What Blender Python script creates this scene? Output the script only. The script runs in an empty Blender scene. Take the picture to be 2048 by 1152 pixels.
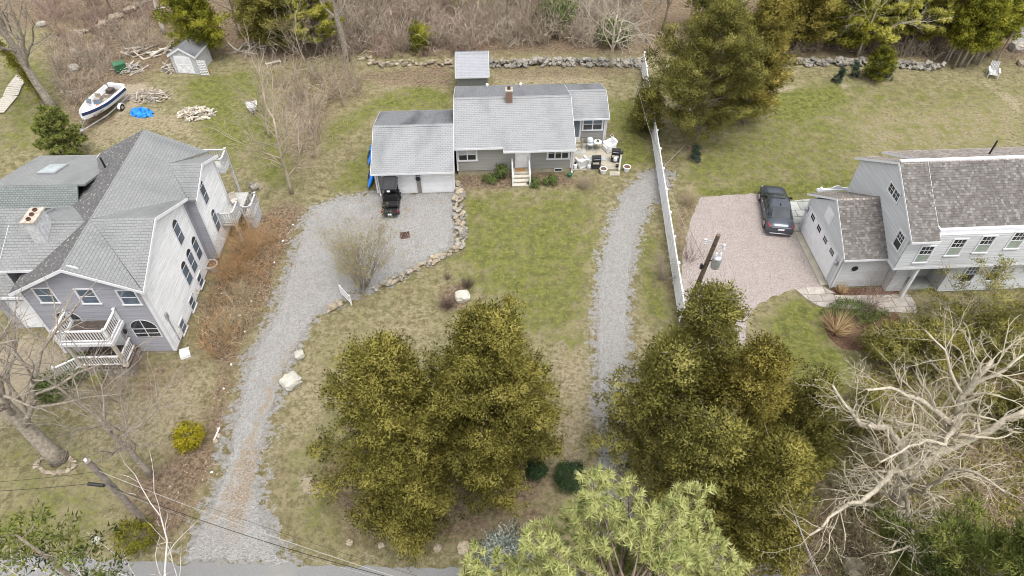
import bpy, math, random
import numpy as np
from mathutils import Vector, Matrix

# ------------------------------------------------------------------ camera, world, sun, exposure
SC = bpy.context.scene
COL = SC.collection
CAM_H, CAM_DEP, LENS = 32.0, 46.8, 24.0
cam_d = bpy.data.cameras.new('camera'); cam_d.lens = LENS; cam_d.sensor_width = 36.0
cam_d.clip_start = 0.5; cam_d.clip_end = 3000
cam = bpy.data.objects.new('camera', cam_d); COL.objects.link(cam)
cam.location = (0, 0, CAM_H); cam.rotation_euler = (math.radians(90 - CAM_DEP), 0, 0)
SC.camera = cam

SUN_EL, SUN_AZ = 72.0, 150.0       # azimuth clockwise from +Y (north): a veiled sun high behind the camera
world = bpy.data.worlds.new('World'); SC.world = world; world.use_nodes = True
wn = world.node_tree.nodes; wl = world.node_tree.links
for n in list(wn): wn.remove(n)
w_out = wn.new('ShaderNodeOutputWorld'); w_bg = wn.new('ShaderNodeBackground')
w_sky = wn.new('ShaderNodeTexSky'); w_sky.sky_type = 'NISHITA'; w_sky.sun_disc = False
w_sky.sun_elevation = math.radians(SUN_EL); w_sky.sun_rotation = math.radians(SUN_AZ)
w_sky.air_density = 1.0; w_sky.dust_density = 2.0; w_sky.ozone_density = 1.0
w_hs = wn.new('ShaderNodeHueSaturation'); w_hs.inputs['Saturation'].default_value = 0.12   # an overcast, nearly white sky
wl.new(w_sky.outputs[0], w_hs.inputs['Color']); wl.new(w_hs.outputs[0], w_bg.inputs['Color'])
w_bg.inputs['Strength'].default_value = 0.15
wl.new(w_bg.outputs[0], w_out.inputs['Surface'])
sun_d = bpy.data.lights.new('sun', 'SUN'); sun_d.energy = 1.2; sun_d.angle = math.radians(24); sun_d.color = (1.0, 0.96, 0.9)
sun = bpy.data.objects.new('sun', sun_d); COL.objects.link(sun)
_e, _a = math.radians(SUN_EL), math.radians(SUN_AZ)
_sd = Vector((math.sin(_a) * math.cos(_e), math.cos(_a) * math.cos(_e), math.sin(_e)))
sun.rotation_euler = _sd.to_track_quat('Z', 'Y').to_euler(); sun.location = _sd * 120
SC.view_settings.view_transform = 'Standard'; SC.view_settings.look = 'None'
SC.view_settings.exposure = 1.3; SC.view_settings.gamma = 1.0; SC.view_settings.use_curve_mapping = False
SC.render.engine = 'CYCLES'
SC.cycles.pixel_filter_type = 'BLACKMAN_HARRIS'; SC.cycles.filter_width = 1.0
SC.cycles.use_denoising = True; SC.cycles.denoising_input_passes = 'RGB_ALBEDO_NORMAL'; SC.cycles.denoising_prefilter = 'ACCURATE'
SC.cycles.max_bounces = 5; SC.cycles.diffuse_bounces = 2; SC.cycles.glossy_bounces = 2; SC.cycles.transmission_bounces = 3; SC.cycles.transparent_max_bounces = 6

# ------------------------------------------------------------------ pixel -> place
_F = 2048 * LENS / 36.0
_c, _s = math.cos(math.radians(CAM_DEP)), math.sin(math.radians(CAM_DEP))
def ray(u, v):
    x, y = (u - 1024) / _F, (v - 576) / _F
    return np.array([x, _c - y * _s, -_s - y * _c])
def P(u, v, z=0.0):
    r = ray(u, v); t = (z - CAM_H) / r[2]
    return np.array([r[0] * t, r[1] * t, z])
def P2(pts, z=0.0): return [P(u, v, z)[:2] for u, v in pts]
class Frame:
    """local frame of a house: origin on the ground and a turn about z"""
    def __init__(s, o, rz): s.o = np.array([o[0], o[1], 0.0]); s.a = math.radians(rz); s.c, s.s = math.cos(s.a), math.sin(s.a)
    def loc(s, p):
        d = np.array(p) - s.o; return np.array([d[0] * s.c + d[1] * s.s, -d[0] * s.s + d[1] * s.c, d[2]])
    def wor(s, p): return np.array([s.o[0] + p[0] * s.c - p[1] * s.s, s.o[1] + p[0] * s.s + p[1] * s.c, p[2]])
    def on(s, u, v, axis, val):
        """where the ray of a pixel meets the local plane axis = val"""
        o = s.loc((0, 0, CAM_H)); r = ray(u, v); r = np.array([r[0] * s.c + r[1] * s.s, -r[0] * s.s + r[1] * s.c, r[2]])
        t = (val - o[axis]) / r[axis]; return o + r * t

# ------------------------------------------------------------------ mesh collector
def nrm(v):
    v = np.asarray(v, float); n = np.linalg.norm(v); return v / n if n > 1e-9 else np.array([0, 0, 1.0])
def set_uv(me):
    n = len(me.polygons)
    if n == 0 or len(me.loops) > 400000: return
    uv = me.uv_layers.new(name='UVMap'); co = [v.co for v in me.vertices]
    for p in me.polygons:
        N = p.normal
        if abs(N.z) > 0.985: t = Vector((1, 0, 0))
        else: t = Vector((0, 0, 1)).cross(N).normalized()
        b = N.cross(t)
        for li in p.loop_indices:
            c = co[me.loops[li].vertex_index]; uv.data[li].uv = (c.dot(t), c.dot(b))
class MB:
    def __init__(s): s.v = []; s.f = []; s.m = []; s.k = 0
    def add(s, vs, fs):
        o = len(s.v); s.v += [tuple(map(float, p)) for p in vs]; s.f += [tuple(o + i for i in f) for f in fs]; s.m += [s.k] * len(fs); return s
    def mat(s, k): s.k = k; return s
    def box(s, c, d, rz=0.0, top=1.0):
        x, y, z = d[0] / 2, d[1] / 2, d[2] / 2; ca, sa = math.cos(rz), math.sin(rz); vs = []
        for zz, q in ((-z, 1.0), (z, top)):
            for a, b in ((-x, -y), (x, -y), (x, y), (-x, y)):
                a *= q; b *= q; vs.append((c[0] + a * ca - b * sa, c[1] + a * sa + b * ca, c[2] + zz))
        return s.add(vs, [(3, 2, 1, 0), (4, 5, 6, 7), (0, 1, 5, 4), (1, 2, 6, 5), (2, 3, 7, 6), (3, 0, 4, 7)])
    def span(s, a, b): return s.box([(a[i] + b[i]) / 2 for i in range(3)], [abs(b[i] - a[i]) for i in range(3)])
    def bf(s, f, u0, u1, v0, v1, w0, w1):
        vs = [f(u, v, w) for w in (w0, w1) for u, v in ((u0, v0), (u1, v0), (u1, v1), (u0, v1))]
        return s.add(vs, [(3, 2, 1, 0), (4, 5, 6, 7), (0, 1, 5, 4), (1, 2, 6, 5), (2, 3, 7, 6), (3, 0, 4, 7)])
    def pf(s, f, poly, w0, w1):
        n = len(poly); vs = [f(u, v, w0) for u, v in poly] + [f(u, v, w1) for u, v in poly]
        return s.add(vs, [tuple(range(n))[::-1], tuple(range(n, 2 * n))] + [(i, (i + 1) % n, n + (i + 1) % n, n + i) for i in range(n)])
    def prism(s, poly, z0, z1): return s.pf(lambda u, v, w: (u, v, w), poly, z0, z1)
    def cyl(s, p0, p1, r0, r1=None, n=8, caps=True):
        r1 = r0 if r1 is None else r1; p0, p1 = np.array(p0, float), np.array(p1, float); d = nrm(p1 - p0)
        a = nrm(np.cross(d, (0, 0, 1) if abs(d[2]) < .9 else (1, 0, 0))); b = np.cross(d, a); vs = []
        for p, r in ((p0, r0), (p1, r1)):
            for i in range(n):
                t = 2 * math.pi * i / n; vs.append(p + r * (a * math.cos(t) + b * math.sin(t)))
        fs = [(i, (i + 1) % n, n + (i + 1) % n, n + i) for i in range(n)]
        if caps: fs += [tuple(range(n))[::-1], tuple(range(n, 2 * n))]
        return s.add(vs, fs)
    def tube(s, path, rad, n=6, caps=True):
        path = [np.array(p, float) for p in path]; k = len(path); rad = [rad] * k if np.isscalar(rad) else list(rad); vs = []
        ref = None
        for i, p in enumerate(path):
            d = nrm(path[min(i + 1, k - 1)] - path[max(i - 1, 0)])
            if ref is None: ref = nrm(np.cross(d, (0, 0, 1) if abs(d[2]) < .9 else (1, 0, 0)))
            ref = nrm(ref - d * np.dot(ref, d)); b = np.cross(d, ref)
            for j in range(n):
                t = 2 * math.pi * j / n; vs.append(p + rad[i] * (ref * math.cos(t) + b * math.sin(t)))
        fs = [(i * n + j, i * n + (j + 1) % n, (i + 1) * n + (j + 1) % n, (i + 1) * n + j) for i in range(k - 1) for j in range(n)]
        if caps: fs += [tuple(range(n))[::-1], tuple(range((k - 1) * n, k * n))]
        return s.add(vs, fs)
    def lathe(s, c, prof, n=12, caps=True):
        vs = [(c[0] + r * math.cos(2 * math.pi * j / n), c[1] + r * math.sin(2 * math.pi * j / n), c[2] + z) for r, z in prof for j in range(n)]
        k = len(prof); fs = [(i * n + j, i * n + (j + 1) % n, (i + 1) * n + (j + 1) % n, (i + 1) * n + j) for i in range(k - 1) for j in range(n)]
        if caps: fs += [tuple(range(n))[::-1], tuple(range((k - 1) * n, k * n))]
        return s.add(vs, fs)
    def loft(s, rings, caps=True):
        n = len(rings[0]); k = len(rings); vs = [p for r in rings for p in r]
        fs = [(i * n + j, i * n + (j + 1) % n, (i + 1) * n + (j + 1) % n, (i + 1) * n + j) for i in range(k - 1) for j in range(n)]
        if caps: fs += [tuple(range(n))[::-1], tuple(range((k - 1) * n, k * n))]
        return s.add(vs, fs)
    def slab(s, pts, t):
        """a flat piece of roof: the outline pts, thickness t downwards"""
        p = [np.array(q, float) for q in pts]; n = len(p); vs = p + [q - np.array([0, 0, t]) for q in p]
        return s.add(vs, [tuple(range(n)), tuple(range(n, 2 * n))[::-1]] + [(i, n + i, n + (i + 1) % n, (i + 1) % n) for i in range(n)])
    def mesh(s, name, mats, smooth=False, fix=True):
        me = bpy.data.meshes.new(name); me.from_pydata(s.v, [], s.f); me.update()
        if fix:
            import bmesh
            bm = bmesh.new(); bm.from_mesh(me); bmesh.ops.recalc_face_normals(bm, faces=bm.faces); bm.to_mesh(me); bm.free()
        set_uv(me)
        for m in (mats if isinstance(mats, (list, tuple)) else [mats]): me.materials.append(m)
        if s.m and max(s.m) > 0: me.polygons.foreach_set('material_index', s.m)
        if smooth: me.polygons.foreach_set('use_smooth', [True] * len(me.polygons))
        return me
    def build(s, name, mats, parent=None, smooth=False, loc=None, fix=True):
        return link(name, s.mesh(name, mats, smooth, fix), parent, loc)
def link(name, data, parent=None, loc=None, rz=None, scale=None):
    o = bpy.data.objects.new(name, data); COL.objects.link(o)
    if parent is not None: o.parent = parent
    if loc is not None: o.location = tuple(float(q) for q in loc)
    if rz is not None: o.rotation_euler = (0, 0, rz)
    if scale is not None: o.scale = (scale,) * 3 if np.isscalar(scale) else scale
    return o
def tag(o, label=None, cat=None, group=None, kind=None):
    if label: o['label'] = label
    if cat: o['category'] = cat
    if group: o['group'] = group
    if kind: o['kind'] = kind
    return o
def thing(name, label, cat, loc=(0, 0, 0), rz=0.0, group=None):
    return tag(link(name, None, None, loc, math.radians(rz)), label, cat, group)
def dup(o, loc, rz=None, label=None, scale=None):
    c = o.copy(); COL.objects.link(c); c.location = tuple(float(q) for q in loc)
    if rz is not None: c.rotation_euler = (0, 0, rz)
    if scale is not None: c.scale = (scale,) * 3
    if label: c['label'] = label
    for ch in list(o.children):
        d = ch.copy(); COL.objects.link(d); d.parent = c
        for g in list(ch.children):
            e = g.copy(); COL.objects.link(e); e.parent = d
    return c
def fast_mesh(name, V, F, mats, face_attr=None, smooth=False, normals=None):
    V = np.asarray(V, np.float32); F = np.asarray(F, np.int32); k = F.shape[1]; me = bpy.data.meshes.new(name)
    me.vertices.add(len(V)); me.vertices.foreach_set('co', V.ravel())
    me.loops.add(F.size); me.loops.foreach_set('vertex_index', F.ravel())
    me.polygons.add(len(F)); me.polygons.foreach_set('loop_start', np.arange(0, F.size, k, dtype=np.int32))
    if face_attr is not None:
        a = me.attributes.new('tint', 'FLOAT', 'FACE'); a.data.foreach_set('value', np.asarray(face_attr, np.float32))
    for m in (mats if isinstance(mats, (list, tuple)) else [mats]): me.materials.append(m)
    if smooth: me.polygons.foreach_set('use_smooth', np.ones(len(F), bool))
    me.update(calc_edges=True)
    if normals is not None: me.normals_split_custom_set_from_vertices(normals.tolist())
    return me
def prisms(P0, P1, R0, R1, n=3):
    """open n-sided tapered sticks, all at once"""
    P0, P1 = np.asarray(P0, float), np.asarray(P1, float); N = len(P0); R0 = np.broadcast_to(np.asarray(R0, float), (N,)); R1 = np.broadcast_to(np.asarray(R1, float), (N,))
    D = P1 - P0; D = D / np.maximum(np.linalg.norm(D, axis=1, keepdims=True), 1e-9)
    ref = np.where(np.abs(D[:, 2:3]) < .9, np.array([[0, 0, 1.0]]), np.array([[1.0, 0, 0]]))
    A = np.cross(D, ref); A /= np.linalg.norm(A, axis=1, keepdims=True); B = np.cross(D, A)
    t = 2 * np.pi * np.arange(n) / n; dirs = A[:, None, :] * np.cos(t)[None, :, None] + B[:, None, :] * np.sin(t)[None, :, None]
    V = np.concatenate([P0[:, None, :] + dirs * R0[:, None, None], P1[:, None, :] + dirs * R1[:, None, None]], axis=1).reshape(-1, 3)
    j = np.arange(n); q = np.stack([j, (j + 1) % n, n + (j + 1) % n, n + j], 1)
    F = (np.arange(N)[:, None, None] * 2 * n + q[None]).reshape(-1, 4)
    return V, F

def tri(F): return np.concatenate([F[:, [0, 1, 2]], F[:, [0, 2, 3]]])
def blades(P0, P1, R0, rng):
    """hair-thin tapering twigs, one narrow face each"""
    D = P1 - P0; D = D / np.maximum(np.linalg.norm(D, axis=1, keepdims=True), 1e-9); S = np.cross(D, rng.normal(size=D.shape)); S /= np.linalg.norm(S, axis=1, keepdims=True) + 1e-9; S *= np.broadcast_to(np.asarray(R0, float), (len(P0),))[:, None] * 1.25
    V = np.stack([P0 - S, P0 + S, P1], 1).reshape(-1, 3); return V, np.arange(len(V)).reshape(-1, 3)
# ------------------------------------------------------------------ materials
class NT:
    def __init__(s, name):
        s.m = bpy.data.materials.new(name); s.m.use_nodes = True; s.t = s.m.node_tree; s.n = s.t.nodes; s.l = s.t.links
        s.b = s.n['Principled BSDF']; s.out = s.n['Material Output']
    def put(s, sock, val):
        if isinstance(val, bpy.types.NodeSocket): s.l.new(val, sock)
        elif val is not None:
            if hasattr(val, '__len__') and len(val) == 3 and sock.type == 'RGBA': val = (*val, 1)
            sock.default_value = val
    def coord(s, kind='Object', scale=(1, 1, 1)):
        c = s.n.new('ShaderNodeTexCoord'); 
        if tuple(scale) == (1, 1, 1): return c.outputs[kind]
        m = s.n.new('ShaderNodeMapping'); s.l.new(c.outputs[kind], m.inputs[0]); m.inputs['Scale'].default_value = scale; return m.outputs[0]
    def noise(s, sc=5.0, det=3.0, vec=None, rough=.55):
        n = s.n.new('ShaderNodeTexNoise'); n.inputs['Scale'].default_value = sc; n.inputs['Detail'].default_value = det; n.inputs['Roughness'].default_value = rough
        s.l.new(vec if vec is not None else s.coord(), n.inputs['Vector']); return n.outputs['Fac']
    def math(s, op, a, b=None, clamp=False):
        n = s.n.new('ShaderNodeMath'); n.operation = op; n.use_clamp = clamp; s.put(n.inputs[0], a)
        if b is not None: s.put(n.inputs[1], b)
        return n.outputs[0]
    def ramp(s, fac, stops):
        n = s.n.new('ShaderNodeValToRGB'); e = n.color_ramp.elements; s.l.new(fac, n.inputs[0])
        while len(e) < len(stops): e.new(0.5)
        for i, (p, c) in enumerate(stops):
            e[i].position = p; e[i].color = (*c, 1) if len(c) == 3 else c
        return n.outputs[0]
    def step(s, x, a, b):
        n = s.n.new('ShaderNodeMapRange'); n.interpolation_type = 'SMOOTHSTEP'; s.put(n.inputs[0], x); n.inputs[1].default_value = a; n.inputs[2].default_value = b; return n.outputs[0]
    def mix(s, fac, a, b, mode='MIX'):
        n = s.n.new('ShaderNodeMix'); n.data_type = 'RGBA'; n.blend_type = mode; s.put(n.inputs['Factor'], fac); s.put(n.inputs['A'], a); s.put(n.inputs['B'], b)
        return n.outputs['Result']
    def attr(s, name):
        n = s.n.new('ShaderNodeAttribute'); n.attribute_name = name; return n.outputs['Fac']
    def bump(s, h, dist=.02, st=1.0):
        n = s.n.new('ShaderNodeBump'); n.inputs['Distance'].default_value = dist; n.inputs['Strength'].default_value = st; s.l.new(h, n.inputs['Height'])
        s.l.new(n.outputs[0], s.b.inputs['Normal'])
    def done(s, col=None, rough=.8, metal=0.0, spec=.3):
        s.put(s.b.inputs['Base Color'], col); s.put(s.b.inputs['Roughness'], rough); s.b.inputs['Metallic'].default_value = metal
        s.b.inputs['Specular IOR Level'].default_value = spec; return s.m
def sc3(c, k): return tuple(min(1.0, q * k) for q in c)
def M(name, col, rough=.75, var=.12, scale=3.0, bump=0.0, bscale=30.0, metal=0.0, spec=.3, per_obj=0.0):
    t = NT(name); f = t.noise(scale, 4.0); c = t.mix(t.step(f, .3, .7), sc3(col, 1 - var), sc3(col, 1 + var))
    if per_obj:
        oi = t.n.new('ShaderNodeObjectInfo'); k = t.math('MULTIPLY_ADD', oi.outputs['Random'], 2 * per_obj); 
        k.node.inputs[2].default_value = 1 - per_obj
        hs = t.n.new('ShaderNodeHueSaturation'); t.l.new(c, hs.inputs['Color']); t.l.new(k, hs.inputs['Value']); c = hs.outputs[0]
    if bump: t.bump(t.noise(bscale, 4.0), bump)
    return t.done(c, rough, metal, spec)
def foliage_mat(name, cols, trans=.35, rough=.75):
    t = NT(name); c = t.ramp(t.attr('tint'), [(i / (len(cols) - 1), q) for i, q in enumerate(cols)])
    t.done(c, rough, 0, .15); tr = t.n.new('ShaderNodeBsdfTranslucent'); t.l.new(c, tr.inputs['Color'])
    mx = t.n.new('ShaderNodeMixShader'); mx.inputs[0].default_value = trans; t.l.new(t.b.outputs[0], mx.inputs[1]); t.l.new(tr.outputs[0], mx.inputs[2]); t.l.new(mx.outputs[0], t.out.inputs[0])
    return t.m
def shingle_mat(name, a, b, gap, w, h, stain=(.5, .5), stain_col=None, moss=None, contrast=1.0, bumpd=.02):
    t = NT(name); uv = t.coord('UV'); br = t.n.new('ShaderNodeTexBrick'); t.l.new(uv, br.inputs['Vector'])
    br.inputs['Scale'].default_value = 1.0; br.inputs['Brick Width'].default_value = w; br.inputs['Row Height'].default_value = h
    br.inputs['Mortar Size'].default_value = gap; br.inputs['Mortar Smooth'].default_value = .3; br.inputs['Bias'].default_value = 0.0
    br.offset = .5; t.put(br.inputs['Color1'], a); t.put(br.inputs['Color2'], b); t.put(br.inputs['Mortar'], sc3(a, .74))
    c = br.outputs['Color']
    big = t.noise(.45, 3.0, t.coord('UV', (1.0, .35, 1))); c = t.mix(t.math('MULTIPLY', t.step(big, .48, .75), stain[0]), c, stain_col or sc3(a, .5))
    fine = t.noise(9.0, 4.0, uv); c = t.mix(t.math('MULTIPLY', t.step(fine, .35, .75), stain[1]), c, sc3(b, 1.25))
    if moss: 
        ms = t.noise(5.0, 3.0, uv, .6); c = t.mix(t.math('MULTIPLY', t.step(ms, .60, .64), .8), c, moss)
    t.bump(t.math('SUBTRACT', 1.0, br.outputs['Fac']), bumpd)
    return t.done(c, .9, 0, .2)
# ------------------------------------------------------------------ palette
m_white = M('white_paint', (.74, .74, .755), .6, .05, 2.0)
m_trim = M('white_trim', (.64, .64, .67), .55, .06, 1.5)
m_greyw = M('weathered_white', (.45, .45, .46), .8, .2, 6.0)
m_conc = M('concrete', (.34, .31, .25), .9, .14, 1.6, .004, 40)
m_found = M('foundation', (.32, .29, .215), .9, .15, 2.5, .004, 30)
m_black = M('black_plastic', (.012, .012, .013), .45, .2, 4.0, spec=.5)
m_dark = M('dark_interior', (.02, .02, .022), .7, .3, 3.0)
m_steel = M('galvanised_steel', (.45, .46, .48), .4, .15, 6.0, metal=.6)
m_chrome = M('chrome', (.7, .7, .72), .15, .05, 2.0, metal=1.0)
m_wood = M('weathered_wood', (.30, .26, .21), .9, .25, 6.0, .005, 30)
m_palewood = M('pale_wood', (.46, .42, .36), .9, .2, 7.0, .005, 30)
m_pole = M('pole_wood', (.115, .085, .062), .9, .3, 5.0, .006, 25)
m_polegrey = M('pole_wood_grey', (.20, .17, .145), .9, .3, 5.0, .006, 25)
m_deckwood = M('grey_deck_boards', (.42, .42, .40), .85, .12, 5.0)
m_deckdark = M('brown_deck_boards', (.075, .06, .052), .9, .3, 5.0)
m_stone = M('field_stone', (.24, .22, .19), .9, .28, 4.0, .02, 12, per_obj=.32)
m_stone2 = M('tan_field_stone', (.28, .235, .175), .9, .3, 4.0, .02, 12, per_obj=.3)
m_boulder = M('pale_boulder', (.40, .385, .335), .9, .2, 2.0, .03, 9, per_obj=.1)
m_brick = M('chimney_brick', (.20, .13, .10), .9, .3, 9.0, .006, 30)
m_terra = M('clay_flue', (.42, .19, .10), .85, .2, 6.0)
m_blue = M('blue_kayak', (.008, .14, .52), .4, .12, 2.0, spec=.5)
m_tarp = M('blue_tarp', (.02, .20, .60), .5, .2, 3.0, .02, 8)
m_green = M('green_plastic', (.035, .12, .06), .5, .25, 2.0)
m_orange = M('orange_plastic', (.62, .13, .05), .6, .2, 4.0)
m_red = M('red_lens', (.30, .012, .018), .25, .2, 3.0, spec=.6)
m_glass = M('window_glass', (.09, .12, .16), .08, .3, .8, spec=.7)
m_glassd = M('dark_window_glass', (.03, .034, .038), .1, .4, .9, spec=.6)
m_blind = M('window_blind', (.42, .44, .43), .5, .1, 2.0)
m_curtain = M('green_shade', (.27, .31, .27), .5, .15, 2.0)
m_rust = M('rusty_iron', (.10, .055, .045), .9, .3, 9.0)
m_wire = M('black_wire', (.02, .02, .02), .6, .1, 1.0)
m_wirel = M('pale_wire', (.36, .345, .33), .6, .1, 1.0)
m_mulch = M('mulch', (.115, .068, .045), 1.0, .4, 9.0, .05, 14)
m_bluestone = M('bluestone_slab', (.33, .34, .32), .85, .14, 2.0, .004, 20, per_obj=.14)
m_flag = M('flagstone', (.31, .28, .25), .85, .16, 2.0, .004, 20, per_obj=.16)
m_bark = M('grey_bark', (.25, .215, .175), .95, .3, 6.0, .02, 14)
m_barkw = M('pale_bark', (.38, .335, .265), .95, .22, 5.0, .01, 14)
m_barkb = M('brown_bark', (.17, .13, .10), .95, .3, 6.0, .02, 14)
m_birch = M('white_branch_bark', (.55, .50, .46), .9, .2, 5.0)
m_twig = M('grey_twigs', (.33, .27, .208), .95, .25, .6)
m_twigd = M('dark_brown_twigs', (.16, .115, .085), .95, .3, .8)
m_twigr = M('reddish_twigs', (.28, .20, .165), .95, .3, .6)
m_twigo = M('orange_twigs', (.36, .225, .11), .95, .25, .8)
m_twigt = M('tan_twigs', (.38, .31, .20), .95, .25, .8)
m_twigy = M('olive_twigs', (.27, .25, .12), .95, .3, .8)
def siding_mat(name, col, wear=0.0, wearcol=(.5, .5, .5)):
    t = NT(name); f = t.noise(.8, 4.0, t.coord('UV', (.5, 1.6, 1))); c = t.mix(t.step(f, .3, .75), sc3(col, .93), sc3(col, 1.07)); f2 = t.noise(1.0, 2.0, t.coord('UV', (.25, 9.0, 1))); c = t.mix(t.step(f2, .35, .65), sc3(col, .84), c)
    if wear:
        g = t.noise(3.2, 6.0, t.coord('UV', (.3, 5.0, 1)), .75); c = t.mix(t.math('MULTIPLY', t.step(g, .5, .64), wear), c, wearcol); g2 = t.noise(1.4, 5.0, t.coord('UV', (.6, 7.0, 1)), .8); c = t.mix(t.math('MULTIPLY', t.step(g2, .56, .62), wear), c, sc3(wearcol, .75))
    return t.done(c, .7, 0, .25)
m_sid_main = siding_mat('grey_clapboard', (.285, .278, .255))
m_sid_left = siding_mat('lavender_clapboard', (.32, .322, .36), .2, (.40, .40, .42))
m_sid_worn = siding_mat('peeling_white_clapboard', (.78, .78, .785), .55, (.46, .455, .45))
m_sid_right = siding_mat('pale_grey_clapboard', (.53, .54, .55))
m_sid_shed = siding_mat('shed_board_siding', (.21, .215, .20))
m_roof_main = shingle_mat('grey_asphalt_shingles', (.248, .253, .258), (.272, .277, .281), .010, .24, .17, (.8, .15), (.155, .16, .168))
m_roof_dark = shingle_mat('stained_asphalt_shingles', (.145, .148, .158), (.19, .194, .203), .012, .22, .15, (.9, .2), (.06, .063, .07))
m_roof_left = shingle_mat('green_grey_shingles', (.19, .194, .193), (.218, .223, .221), .010, .3, .17, (.7, .2), (.115, .122, .125))
m_roof_moss = shingle_mat('dark_lichen_shingles', (.095, .093, .097), (.125, .122, .126), .010, .3, .16, (.4, .2), (.065, .065, .07), moss=(.40, .385, .28))
m_roof_scal = shingle_mat('scalloped_teal_shingles', (.155, .17, .166), (.195, .212, .206), .02, .2, .13, (.2, .15), (.17, .2, .2))
m_roof_shake = shingle_mat('cedar_shakes', (.14, .115, .10), (.34, .31, .285), .014, .2, .2, (.5, .25), (.10, .085, .075), bumpd=.04)
m_roof_shed = shingle_mat('shed_shingles', (.28, .288, .31), (.33, .338, .36), .012, .22, .15, (.4, .25), (.22, .22, .23))

# ------------------------------------------------------------------ ground with soft zones
def sdist(X, Y, poly):
    """signed distance, positive inside"""
    d = np.full(X.shape, 1e9); ins = np.zeros(X.shape, bool); n = len(poly)
    for i in range(n):
        x0, y0 = poly[i]; x1, y1 = poly[(i + 1) % n]; ex, ey = x1 - x0, y1 - y0
        t = np.clip(((X - x0) * ex + (Y - y0) * ey) / (ex * ex + ey * ey + 1e-12), 0, 1)
        d = np.minimum(d, (X - x0 - t * ex) ** 2 + (Y - y0 - t * ey) ** 2)
        c = ((y0 > Y) != (y1 > Y)); ins ^= c & (X < (ex) * (Y - y0) / (ey if abs(ey) > 1e-12 else 1e-12) + x0)
    d = np.sqrt(d); return np.where(ins, d, -d)
gx = np.concatenate([[-700, -300, -150, -90], np.arange(-62, 62.1, .4), [90, 150, 300, 700]])
gy = np.concatenate([[-500, -200, -60, -10], np.arange(2, 86.1, .4), [100, 150, 300, 800]])
GX, GY = np.meshgrid(gx, gy); GX = GX.ravel(); GY = GY.ravel()
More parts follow.
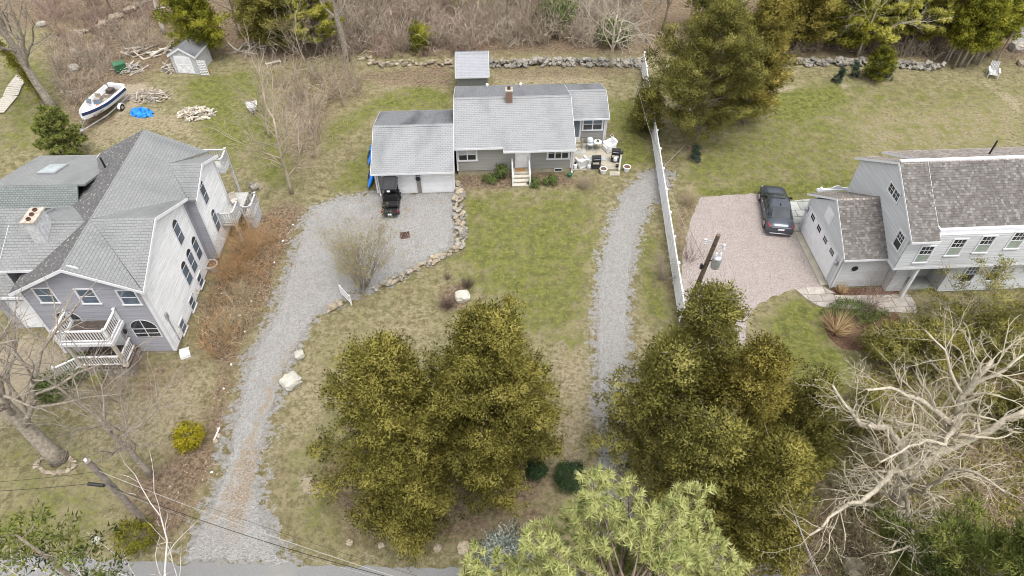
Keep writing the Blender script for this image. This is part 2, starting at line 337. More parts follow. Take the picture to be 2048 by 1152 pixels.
ZONES = {'green': [
    (.5, 3.0, [(1345, 330), (1560, 165), (1700, 165), (1760, 260), (1750, 330), (1760, 372), (1600, 400), (1395, 393)]), (.7, 2.0, [(1360, 330), (1540, 230), (1600, 260), (1480, 350), (1400, 390)]),
    (.38, 2.0, [(1560, 160), (2048, 170), (2048, 310), (1750, 335)]), (1.0, 1.0, [(1390, 375), (1740, 352), (1765, 375), (1600, 398), (1400, 393)]),
    (1.0, 1.0, [(1545, 185), (1680, 165), (1700, 200), (1600, 250), (1540, 240)]), (.8, 1.0, [(1215, 200), (1275, 200), (1310, 330), (1240, 345)]), (.9, .8, [(1235, 250), (1265, 240), (1290, 325), (1245, 340)]),
    (.66, 1.5, [(930, 400), (1195, 385), (1170, 700), (1040, 660), (930, 560), (900, 520)]), (.85, .6, [(1060, 440), (1110, 430), (1100, 600), (1060, 600)]), (.8, .5, [(930, 395), (990, 390), (985, 430), (940, 440)]), (.8, 1.0, [(400, 150), (560, 140), (540, 240), (470, 330), (420, 290), (360, 170)]),
    (.7, 1.0, [(470, 240), (560, 240), (590, 370), (520, 370)]), (.75, 1.0, [(770, 185), (900, 185), (900, 222), (760, 222), (650, 300), (640, 260)]), (1.0, .6, [(790, 178), (850, 170), (900, 195), (860, 205)]), (.7, 1.0, [(690, 330), (745, 290), (750, 380), (670, 390)]),
    (.85, 1.0, [(1530, 640), (1590, 590), (1648, 625), (1650, 690), (1735, 720), (1700, 800), (1580, 800)]), (1.0, .5, [(1625, 620), (1648, 640), (1655, 690), (1720, 720), (1650, 730)]),
    (.65, .8, [(1285, 420), (1340, 560), (1355, 640), (1290, 640), (1270, 560)]), (.45, 2.0, [(0, 900), (200, 940), (240, 1090), (0, 1100)]), (.5, 1.5, [(0, 120), (110, 120), (150, 240), (60, 300), (0, 300)]),
    (.6, .6, [(560, 420), (605, 425), (570, 520), (548, 500)]), (.5, 1.2, [(590, 900), (690, 800), (700, 1080), (600, 1090)]), (.45, 1.2, [(640, 720), (720, 640), (760, 680), (660, 800)])],
  'litter': [
    (1.0, .9, [(600, 405), (615, 420), (560, 540), (540, 600), (480, 700), (450, 840), (420, 960), (350, 1080), (330, 1085), (330, 930), (400, 860), (440, 740), (400, 700), (395, 610), (440, 540), (470, 470), (560, 400)]),
    (.9, .9, [(240, 960), (420, 860), (440, 940), (350, 1085), (270, 1080)]), (1.0, .3, [(915, 350), (1148, 345), (1150, 372), (1090, 376), (1060, 360), (1010, 380), (915, 378)]),
    (.85, 1.5, [(-80, -40), (2200, -40), (2200, 105), (1900, 128), (1560, 112), (1270, 112), (700, 110), (560, 130), (420, 110), (330, 115), (320, 60), (130, 60), (-80, 60)]),
    (.8, 1.5, [(90, 90), (330, 60), (420, 120), (300, 150), (230, 240), (160, 290), (120, 230)]), (.55, 1.5, [(530, 150), (700, 130), (760, 180), (690, 220), (640, 330), (600, 390), (560, 300)]),
    (.9, 1.2, [(1640, 820), (1780, 700), (2100, 690), (2200, 1200), (1540, 1200), (1560, 1080), (1640, 960)]), (.6, 1.0, [(1290, 500), (1345, 500), (1380, 640), (1300, 580)]), (.7, .6, [(1350, 380), (1395, 390), (1365, 500), (1375, 640), (1350, 560)]),
    (.7, 1.0, [(620, 900), (1130, 900), (1100, 1100), (680, 1100)]), (.5, .5, [(540, 840), (580, 700), (600, 720), (560, 860), (590, 1000), (620, 1100), (570, 1100), (535, 960)]), (.55, .5, [(150, 730), (410, 715), (380, 760), (300, 800), (170, 800)]), (.75, 1.0, [(700, 150), (910, 115), (910, 180), (760, 175)]),
    (.6, .8, [(980, 115), (1280, 125), (1270, 155), (990, 165)]), (.6, .5, [(1350, 285), (1400, 280), (1400, 310), (1350, 312)]), (.5, .4, [(1465, 235), (1505, 235), (1505, 255), (1465, 255)]), (.6, .3, [(700, 590), (770, 578), (720, 610)]), (.9, .3, [(880, 570), (925, 568), (940, 600), (915, 622), (872, 618)])],
  'tan': [
    (.8, 1.0, [(1095, 650), (1190, 600), (1193, 960), (1100, 930), (1120, 800)]), (.6, 1.5, [(560, 760), (700, 640), (850, 620), (860, 680), (700, 760), (620, 960), (560, 900)]), (.7, 1.0, [(170, 250), (300, 210), (380, 240), (420, 290), (300, 265), (180, 300)]),
    (.8, 2.0, [(200, 780), (420, 730), (430, 860), (330, 920), (180, 880)]), (.45, 2.0, [(0, 850), (300, 930), (330, 1100), (0, 1110)]), (.8, .8, [(980, 150), (1200, 150), (1230, 165), (1000, 172)]), (.7, .8, [(740, 165), (830, 150), (790, 200)]), (.75, 2.0, [(1650, 230), (2048, 190), (2048, 300), (1750, 325)]),
    (.6, .6, [(1235, 410), (1270, 520), (1275, 640), (1268, 700), (1290, 760), (1300, 640), (1290, 520), (1260, 400)]), (.5, .7, [(1500, 640), (1540, 600), (1560, 640), (1540, 700), (1510, 680)])],
  'dirt': [
    (1.0, .25, [(600, 955), (625, 945), (645, 965), (635, 990), (605, 990)]), (.85, .8, [(-30, 700), (60, 665), (145, 705), (110, 780), (70, 800), (40, 850), (-60, 860)]), (.7, .4, [(1545, 175), (1600, 168), (1590, 180), (1555, 188)]), (.7, .25, [(1315, 585), (1332, 590), (1330, 603), (1318, 600)]),
    (.8, .3, [(1675, 165), (1700, 170), (1695, 178), (1680, 175)]), (.6, .4, [(505, 350), (540, 365), (535, 385), (500, 385)]), (.8, .5, [(225, 170), (290, 165), (330, 190), (270, 215), (230, 240)]), (.5, .4, [(1950, 150), (2048, 200), (2048, 240), (1960, 165)]), (.7, .6, [(-60, 1108), (640, 1122), (1600, 1140), (1600, 1122), (1150, 1118), (640, 1108), (300, 1098), (-60, 1090)])]}
DRIVE = [(352, 1130), (362, 1098), (402, 1028), (440, 940), (455, 860), (480, 760), (505, 690), (545, 622), (555, 580), (580, 510), (600, 450), (624, 413), (680, 394), (745, 385), (765, 383), (910, 380), (917, 400), (916, 470), (905, 500), (832, 538), (762, 577), (700, 592), (690, 606), (642, 626), (618, 662), (600, 700), (575, 752), (560, 800), (545, 850), (530, 900), (526, 960), (538, 1030), (562, 1088), (600, 1132)]
LANE = [(1210, 1160), (1195, 960), (1187, 800), (1185, 650), (1191, 560), (1201, 500), (1224, 425), (1254, 372), (1290, 345), (1320, 335), (1345, 345), (1346, 374), (1312, 400), (1287, 450), (1272, 510), (1263, 600), (1262, 700), (1262, 800), (1272, 960), (1295, 1165)]
ZONES['gravel'] = [(1.0, .85, DRIVE), (1.0, .7, LANE)]
att = {}
for k, zs in ZONES.items():
    a = np.zeros(GX.shape)
    for w, soft, pts in zs:
        poly = P2(pts); xs = [p[0] for p in poly]; ys = [p[1] for p in poly]
        sel = (GX > min(xs) - 4) & (GX < max(xs) + 4) & (GY > min(ys) - 4) & (GY < max(ys) + 4)
        d = sdist(GX[sel], GY[sel], poly); v = w * np.clip(.5 + d / (2 * soft), 0, 1); a[sel] = np.maximum(a[sel], v)
    att[k] = a
nx, ny = len(gx), len(gy); ii = (np.arange(ny - 1)[:, None] * nx + np.arange(nx - 1)[None]).ravel()
g_me = fast_mesh('ground', np.stack([GX, GY, np.zeros(GX.shape)], 1), np.stack([ii, ii + 1, ii + nx + 1, ii + nx], 1), [])
for k, a in att.items():
    at = g_me.attributes.new(k, 'FLOAT', 'POINT'); at.data.foreach_set('value', a.astype(np.float32))
t = NT('lawn_and_leaf_litter'); co = t.coord('Object')
n1, n2, n3, n4 = t.noise(.8, 6, co, .65), t.noise(1.9, 8, co, .72), t.noise(4.2, 6, co, .8), t.noise(.28, 3, co)
base = t.mix(t.step(n2, .36, .64), (.165, .143, .07), (.33, .293, .165)); base = t.mix(t.math('MULTIPLY', t.step(n1, .46, .62), .7), base, (.19, .18, .085))
base = t.mix(t.math('MULTIPLY', t.step(n3, .52, .62), .6), base, (.385, .34, .215)); base = t.mix(t.math('MULTIPLY', t.step(n3, .47, .38), .65), base, (.10, .085, .045))
pat = t.noise(1.7, 5, co, .6); base = t.mix(t.math('MULTIPLY', t.step(pat, .52, .64), .5), base, (.36, .30, .19)); base = t.mix(t.math('MULTIPLY', t.step(pat, .46, .36), .45), base, (.15, .135, .062))
def zone(name, lo, hi, k1=1.5, k2=1.4, k3=1.2):
    x = t.math('ADD', t.attr(name), t.math('ADD', t.math('MULTIPLY', t.math('SUBTRACT', n1, .5), k1), t.math('MULTIPLY', t.math('SUBTRACT', n2, .5), k2))); x = t.math('ADD', x, t.math('MULTIPLY', t.math('SUBTRACT', n3, .5), k3)); return t.step(x, lo, hi)
def gate(name, f): return t.math('MULTIPLY', f, t.step(t.attr(name), .02, .2))
tan = t.mix(t.step(n3, .42, .58), (.26, .21, .13), (.42, .36, .245))
c = t.mix(t.math('MULTIPLY', gate('tan', zone('tan', .2, .8)), .8), base, tan)
grn = t.mix(t.step(n2, .36, .64), (.085, .105, .02), (.205, .215, .05)); grn = t.mix(t.math('MULTIPLY', t.step(n3, .5, .62), .6), grn, (.32, .295, .15))
c = t.mix(t.math('MULTIPLY', gate('green', zone('green', .18, .74, 1.7, 2.0, 2.2)), .92), c, grn)
lit = t.mix(t.step(n3, .40, .60), (.095, .065, .046), (.30, .22, .155)); lit = t.mix(t.math('MULTIPLY', t.step(t.noise(30, 3, co, .7), .5, .75), .6), lit, (.33, .25, .175))
c = t.mix(t.math('MULTIPLY', gate('litter', zone('litter', .3, .85)), .9), c, lit)
drt = t.mix(t.step(n3, .35, .7), (.36, .30, .215), (.47, .40, .30)); c = t.mix(t.math('MULTIPLY', gate('dirt', zone('dirt', .3, .75, .7, .7)), .9), c, drt)
gv = t.mix(t.step(n3, .42, .6), (.26, .252, .242), (.385, .374, .36)); c = t.mix(t.math('MULTIPLY', gate('gravel', zone('gravel', .40, .55, 1.6, 2.4)), .92), c, gv)
t.bump(t.math('ADD', n3, t.noise(45, 3, co)), .09, 1.0); g_me.materials.append(t.done(c, 1.0, 0, .1))
ground = tag(link('ground', g_me), 'patchy dry lawn and leaf covered ground under everything', None, None, 'structure')

# ------------------------------------------------------------------ gravel, asphalt, slabs
def inset(pts, d):
    a = sum(pts[i][0] * pts[(i + 1) % len(pts)][1] - pts[(i + 1) % len(pts)][0] * pts[i][1] for i in range(len(pts))); sg = 1 if a > 0 else -1; out = []; n = len(pts)
    for i in range(n):
        p, q, r = np.array(pts[i - 1]), np.array(pts[i]), np.array(pts[(i + 1) % n]); t_ = (q - p) / (np.linalg.norm(q - p) + 1e-9) + (r - q) / (np.linalg.norm(r - q) + 1e-9); t_ /= np.linalg.norm(t_) + 1e-9; out.append(q + sg * d * np.array([-t_[1], t_[0]]))
    return out
def ragged(pts, amp=.14, step=.22, seed=0, close=True):
    rng = np.random.default_rng(seed); out = []; n = len(pts)
    for i in range(n):
        a, b = np.array(pts[i]), np.array(pts[(i + 1) % n]); k = max(1, int(np.linalg.norm(b - a) / step)); nn = nrm((*(b - a), 0))
        for j in range(k):
            p = a + (b - a) * j / k; q = rng.normal(0, amp) * .6 + amp * .8 * math.sin(5.1 * p[0] + 3.7 * p[1] + seed) * math.sin(2.3 * p[1] - 1.7 * p[0])
            out.append((p[0] - nn[1] * q, p[1] + nn[0] * q))
    return out
def smooth_poly(pts, it=2):
    for _ in range(it):
        out = []
        for i in range(len(pts)):
            a, b = np.array(pts[i]), np.array(pts[(i + 1) % len(pts)]); out += [tuple(a * .75 + b * .25), tuple(a * .25 + b * .75)]
        pts = out
    return pts
def sheet(name, poly, z, mat, label, attr_fn=None):
    import bmesh
    bm = bmesh.new(); vs = [bm.verts.new((p[0], p[1], z)) for p in poly]; f = bm.faces.new(vs)
    bmesh.ops.triangulate(bm, faces=[f]); bm.normal_update()
    for f in bm.faces:
        if f.normal.z < 0: f.normal_flip()
    me = bpy.data.meshes.new(name); bm.to_mesh(me); bm.free(); me.materials.append(mat)
    return tag(link(name, me), label, None, None, 'structure')
def gravel_mat(name, a, b, speck, litter=0.0, line=None):
    t = NT(name); co = t.coord('Object'); v = t.n.new('ShaderNodeTexVoronoi'); v.inputs['Scale'].default_value = 12; t.l.new(co, v.inputs['Vector'])
    g = t.n.new('ShaderNodeSeparateColor'); t.l.new(v.outputs['Color'], g.inputs[0])
    c = t.mix(g.outputs[0], a, b); c = t.mix(t.math('MULTIPLY', t.step(t.noise(26, 3, co, .7), .52, .75), .6), c, speck)
    c = t.mix(t.math('MULTIPLY', t.step(t.noise(.7, 5, co, .65), .52, .75), .35), c, sc3(a, .72))
    c = t.mix(t.math('MULTIPLY', t.step(t.noise(2.6, 5, co, .7), .62, .74), .5), c, sc3(a, .55))
    if line:       # leaf litter and dead grass worn into a strip between the wheel tracks
        sx = t.n.new('ShaderNodeSeparateXYZ'); t.l.new(co, sx.inputs[0]); (x0, y0), (x1, y1), hw, ya, yb = line[:5]
        k = (x1 - x0) / (y1 - y0); mid = t.math('ADD', t.math('MULTIPLY', t.math('SUBTRACT', sx.outputs[1], y0), k), x0)
        d = t.math('ABSOLUTE', t.math('SUBTRACT', sx.outputs[0], mid)); d = t.math('SUBTRACT', hw, d)
        d = t.math('ADD', d, t.math('MULTIPLY', t.math('SUBTRACT', t.noise(1.6, 5, co, .7), .5), 2.2))
        win = t.math('MULTIPLY', t.step(sx.outputs[1], ya, ya + 3), t.step(sx.outputs[1], yb, yb - 4))
        f = t.math('MULTIPLY', t.step(d, .0, .4), win); tc = t.mix(t.step(t.noise(12, 4, co, .7), .35, .7), (.22, .17, .12), (.35, .295, .215)); c = t.mix(t.math('MULTIPLY', f, .75), c, tc)
    if line:
        dx = t.math('ABSOLUTE', t.math('SUBTRACT', sx.outputs[0], t.math('ADD', t.math('MULTIPLY', t.math('SUBTRACT', sx.outputs[1], 17.0), .12), line[4 + 1]))); dx = t.math('ADD', t.math('SUBTRACT', 1.0, dx), t.math('MULTIPLY', t.math('SUBTRACT', t.noise(.9, 6, co, .75), .5), 4.0))
        win = t.math('MULTIPLY', t.step(sx.outputs[1], 13.0, 15.0), t.step(sx.outputs[1], 21.5, 18.0)); c = t.mix(t.math('MULTIPLY', t.math('MULTIPLY', t.step(dx, .1, .8), win), .85), c, t.mix(t.step(t.noise(9, 5, co, .8), .42, .6), (.19, .145, .105), (.34, .285, .215)))
    if litter: c = t.mix(t.math('MULTIPLY', t.step(t.noise(1.1, 6, co, .72), .56, .68), litter), c, (.27, .20, .135))
    t.bump(v.outputs['Distance'], .09, 1.0); return t.done(c, .95, 0, .2)
m_grav = gravel_mat('grey_gravel', (.235, .229, .22), (.33, .322, .311), (.40, .39, .378), .6, (tuple(P(500, 880)[:2]), tuple(P(585, 690)[:2]), .35, 13.0, 27.0, P(505, 950)[0]))
m_grav2 = gravel_mat('lane_gravel', (.228, .222, .212), (.32, .312, .30), (.39, .38, .367), .5)
m_grav3 = gravel_mat('pink_gravel', (.30, .258, .24), (.385, .335, .31), (.44, .40, .37), .12)
sheet('gravel_driveway', ragged(inset(P2(DRIVE), .45), .12, .2, 3), .006, m_grav, 'grey gravel driveway curving from the road to the garage')
sheet('gravel_lane', ragged(inset(P2(LANE), .36), .10, .2, 5), .006, m_grav2, 'narrow grey gravel lane beside the white fence')
pink = [(1400, 394), (1510, 387), (1572, 384), (1592, 462), (1642, 573), (1590, 578), (1548, 592), (1512, 612), (1492, 645), (1488, 760), (1500, 900), (1530, 1000), (1560, 1145), (1400, 1140), (1400, 1000), (1398, 760), (1376, 640), (1362, 560), (1366, 500), (1382, 440)]
sheet('pink_gravel_driveway', ragged(P2(pink), .06, .25, 7), .006, m_grav3, 'pinkish gravel driveway in front of the shingled garage')
t = NT('worn_asphalt'); co = t.coord(); c = t.mix(t.step(t.noise(20, 4, co, .7), .3, .7), (.16, .16, .16), (.22, .218, .215)); c = t.mix(t.math('MULTIPLY', t.step(t.noise(.6, 4, co), .45, .7), .4), c, (.25, .235, .21)); t.bump(t.noise(60, 3, co), .01)
m_asph = t.done(c, .95, 0, .2)
rd = [(-70, 13.0), P(0, 1106)[:2], P(200, 1120)[:2], P(360, 1125)[:2], P(600, 1131)[:2], P(900, 1137)[:2], P(1200, 1140)[:2], P(1560, 1150)[:2], (70, 11.2), (70, 6.2), (-70, 7.4)]
sheet('road', ragged(rd, .07, .3, 9), .011, m_asph, 'worn grey asphalt road along the bottom edge')

sheet('gravel_path', ragged(P2([(2012, 62), (2034, 20), (2052, -30), (2140, -60), (2140, 110), (2052, 92), (2034, 88)]), .1, .25, 11), .007, m_grav2, 'pale gravel track at the top right corner')
# ------------------------------------------------------------------ vegetation generators
CEDAR = foliage_mat('cedar_foliage', [(.112,.104,.026),(.212,.192,.045),(.31,.278,.068),(.41,.362,.105)])
GOLD = foliage_mat('golden_cedar_foliage', [(.115,.10,.024),(.225,.192,.043),(.33,.28,.065),(.43,.36,.10)])
OLIVE = foliage_mat('olive_cedar_foliage', [(.115,.11,.03),(.22,.207,.052),(.325,.30,.08),(.43,.39,.14)])
ARBOR = foliage_mat('arborvitae_foliage', [(.095,.105,.015),(.215,.222,.028),(.35,.345,.045),(.49,.455,.075)])
PINE = foliage_mat('pine_needles', [(.125,.16,.055),(.26,.30,.10),(.44,.46,.175),(.60,.59,.27)], .3)
PINEY = foliage_mat('yellow_pine_needles', [(.13,.14,.026),(.29,.29,.048),(.45,.43,.085),(.58,.54,.15)], .3)
SPRUCE = foliage_mat('dark_conifer_needles', [(0.046, 0.067, 0.018),(0.115, 0.147, 0.037),(0.207, 0.236, 0.057),(0.333, 0.345, 0.098)])
BLUESP = foliage_mat('blue_spruce_needles', [(0.022, 0.040, 0.025), (0.044, 0.075, 0.050), (0.069, 0.112, 0.081), (0.112, 0.156, 0.125)])
BOX = foliage_mat('dark_glossy_leaves', [(0.013, 0.025, 0.010), (0.027, 0.053, 0.019), (0.050, 0.088, 0.033), (0.088, 0.131, 0.056)], .2, .5)
RHODO = foliage_mat('rhododendron_leaves', [(0.044, 0.067, 0.018), (0.090, 0.127, 0.032), (0.150, 0.187, 0.060), (0.240, 0.270, 0.120)], .2, .6)
YELLOW = foliage_mat('yellow_green_leaves', [(0.163, 0.150, 0.013), (0.300, 0.263, 0.019), (0.450, 0.388, 0.025), (0.575, 0.500, 0.050)])
SILVER = foliage_mat('silver_leaves', [(0.188, 0.213, 0.175), (0.338, 0.375, 0.312), (0.500, 0.537, 0.463), (0.650, 0.675, 0.600)])
BUDS = foliage_mat('yellow_buds', [(.25,.21,.10),(.33,.28,.14),(.40,.35,.18),(.36,.28,.17)])
IVY = foliage_mat('ivy_leaves', [(0.062, 0.062, 0.013), (0.138, 0.138, 0.019), (0.250, 0.237, 0.025), (0.350, 0.312, 0.037)])
TUSSOCK = foliage_mat('tan_grass_blades', [(0.200, 0.125, 0.062), (0.350, 0.237, 0.125), (0.475, 0.350, 0.200), (0.587, 0.463, 0.288)], .2)
LAWN = foliage_mat('grass_blades', [(0.125, 0.138, 0.037), (0.237, 0.225, 0.075), (0.375, 0.325, 0.163), (0.525, 0.450, 0.275)], .25)
DEADLEAF = foliage_mat('dead_leaves', [(0.125, 0.075, 0.044), (0.237, 0.150, 0.094), (0.362, 0.250, 0.163), (0.525, 0.413, 0.312)], .15)

def leaves(C, D, n, spread, ln, wd, rng, tint=None, dj=.7, tj=.07, flat=1.0, hub=None):
    """n small pointed faces round every centre C, heading roughly along D"""
    N = len(C); C = np.repeat(C, n, 0); D = np.repeat(D, n, 0); g = rng.normal(size=(N * n, 3)); sp = np.repeat(np.broadcast_to(spread, (N,)), n)[:, None]
    pos = C + g * sp * np.array([1, 1, flat]); d = D + rng.normal(size=(N * n, 3)) * dj; d /= np.linalg.norm(d, axis=1, keepdims=True)
    s = np.cross(d, rng.normal(size=(N * n, 3))); s /= np.linalg.norm(s, axis=1, keepdims=True) + 1e-9
    L = (ln * rng.uniform(.6, 1.35, N * n))[:, None]; W = (wd * rng.uniform(.7, 1.3, N * n))[:, None] / 2
    nv = (pos - (C if hub is None else np.repeat(hub, n, 0))) / (sp + .05) * .9 + D * .45 + np.array([0, 0, .45]); nv += rng.normal(0, .14, nv.shape); nv /= np.linalg.norm(nv, axis=1, keepdims=True) + 1e-9
    flip = (np.einsum('ij,ij->i', np.cross(2 * s * W, d * L + s * W), nv) < 0)[:, None]; s = np.where(flip, -s, s)      # every face looks the way its clump bulges
    V = np.stack([pos - s * W, pos + s * W, pos + d * L], 1).reshape(-1, 3); F = np.arange(len(V)).reshape(-1, 3); leaves.N = np.repeat(nv, 3, 0)
    tn = rng.uniform(.25, .75, N) if tint is None else tint
    return V, F, np.clip(np.repeat(tn, n) + rng.normal(0, tj, N * n), 0, 1)
def needles(C, D, n, ln, wd, rng, tint=None, dj=.95, tj=.18):
    V, F, T = leaves(C, D, n, .02, ln, wd, rng, tint, dj, tj); return V, F, T
def stuff(o): o['kind'] = 'stuff'; return o
def join_sticks(name, segs, mat, parent, n=3):
    a = np.array([(*p, *q, r, s) for p, q, r, s in segs]); big = a[:, 6] > .045; hair = a[:, 6] < .0095
    Vs, Fs, o = [], [], 0
    for sel, k in ((big, 6), (~big & ~hair, n), (hair, 0)):
        if sel.any():
            if k: V, F = prisms(a[sel, :3], a[sel, 3:6], a[sel, 6], a[sel, 7], k); F = tri(F)
            else: V, F = blades(a[sel, :3], a[sel, 3:6], a[sel, 6], np.random.default_rng(1))
            Vs.append(V); Fs.append(F + o); o += len(V)
    me = fast_mesh(name, np.concatenate(Vs), np.concatenate(Fs), mat, smooth=False); return stuff(link(name, me, parent))

def conifer(name, label, base, H, R, seed, mat, prof='cedar', bark=None, dens=1.0, nleaf=20, spread=.13, ln=.15, wd=.07, dj=.5, skirt=.06, dead=0, group=None, cat='tree', lean=(0, 0), tint_shift=0.0, up=.45, puff=.46, nsub=10):
    """a tapered trunk, limbs and a crown of many small sprays"""
    rng = np.random.default_rng(seed); th = thing(name, label, cat, (base[0], base[1], 0), 0, group); bark = bark or m_bark
    k = 9; zz = np.linspace(0, H * .96, k); wx = np.cumsum(rng.normal(0, .05, k)) + np.array(lean[0]) * zz / H; wy = np.cumsum(rng.normal(0, .05, k)) + np.array(lean[1]) * zz / H; wx -= wx[0]; wy -= wy[0]
    mb = MB(); r0 = max(.05, H * .017); mb.tube([(wx[i], wy[i], zz[i] - .05) for i in range(k)], [r0 * (1 - .9 * i / (k - 1)) + .01 for i in range(k)], 8); mb.build('trunk', bark, th, True)
    axis = lambda z: np.array([np.interp(z, zz, wx), np.interp(z, zz, wy), z])
    nb = int(H * R * 1.75 * dens) + 10; C, D, T, segs, HB = [], [], [], [], []
    lob = rng.uniform(0, 6.28, 6); lam = rng.uniform(.08, .2, 6)
    for b in range(nb):
        t = skirt + (1 - skirt) * (b + rng.uniform(0, 1)) / nb; az = b * 2.399 + rng.normal(0, .35)
        if prof == 'cedar': pr = min(1, ((t - skirt + .02) / .18) ** .5) * (1 - t) ** .55 * 1.12
        elif prof == 'cone': pr = (1 - t) * .95 + .06
        elif prof == 'dome': pr = min(1, .55 + t) * math.sqrt(max(0, 1 - t * t)) * 1.0
        else: pr = min(1, ((t - skirt + .02) / .25) ** .6) * (1 - t) ** .45 * 1.15
        pr *= 1 + sum(lam[i] * math.sin((i + 1) * az + lob[i] + 3 * t) for i in range(4)); L = max(.12, R * pr * rng.uniform(.72, 1.12)); el = up * rng.uniform(.4, 1.3) * (.5 + t)
        if prof == 'cone': el = -.15 + .6 * t
        p = axis(H * t); d = np.array([math.cos(az) * math.cos(el), math.sin(az) * math.cos(el), math.sin(el)]); q = p
        ns = 3; pts = [p]
        for s in range(ns):
            d = nrm(d + rng.normal(0, .12, 3) + np.array([0, 0, .08])); q = pts[-1] + d * L / ns; segs.append((pts[-1], q, .012 + .02 * L * (1 - s / ns) / 2.5, .010 + .02 * L * (1 - (s + 1) / ns) / 2.5)); pts.append(q)
        npf = max(1, int(round(L / .75 + .4))); tb = rng.uniform(.22, .74)
        for s in range(npf + 1):
            x = 1.0 if s == 0 else 1 - (s + rng.uniform(-.3, .3)) / (npf + 1) * .75; f = min(x, .999) * ns; i = min(ns - 1, int(f)); pp = pts[i] + (pts[i + 1] - pts[i]) * (f - i); side = nrm(np.cross(d, (0, 0, 1)))
            off = np.zeros(3) if s == 0 else side * (1 if s % 2 else -1) * rng.uniform(.2, .55) * puff * 2 * (1.2 - x + .5) + np.array([0, 0, rng.normal(.05, .1)]); hc = pp + off; tp = tb + rng.normal(0, .17) + tint_shift
            if s: segs.append((pp, hc, .011, .006))
            for _ in range(nsub):
                g = rng.normal(0, 1, 3) * puff * .55 * np.array([1, 1, .55]); C.append(hc + g); HB.append(hc - np.array([0, 0, puff * .25])); D.append(nrm(d * .6 + g / puff * .9 + np.array([0, 0, .3]))); T.append(tp + rng.normal(0, .08))
        if dead and rng.uniform() < dead:
            for _ in range(4):
                a0 = pts[rng.integers(1, ns + 1)]; dd = nrm(d + rng.normal(0, .6, 3) + np.array([0, 0, .5])); segs.append((a0, a0 + dd * rng.uniform(.4, 1.0), .014, .006))
    # leader
    for s in range(5): C.append(axis(H * (.93 + .015 * s)) + rng.normal(0, .06, 3)); D.append(np.array([0, 0, 1.0])); T.append(.6); HB.append(axis(H * .93))
    C, D, T = np.array(C), np.array(D), np.array(T)
    V, F, tn = leaves(C, D, nleaf, spread * rng.uniform(.75, 1.25, len(C)), ln, wd, rng, T, dj, flat=.75, hub=np.array(HB))
    stuff(link('crown', fast_mesh('crown', V, F, mat, tn, normals=leaves.N), th)); join_sticks('limbs', segs, bark, th)
    return th

def pine(name, label, base, H, R, seed, mat, dens=1.0, tuft=46, ln=.2, group=None, lo=.25, cat='tree', bark=None, needle_w=.016, pw=.55):
    rng = np.random.default_rng(seed); th = thing(name, label, cat, (base[0], base[1], 0), 0, group); mb = MB(); k = 8; zz = np.linspace(-.05, H * .97, k)
    mb.tube([(rng.normal(0, .05), rng.normal(0, .05), z) for z in zz], [H * .02 * (1 - .88 * i / (k - 1)) for i in range(k)], 9); mb.build('trunk', bark or m_barkb, th, True)
    C, D, T, segs = [], [], [], []; nw = int(H * (1 - lo) * 1.5 * dens) + 3
    for w in range(nw):
        t = lo + (1 - lo) * (w + .3) / nw; z = H * t; L0 = R * (min(1, ((t - lo) / .2 + .35)) * (1 - (t - lo) / (1 - lo)) ** pw + .08)
        nb = 6 if t < .9 else 4
        for b in range(nb):
            az = w * 1.1 + b * 6.283 / nb + rng.normal(0, .2); L = L0 * rng.uniform(.7, 1.15); d = np.array([math.cos(az), math.sin(az), .18 + .5 * (t - lo)]); p = np.array([0, 0, z]); n = 5; pts = [p]; d = nrm(d)
            for s in range(n):
                d = nrm(d + rng.normal(0, .1, 3) + np.array([0, 0, .05])); q = pts[-1] + d * L / n; segs.append((pts[-1], q, .045 * (1 - s / n) * L / 3 + .012, .045 * (1 - (s + 1) / n) * L / 3 + .01)); pts.append(q)
            C.append(pts[-1]); D.append(nrm(d + np.array([0, 0, .4]))); T.append(.7)
            m = int(L * 5.2)
            for j in range(m):
                x = rng.uniform(.32, 1); f = x * n; i = min(n - 1, int(f)); pp = pts[i] + (pts[i + 1] - pts[i]) * (f - i); sd = nrm(np.cross(d, (0, 0, 1))) * rng.choice([-1, 1]); sl = rng.uniform(.3, 1) * (.25 + .55 * (1 - x) * L * .6)
                e = nrm(sd * .8 + d * .7 + np.array([0, 0, rng.uniform(0, .5)])); tip = pp + e * sl; segs.append((pp, tip, .011, .007))
                for y in ((1.0, .6) if sl > .35 else (1.0,)):
                    C.append(pp + e * sl * y); D.append(nrm(e + np.array([0, 0, .5]))); T.append(.35 + .4 * y * rng.uniform(.6, 1.1))
                if rng.uniform() < .6:
                    e2 = nrm(e + rng.normal(0, .5, 3)); t2 = pp + e * sl * .7 + e2 * .22; segs.append((pp + e * sl * .7, t2, .008, .005)); C.append(t2); D.append(nrm(e2 + np.array([0, 0, .5]))); T.append(rng.uniform(.4, .8))
    V, F, tn = needles(np.array(C), np.array(D), tuft, ln, needle_w, rng, np.array(T))
    stuff(link('crown', fast_mesh('crown', V, F, mat, tn, normals=leaves.N), th)); join_sticks('limbs', segs, bark or m_barkb, th); return th

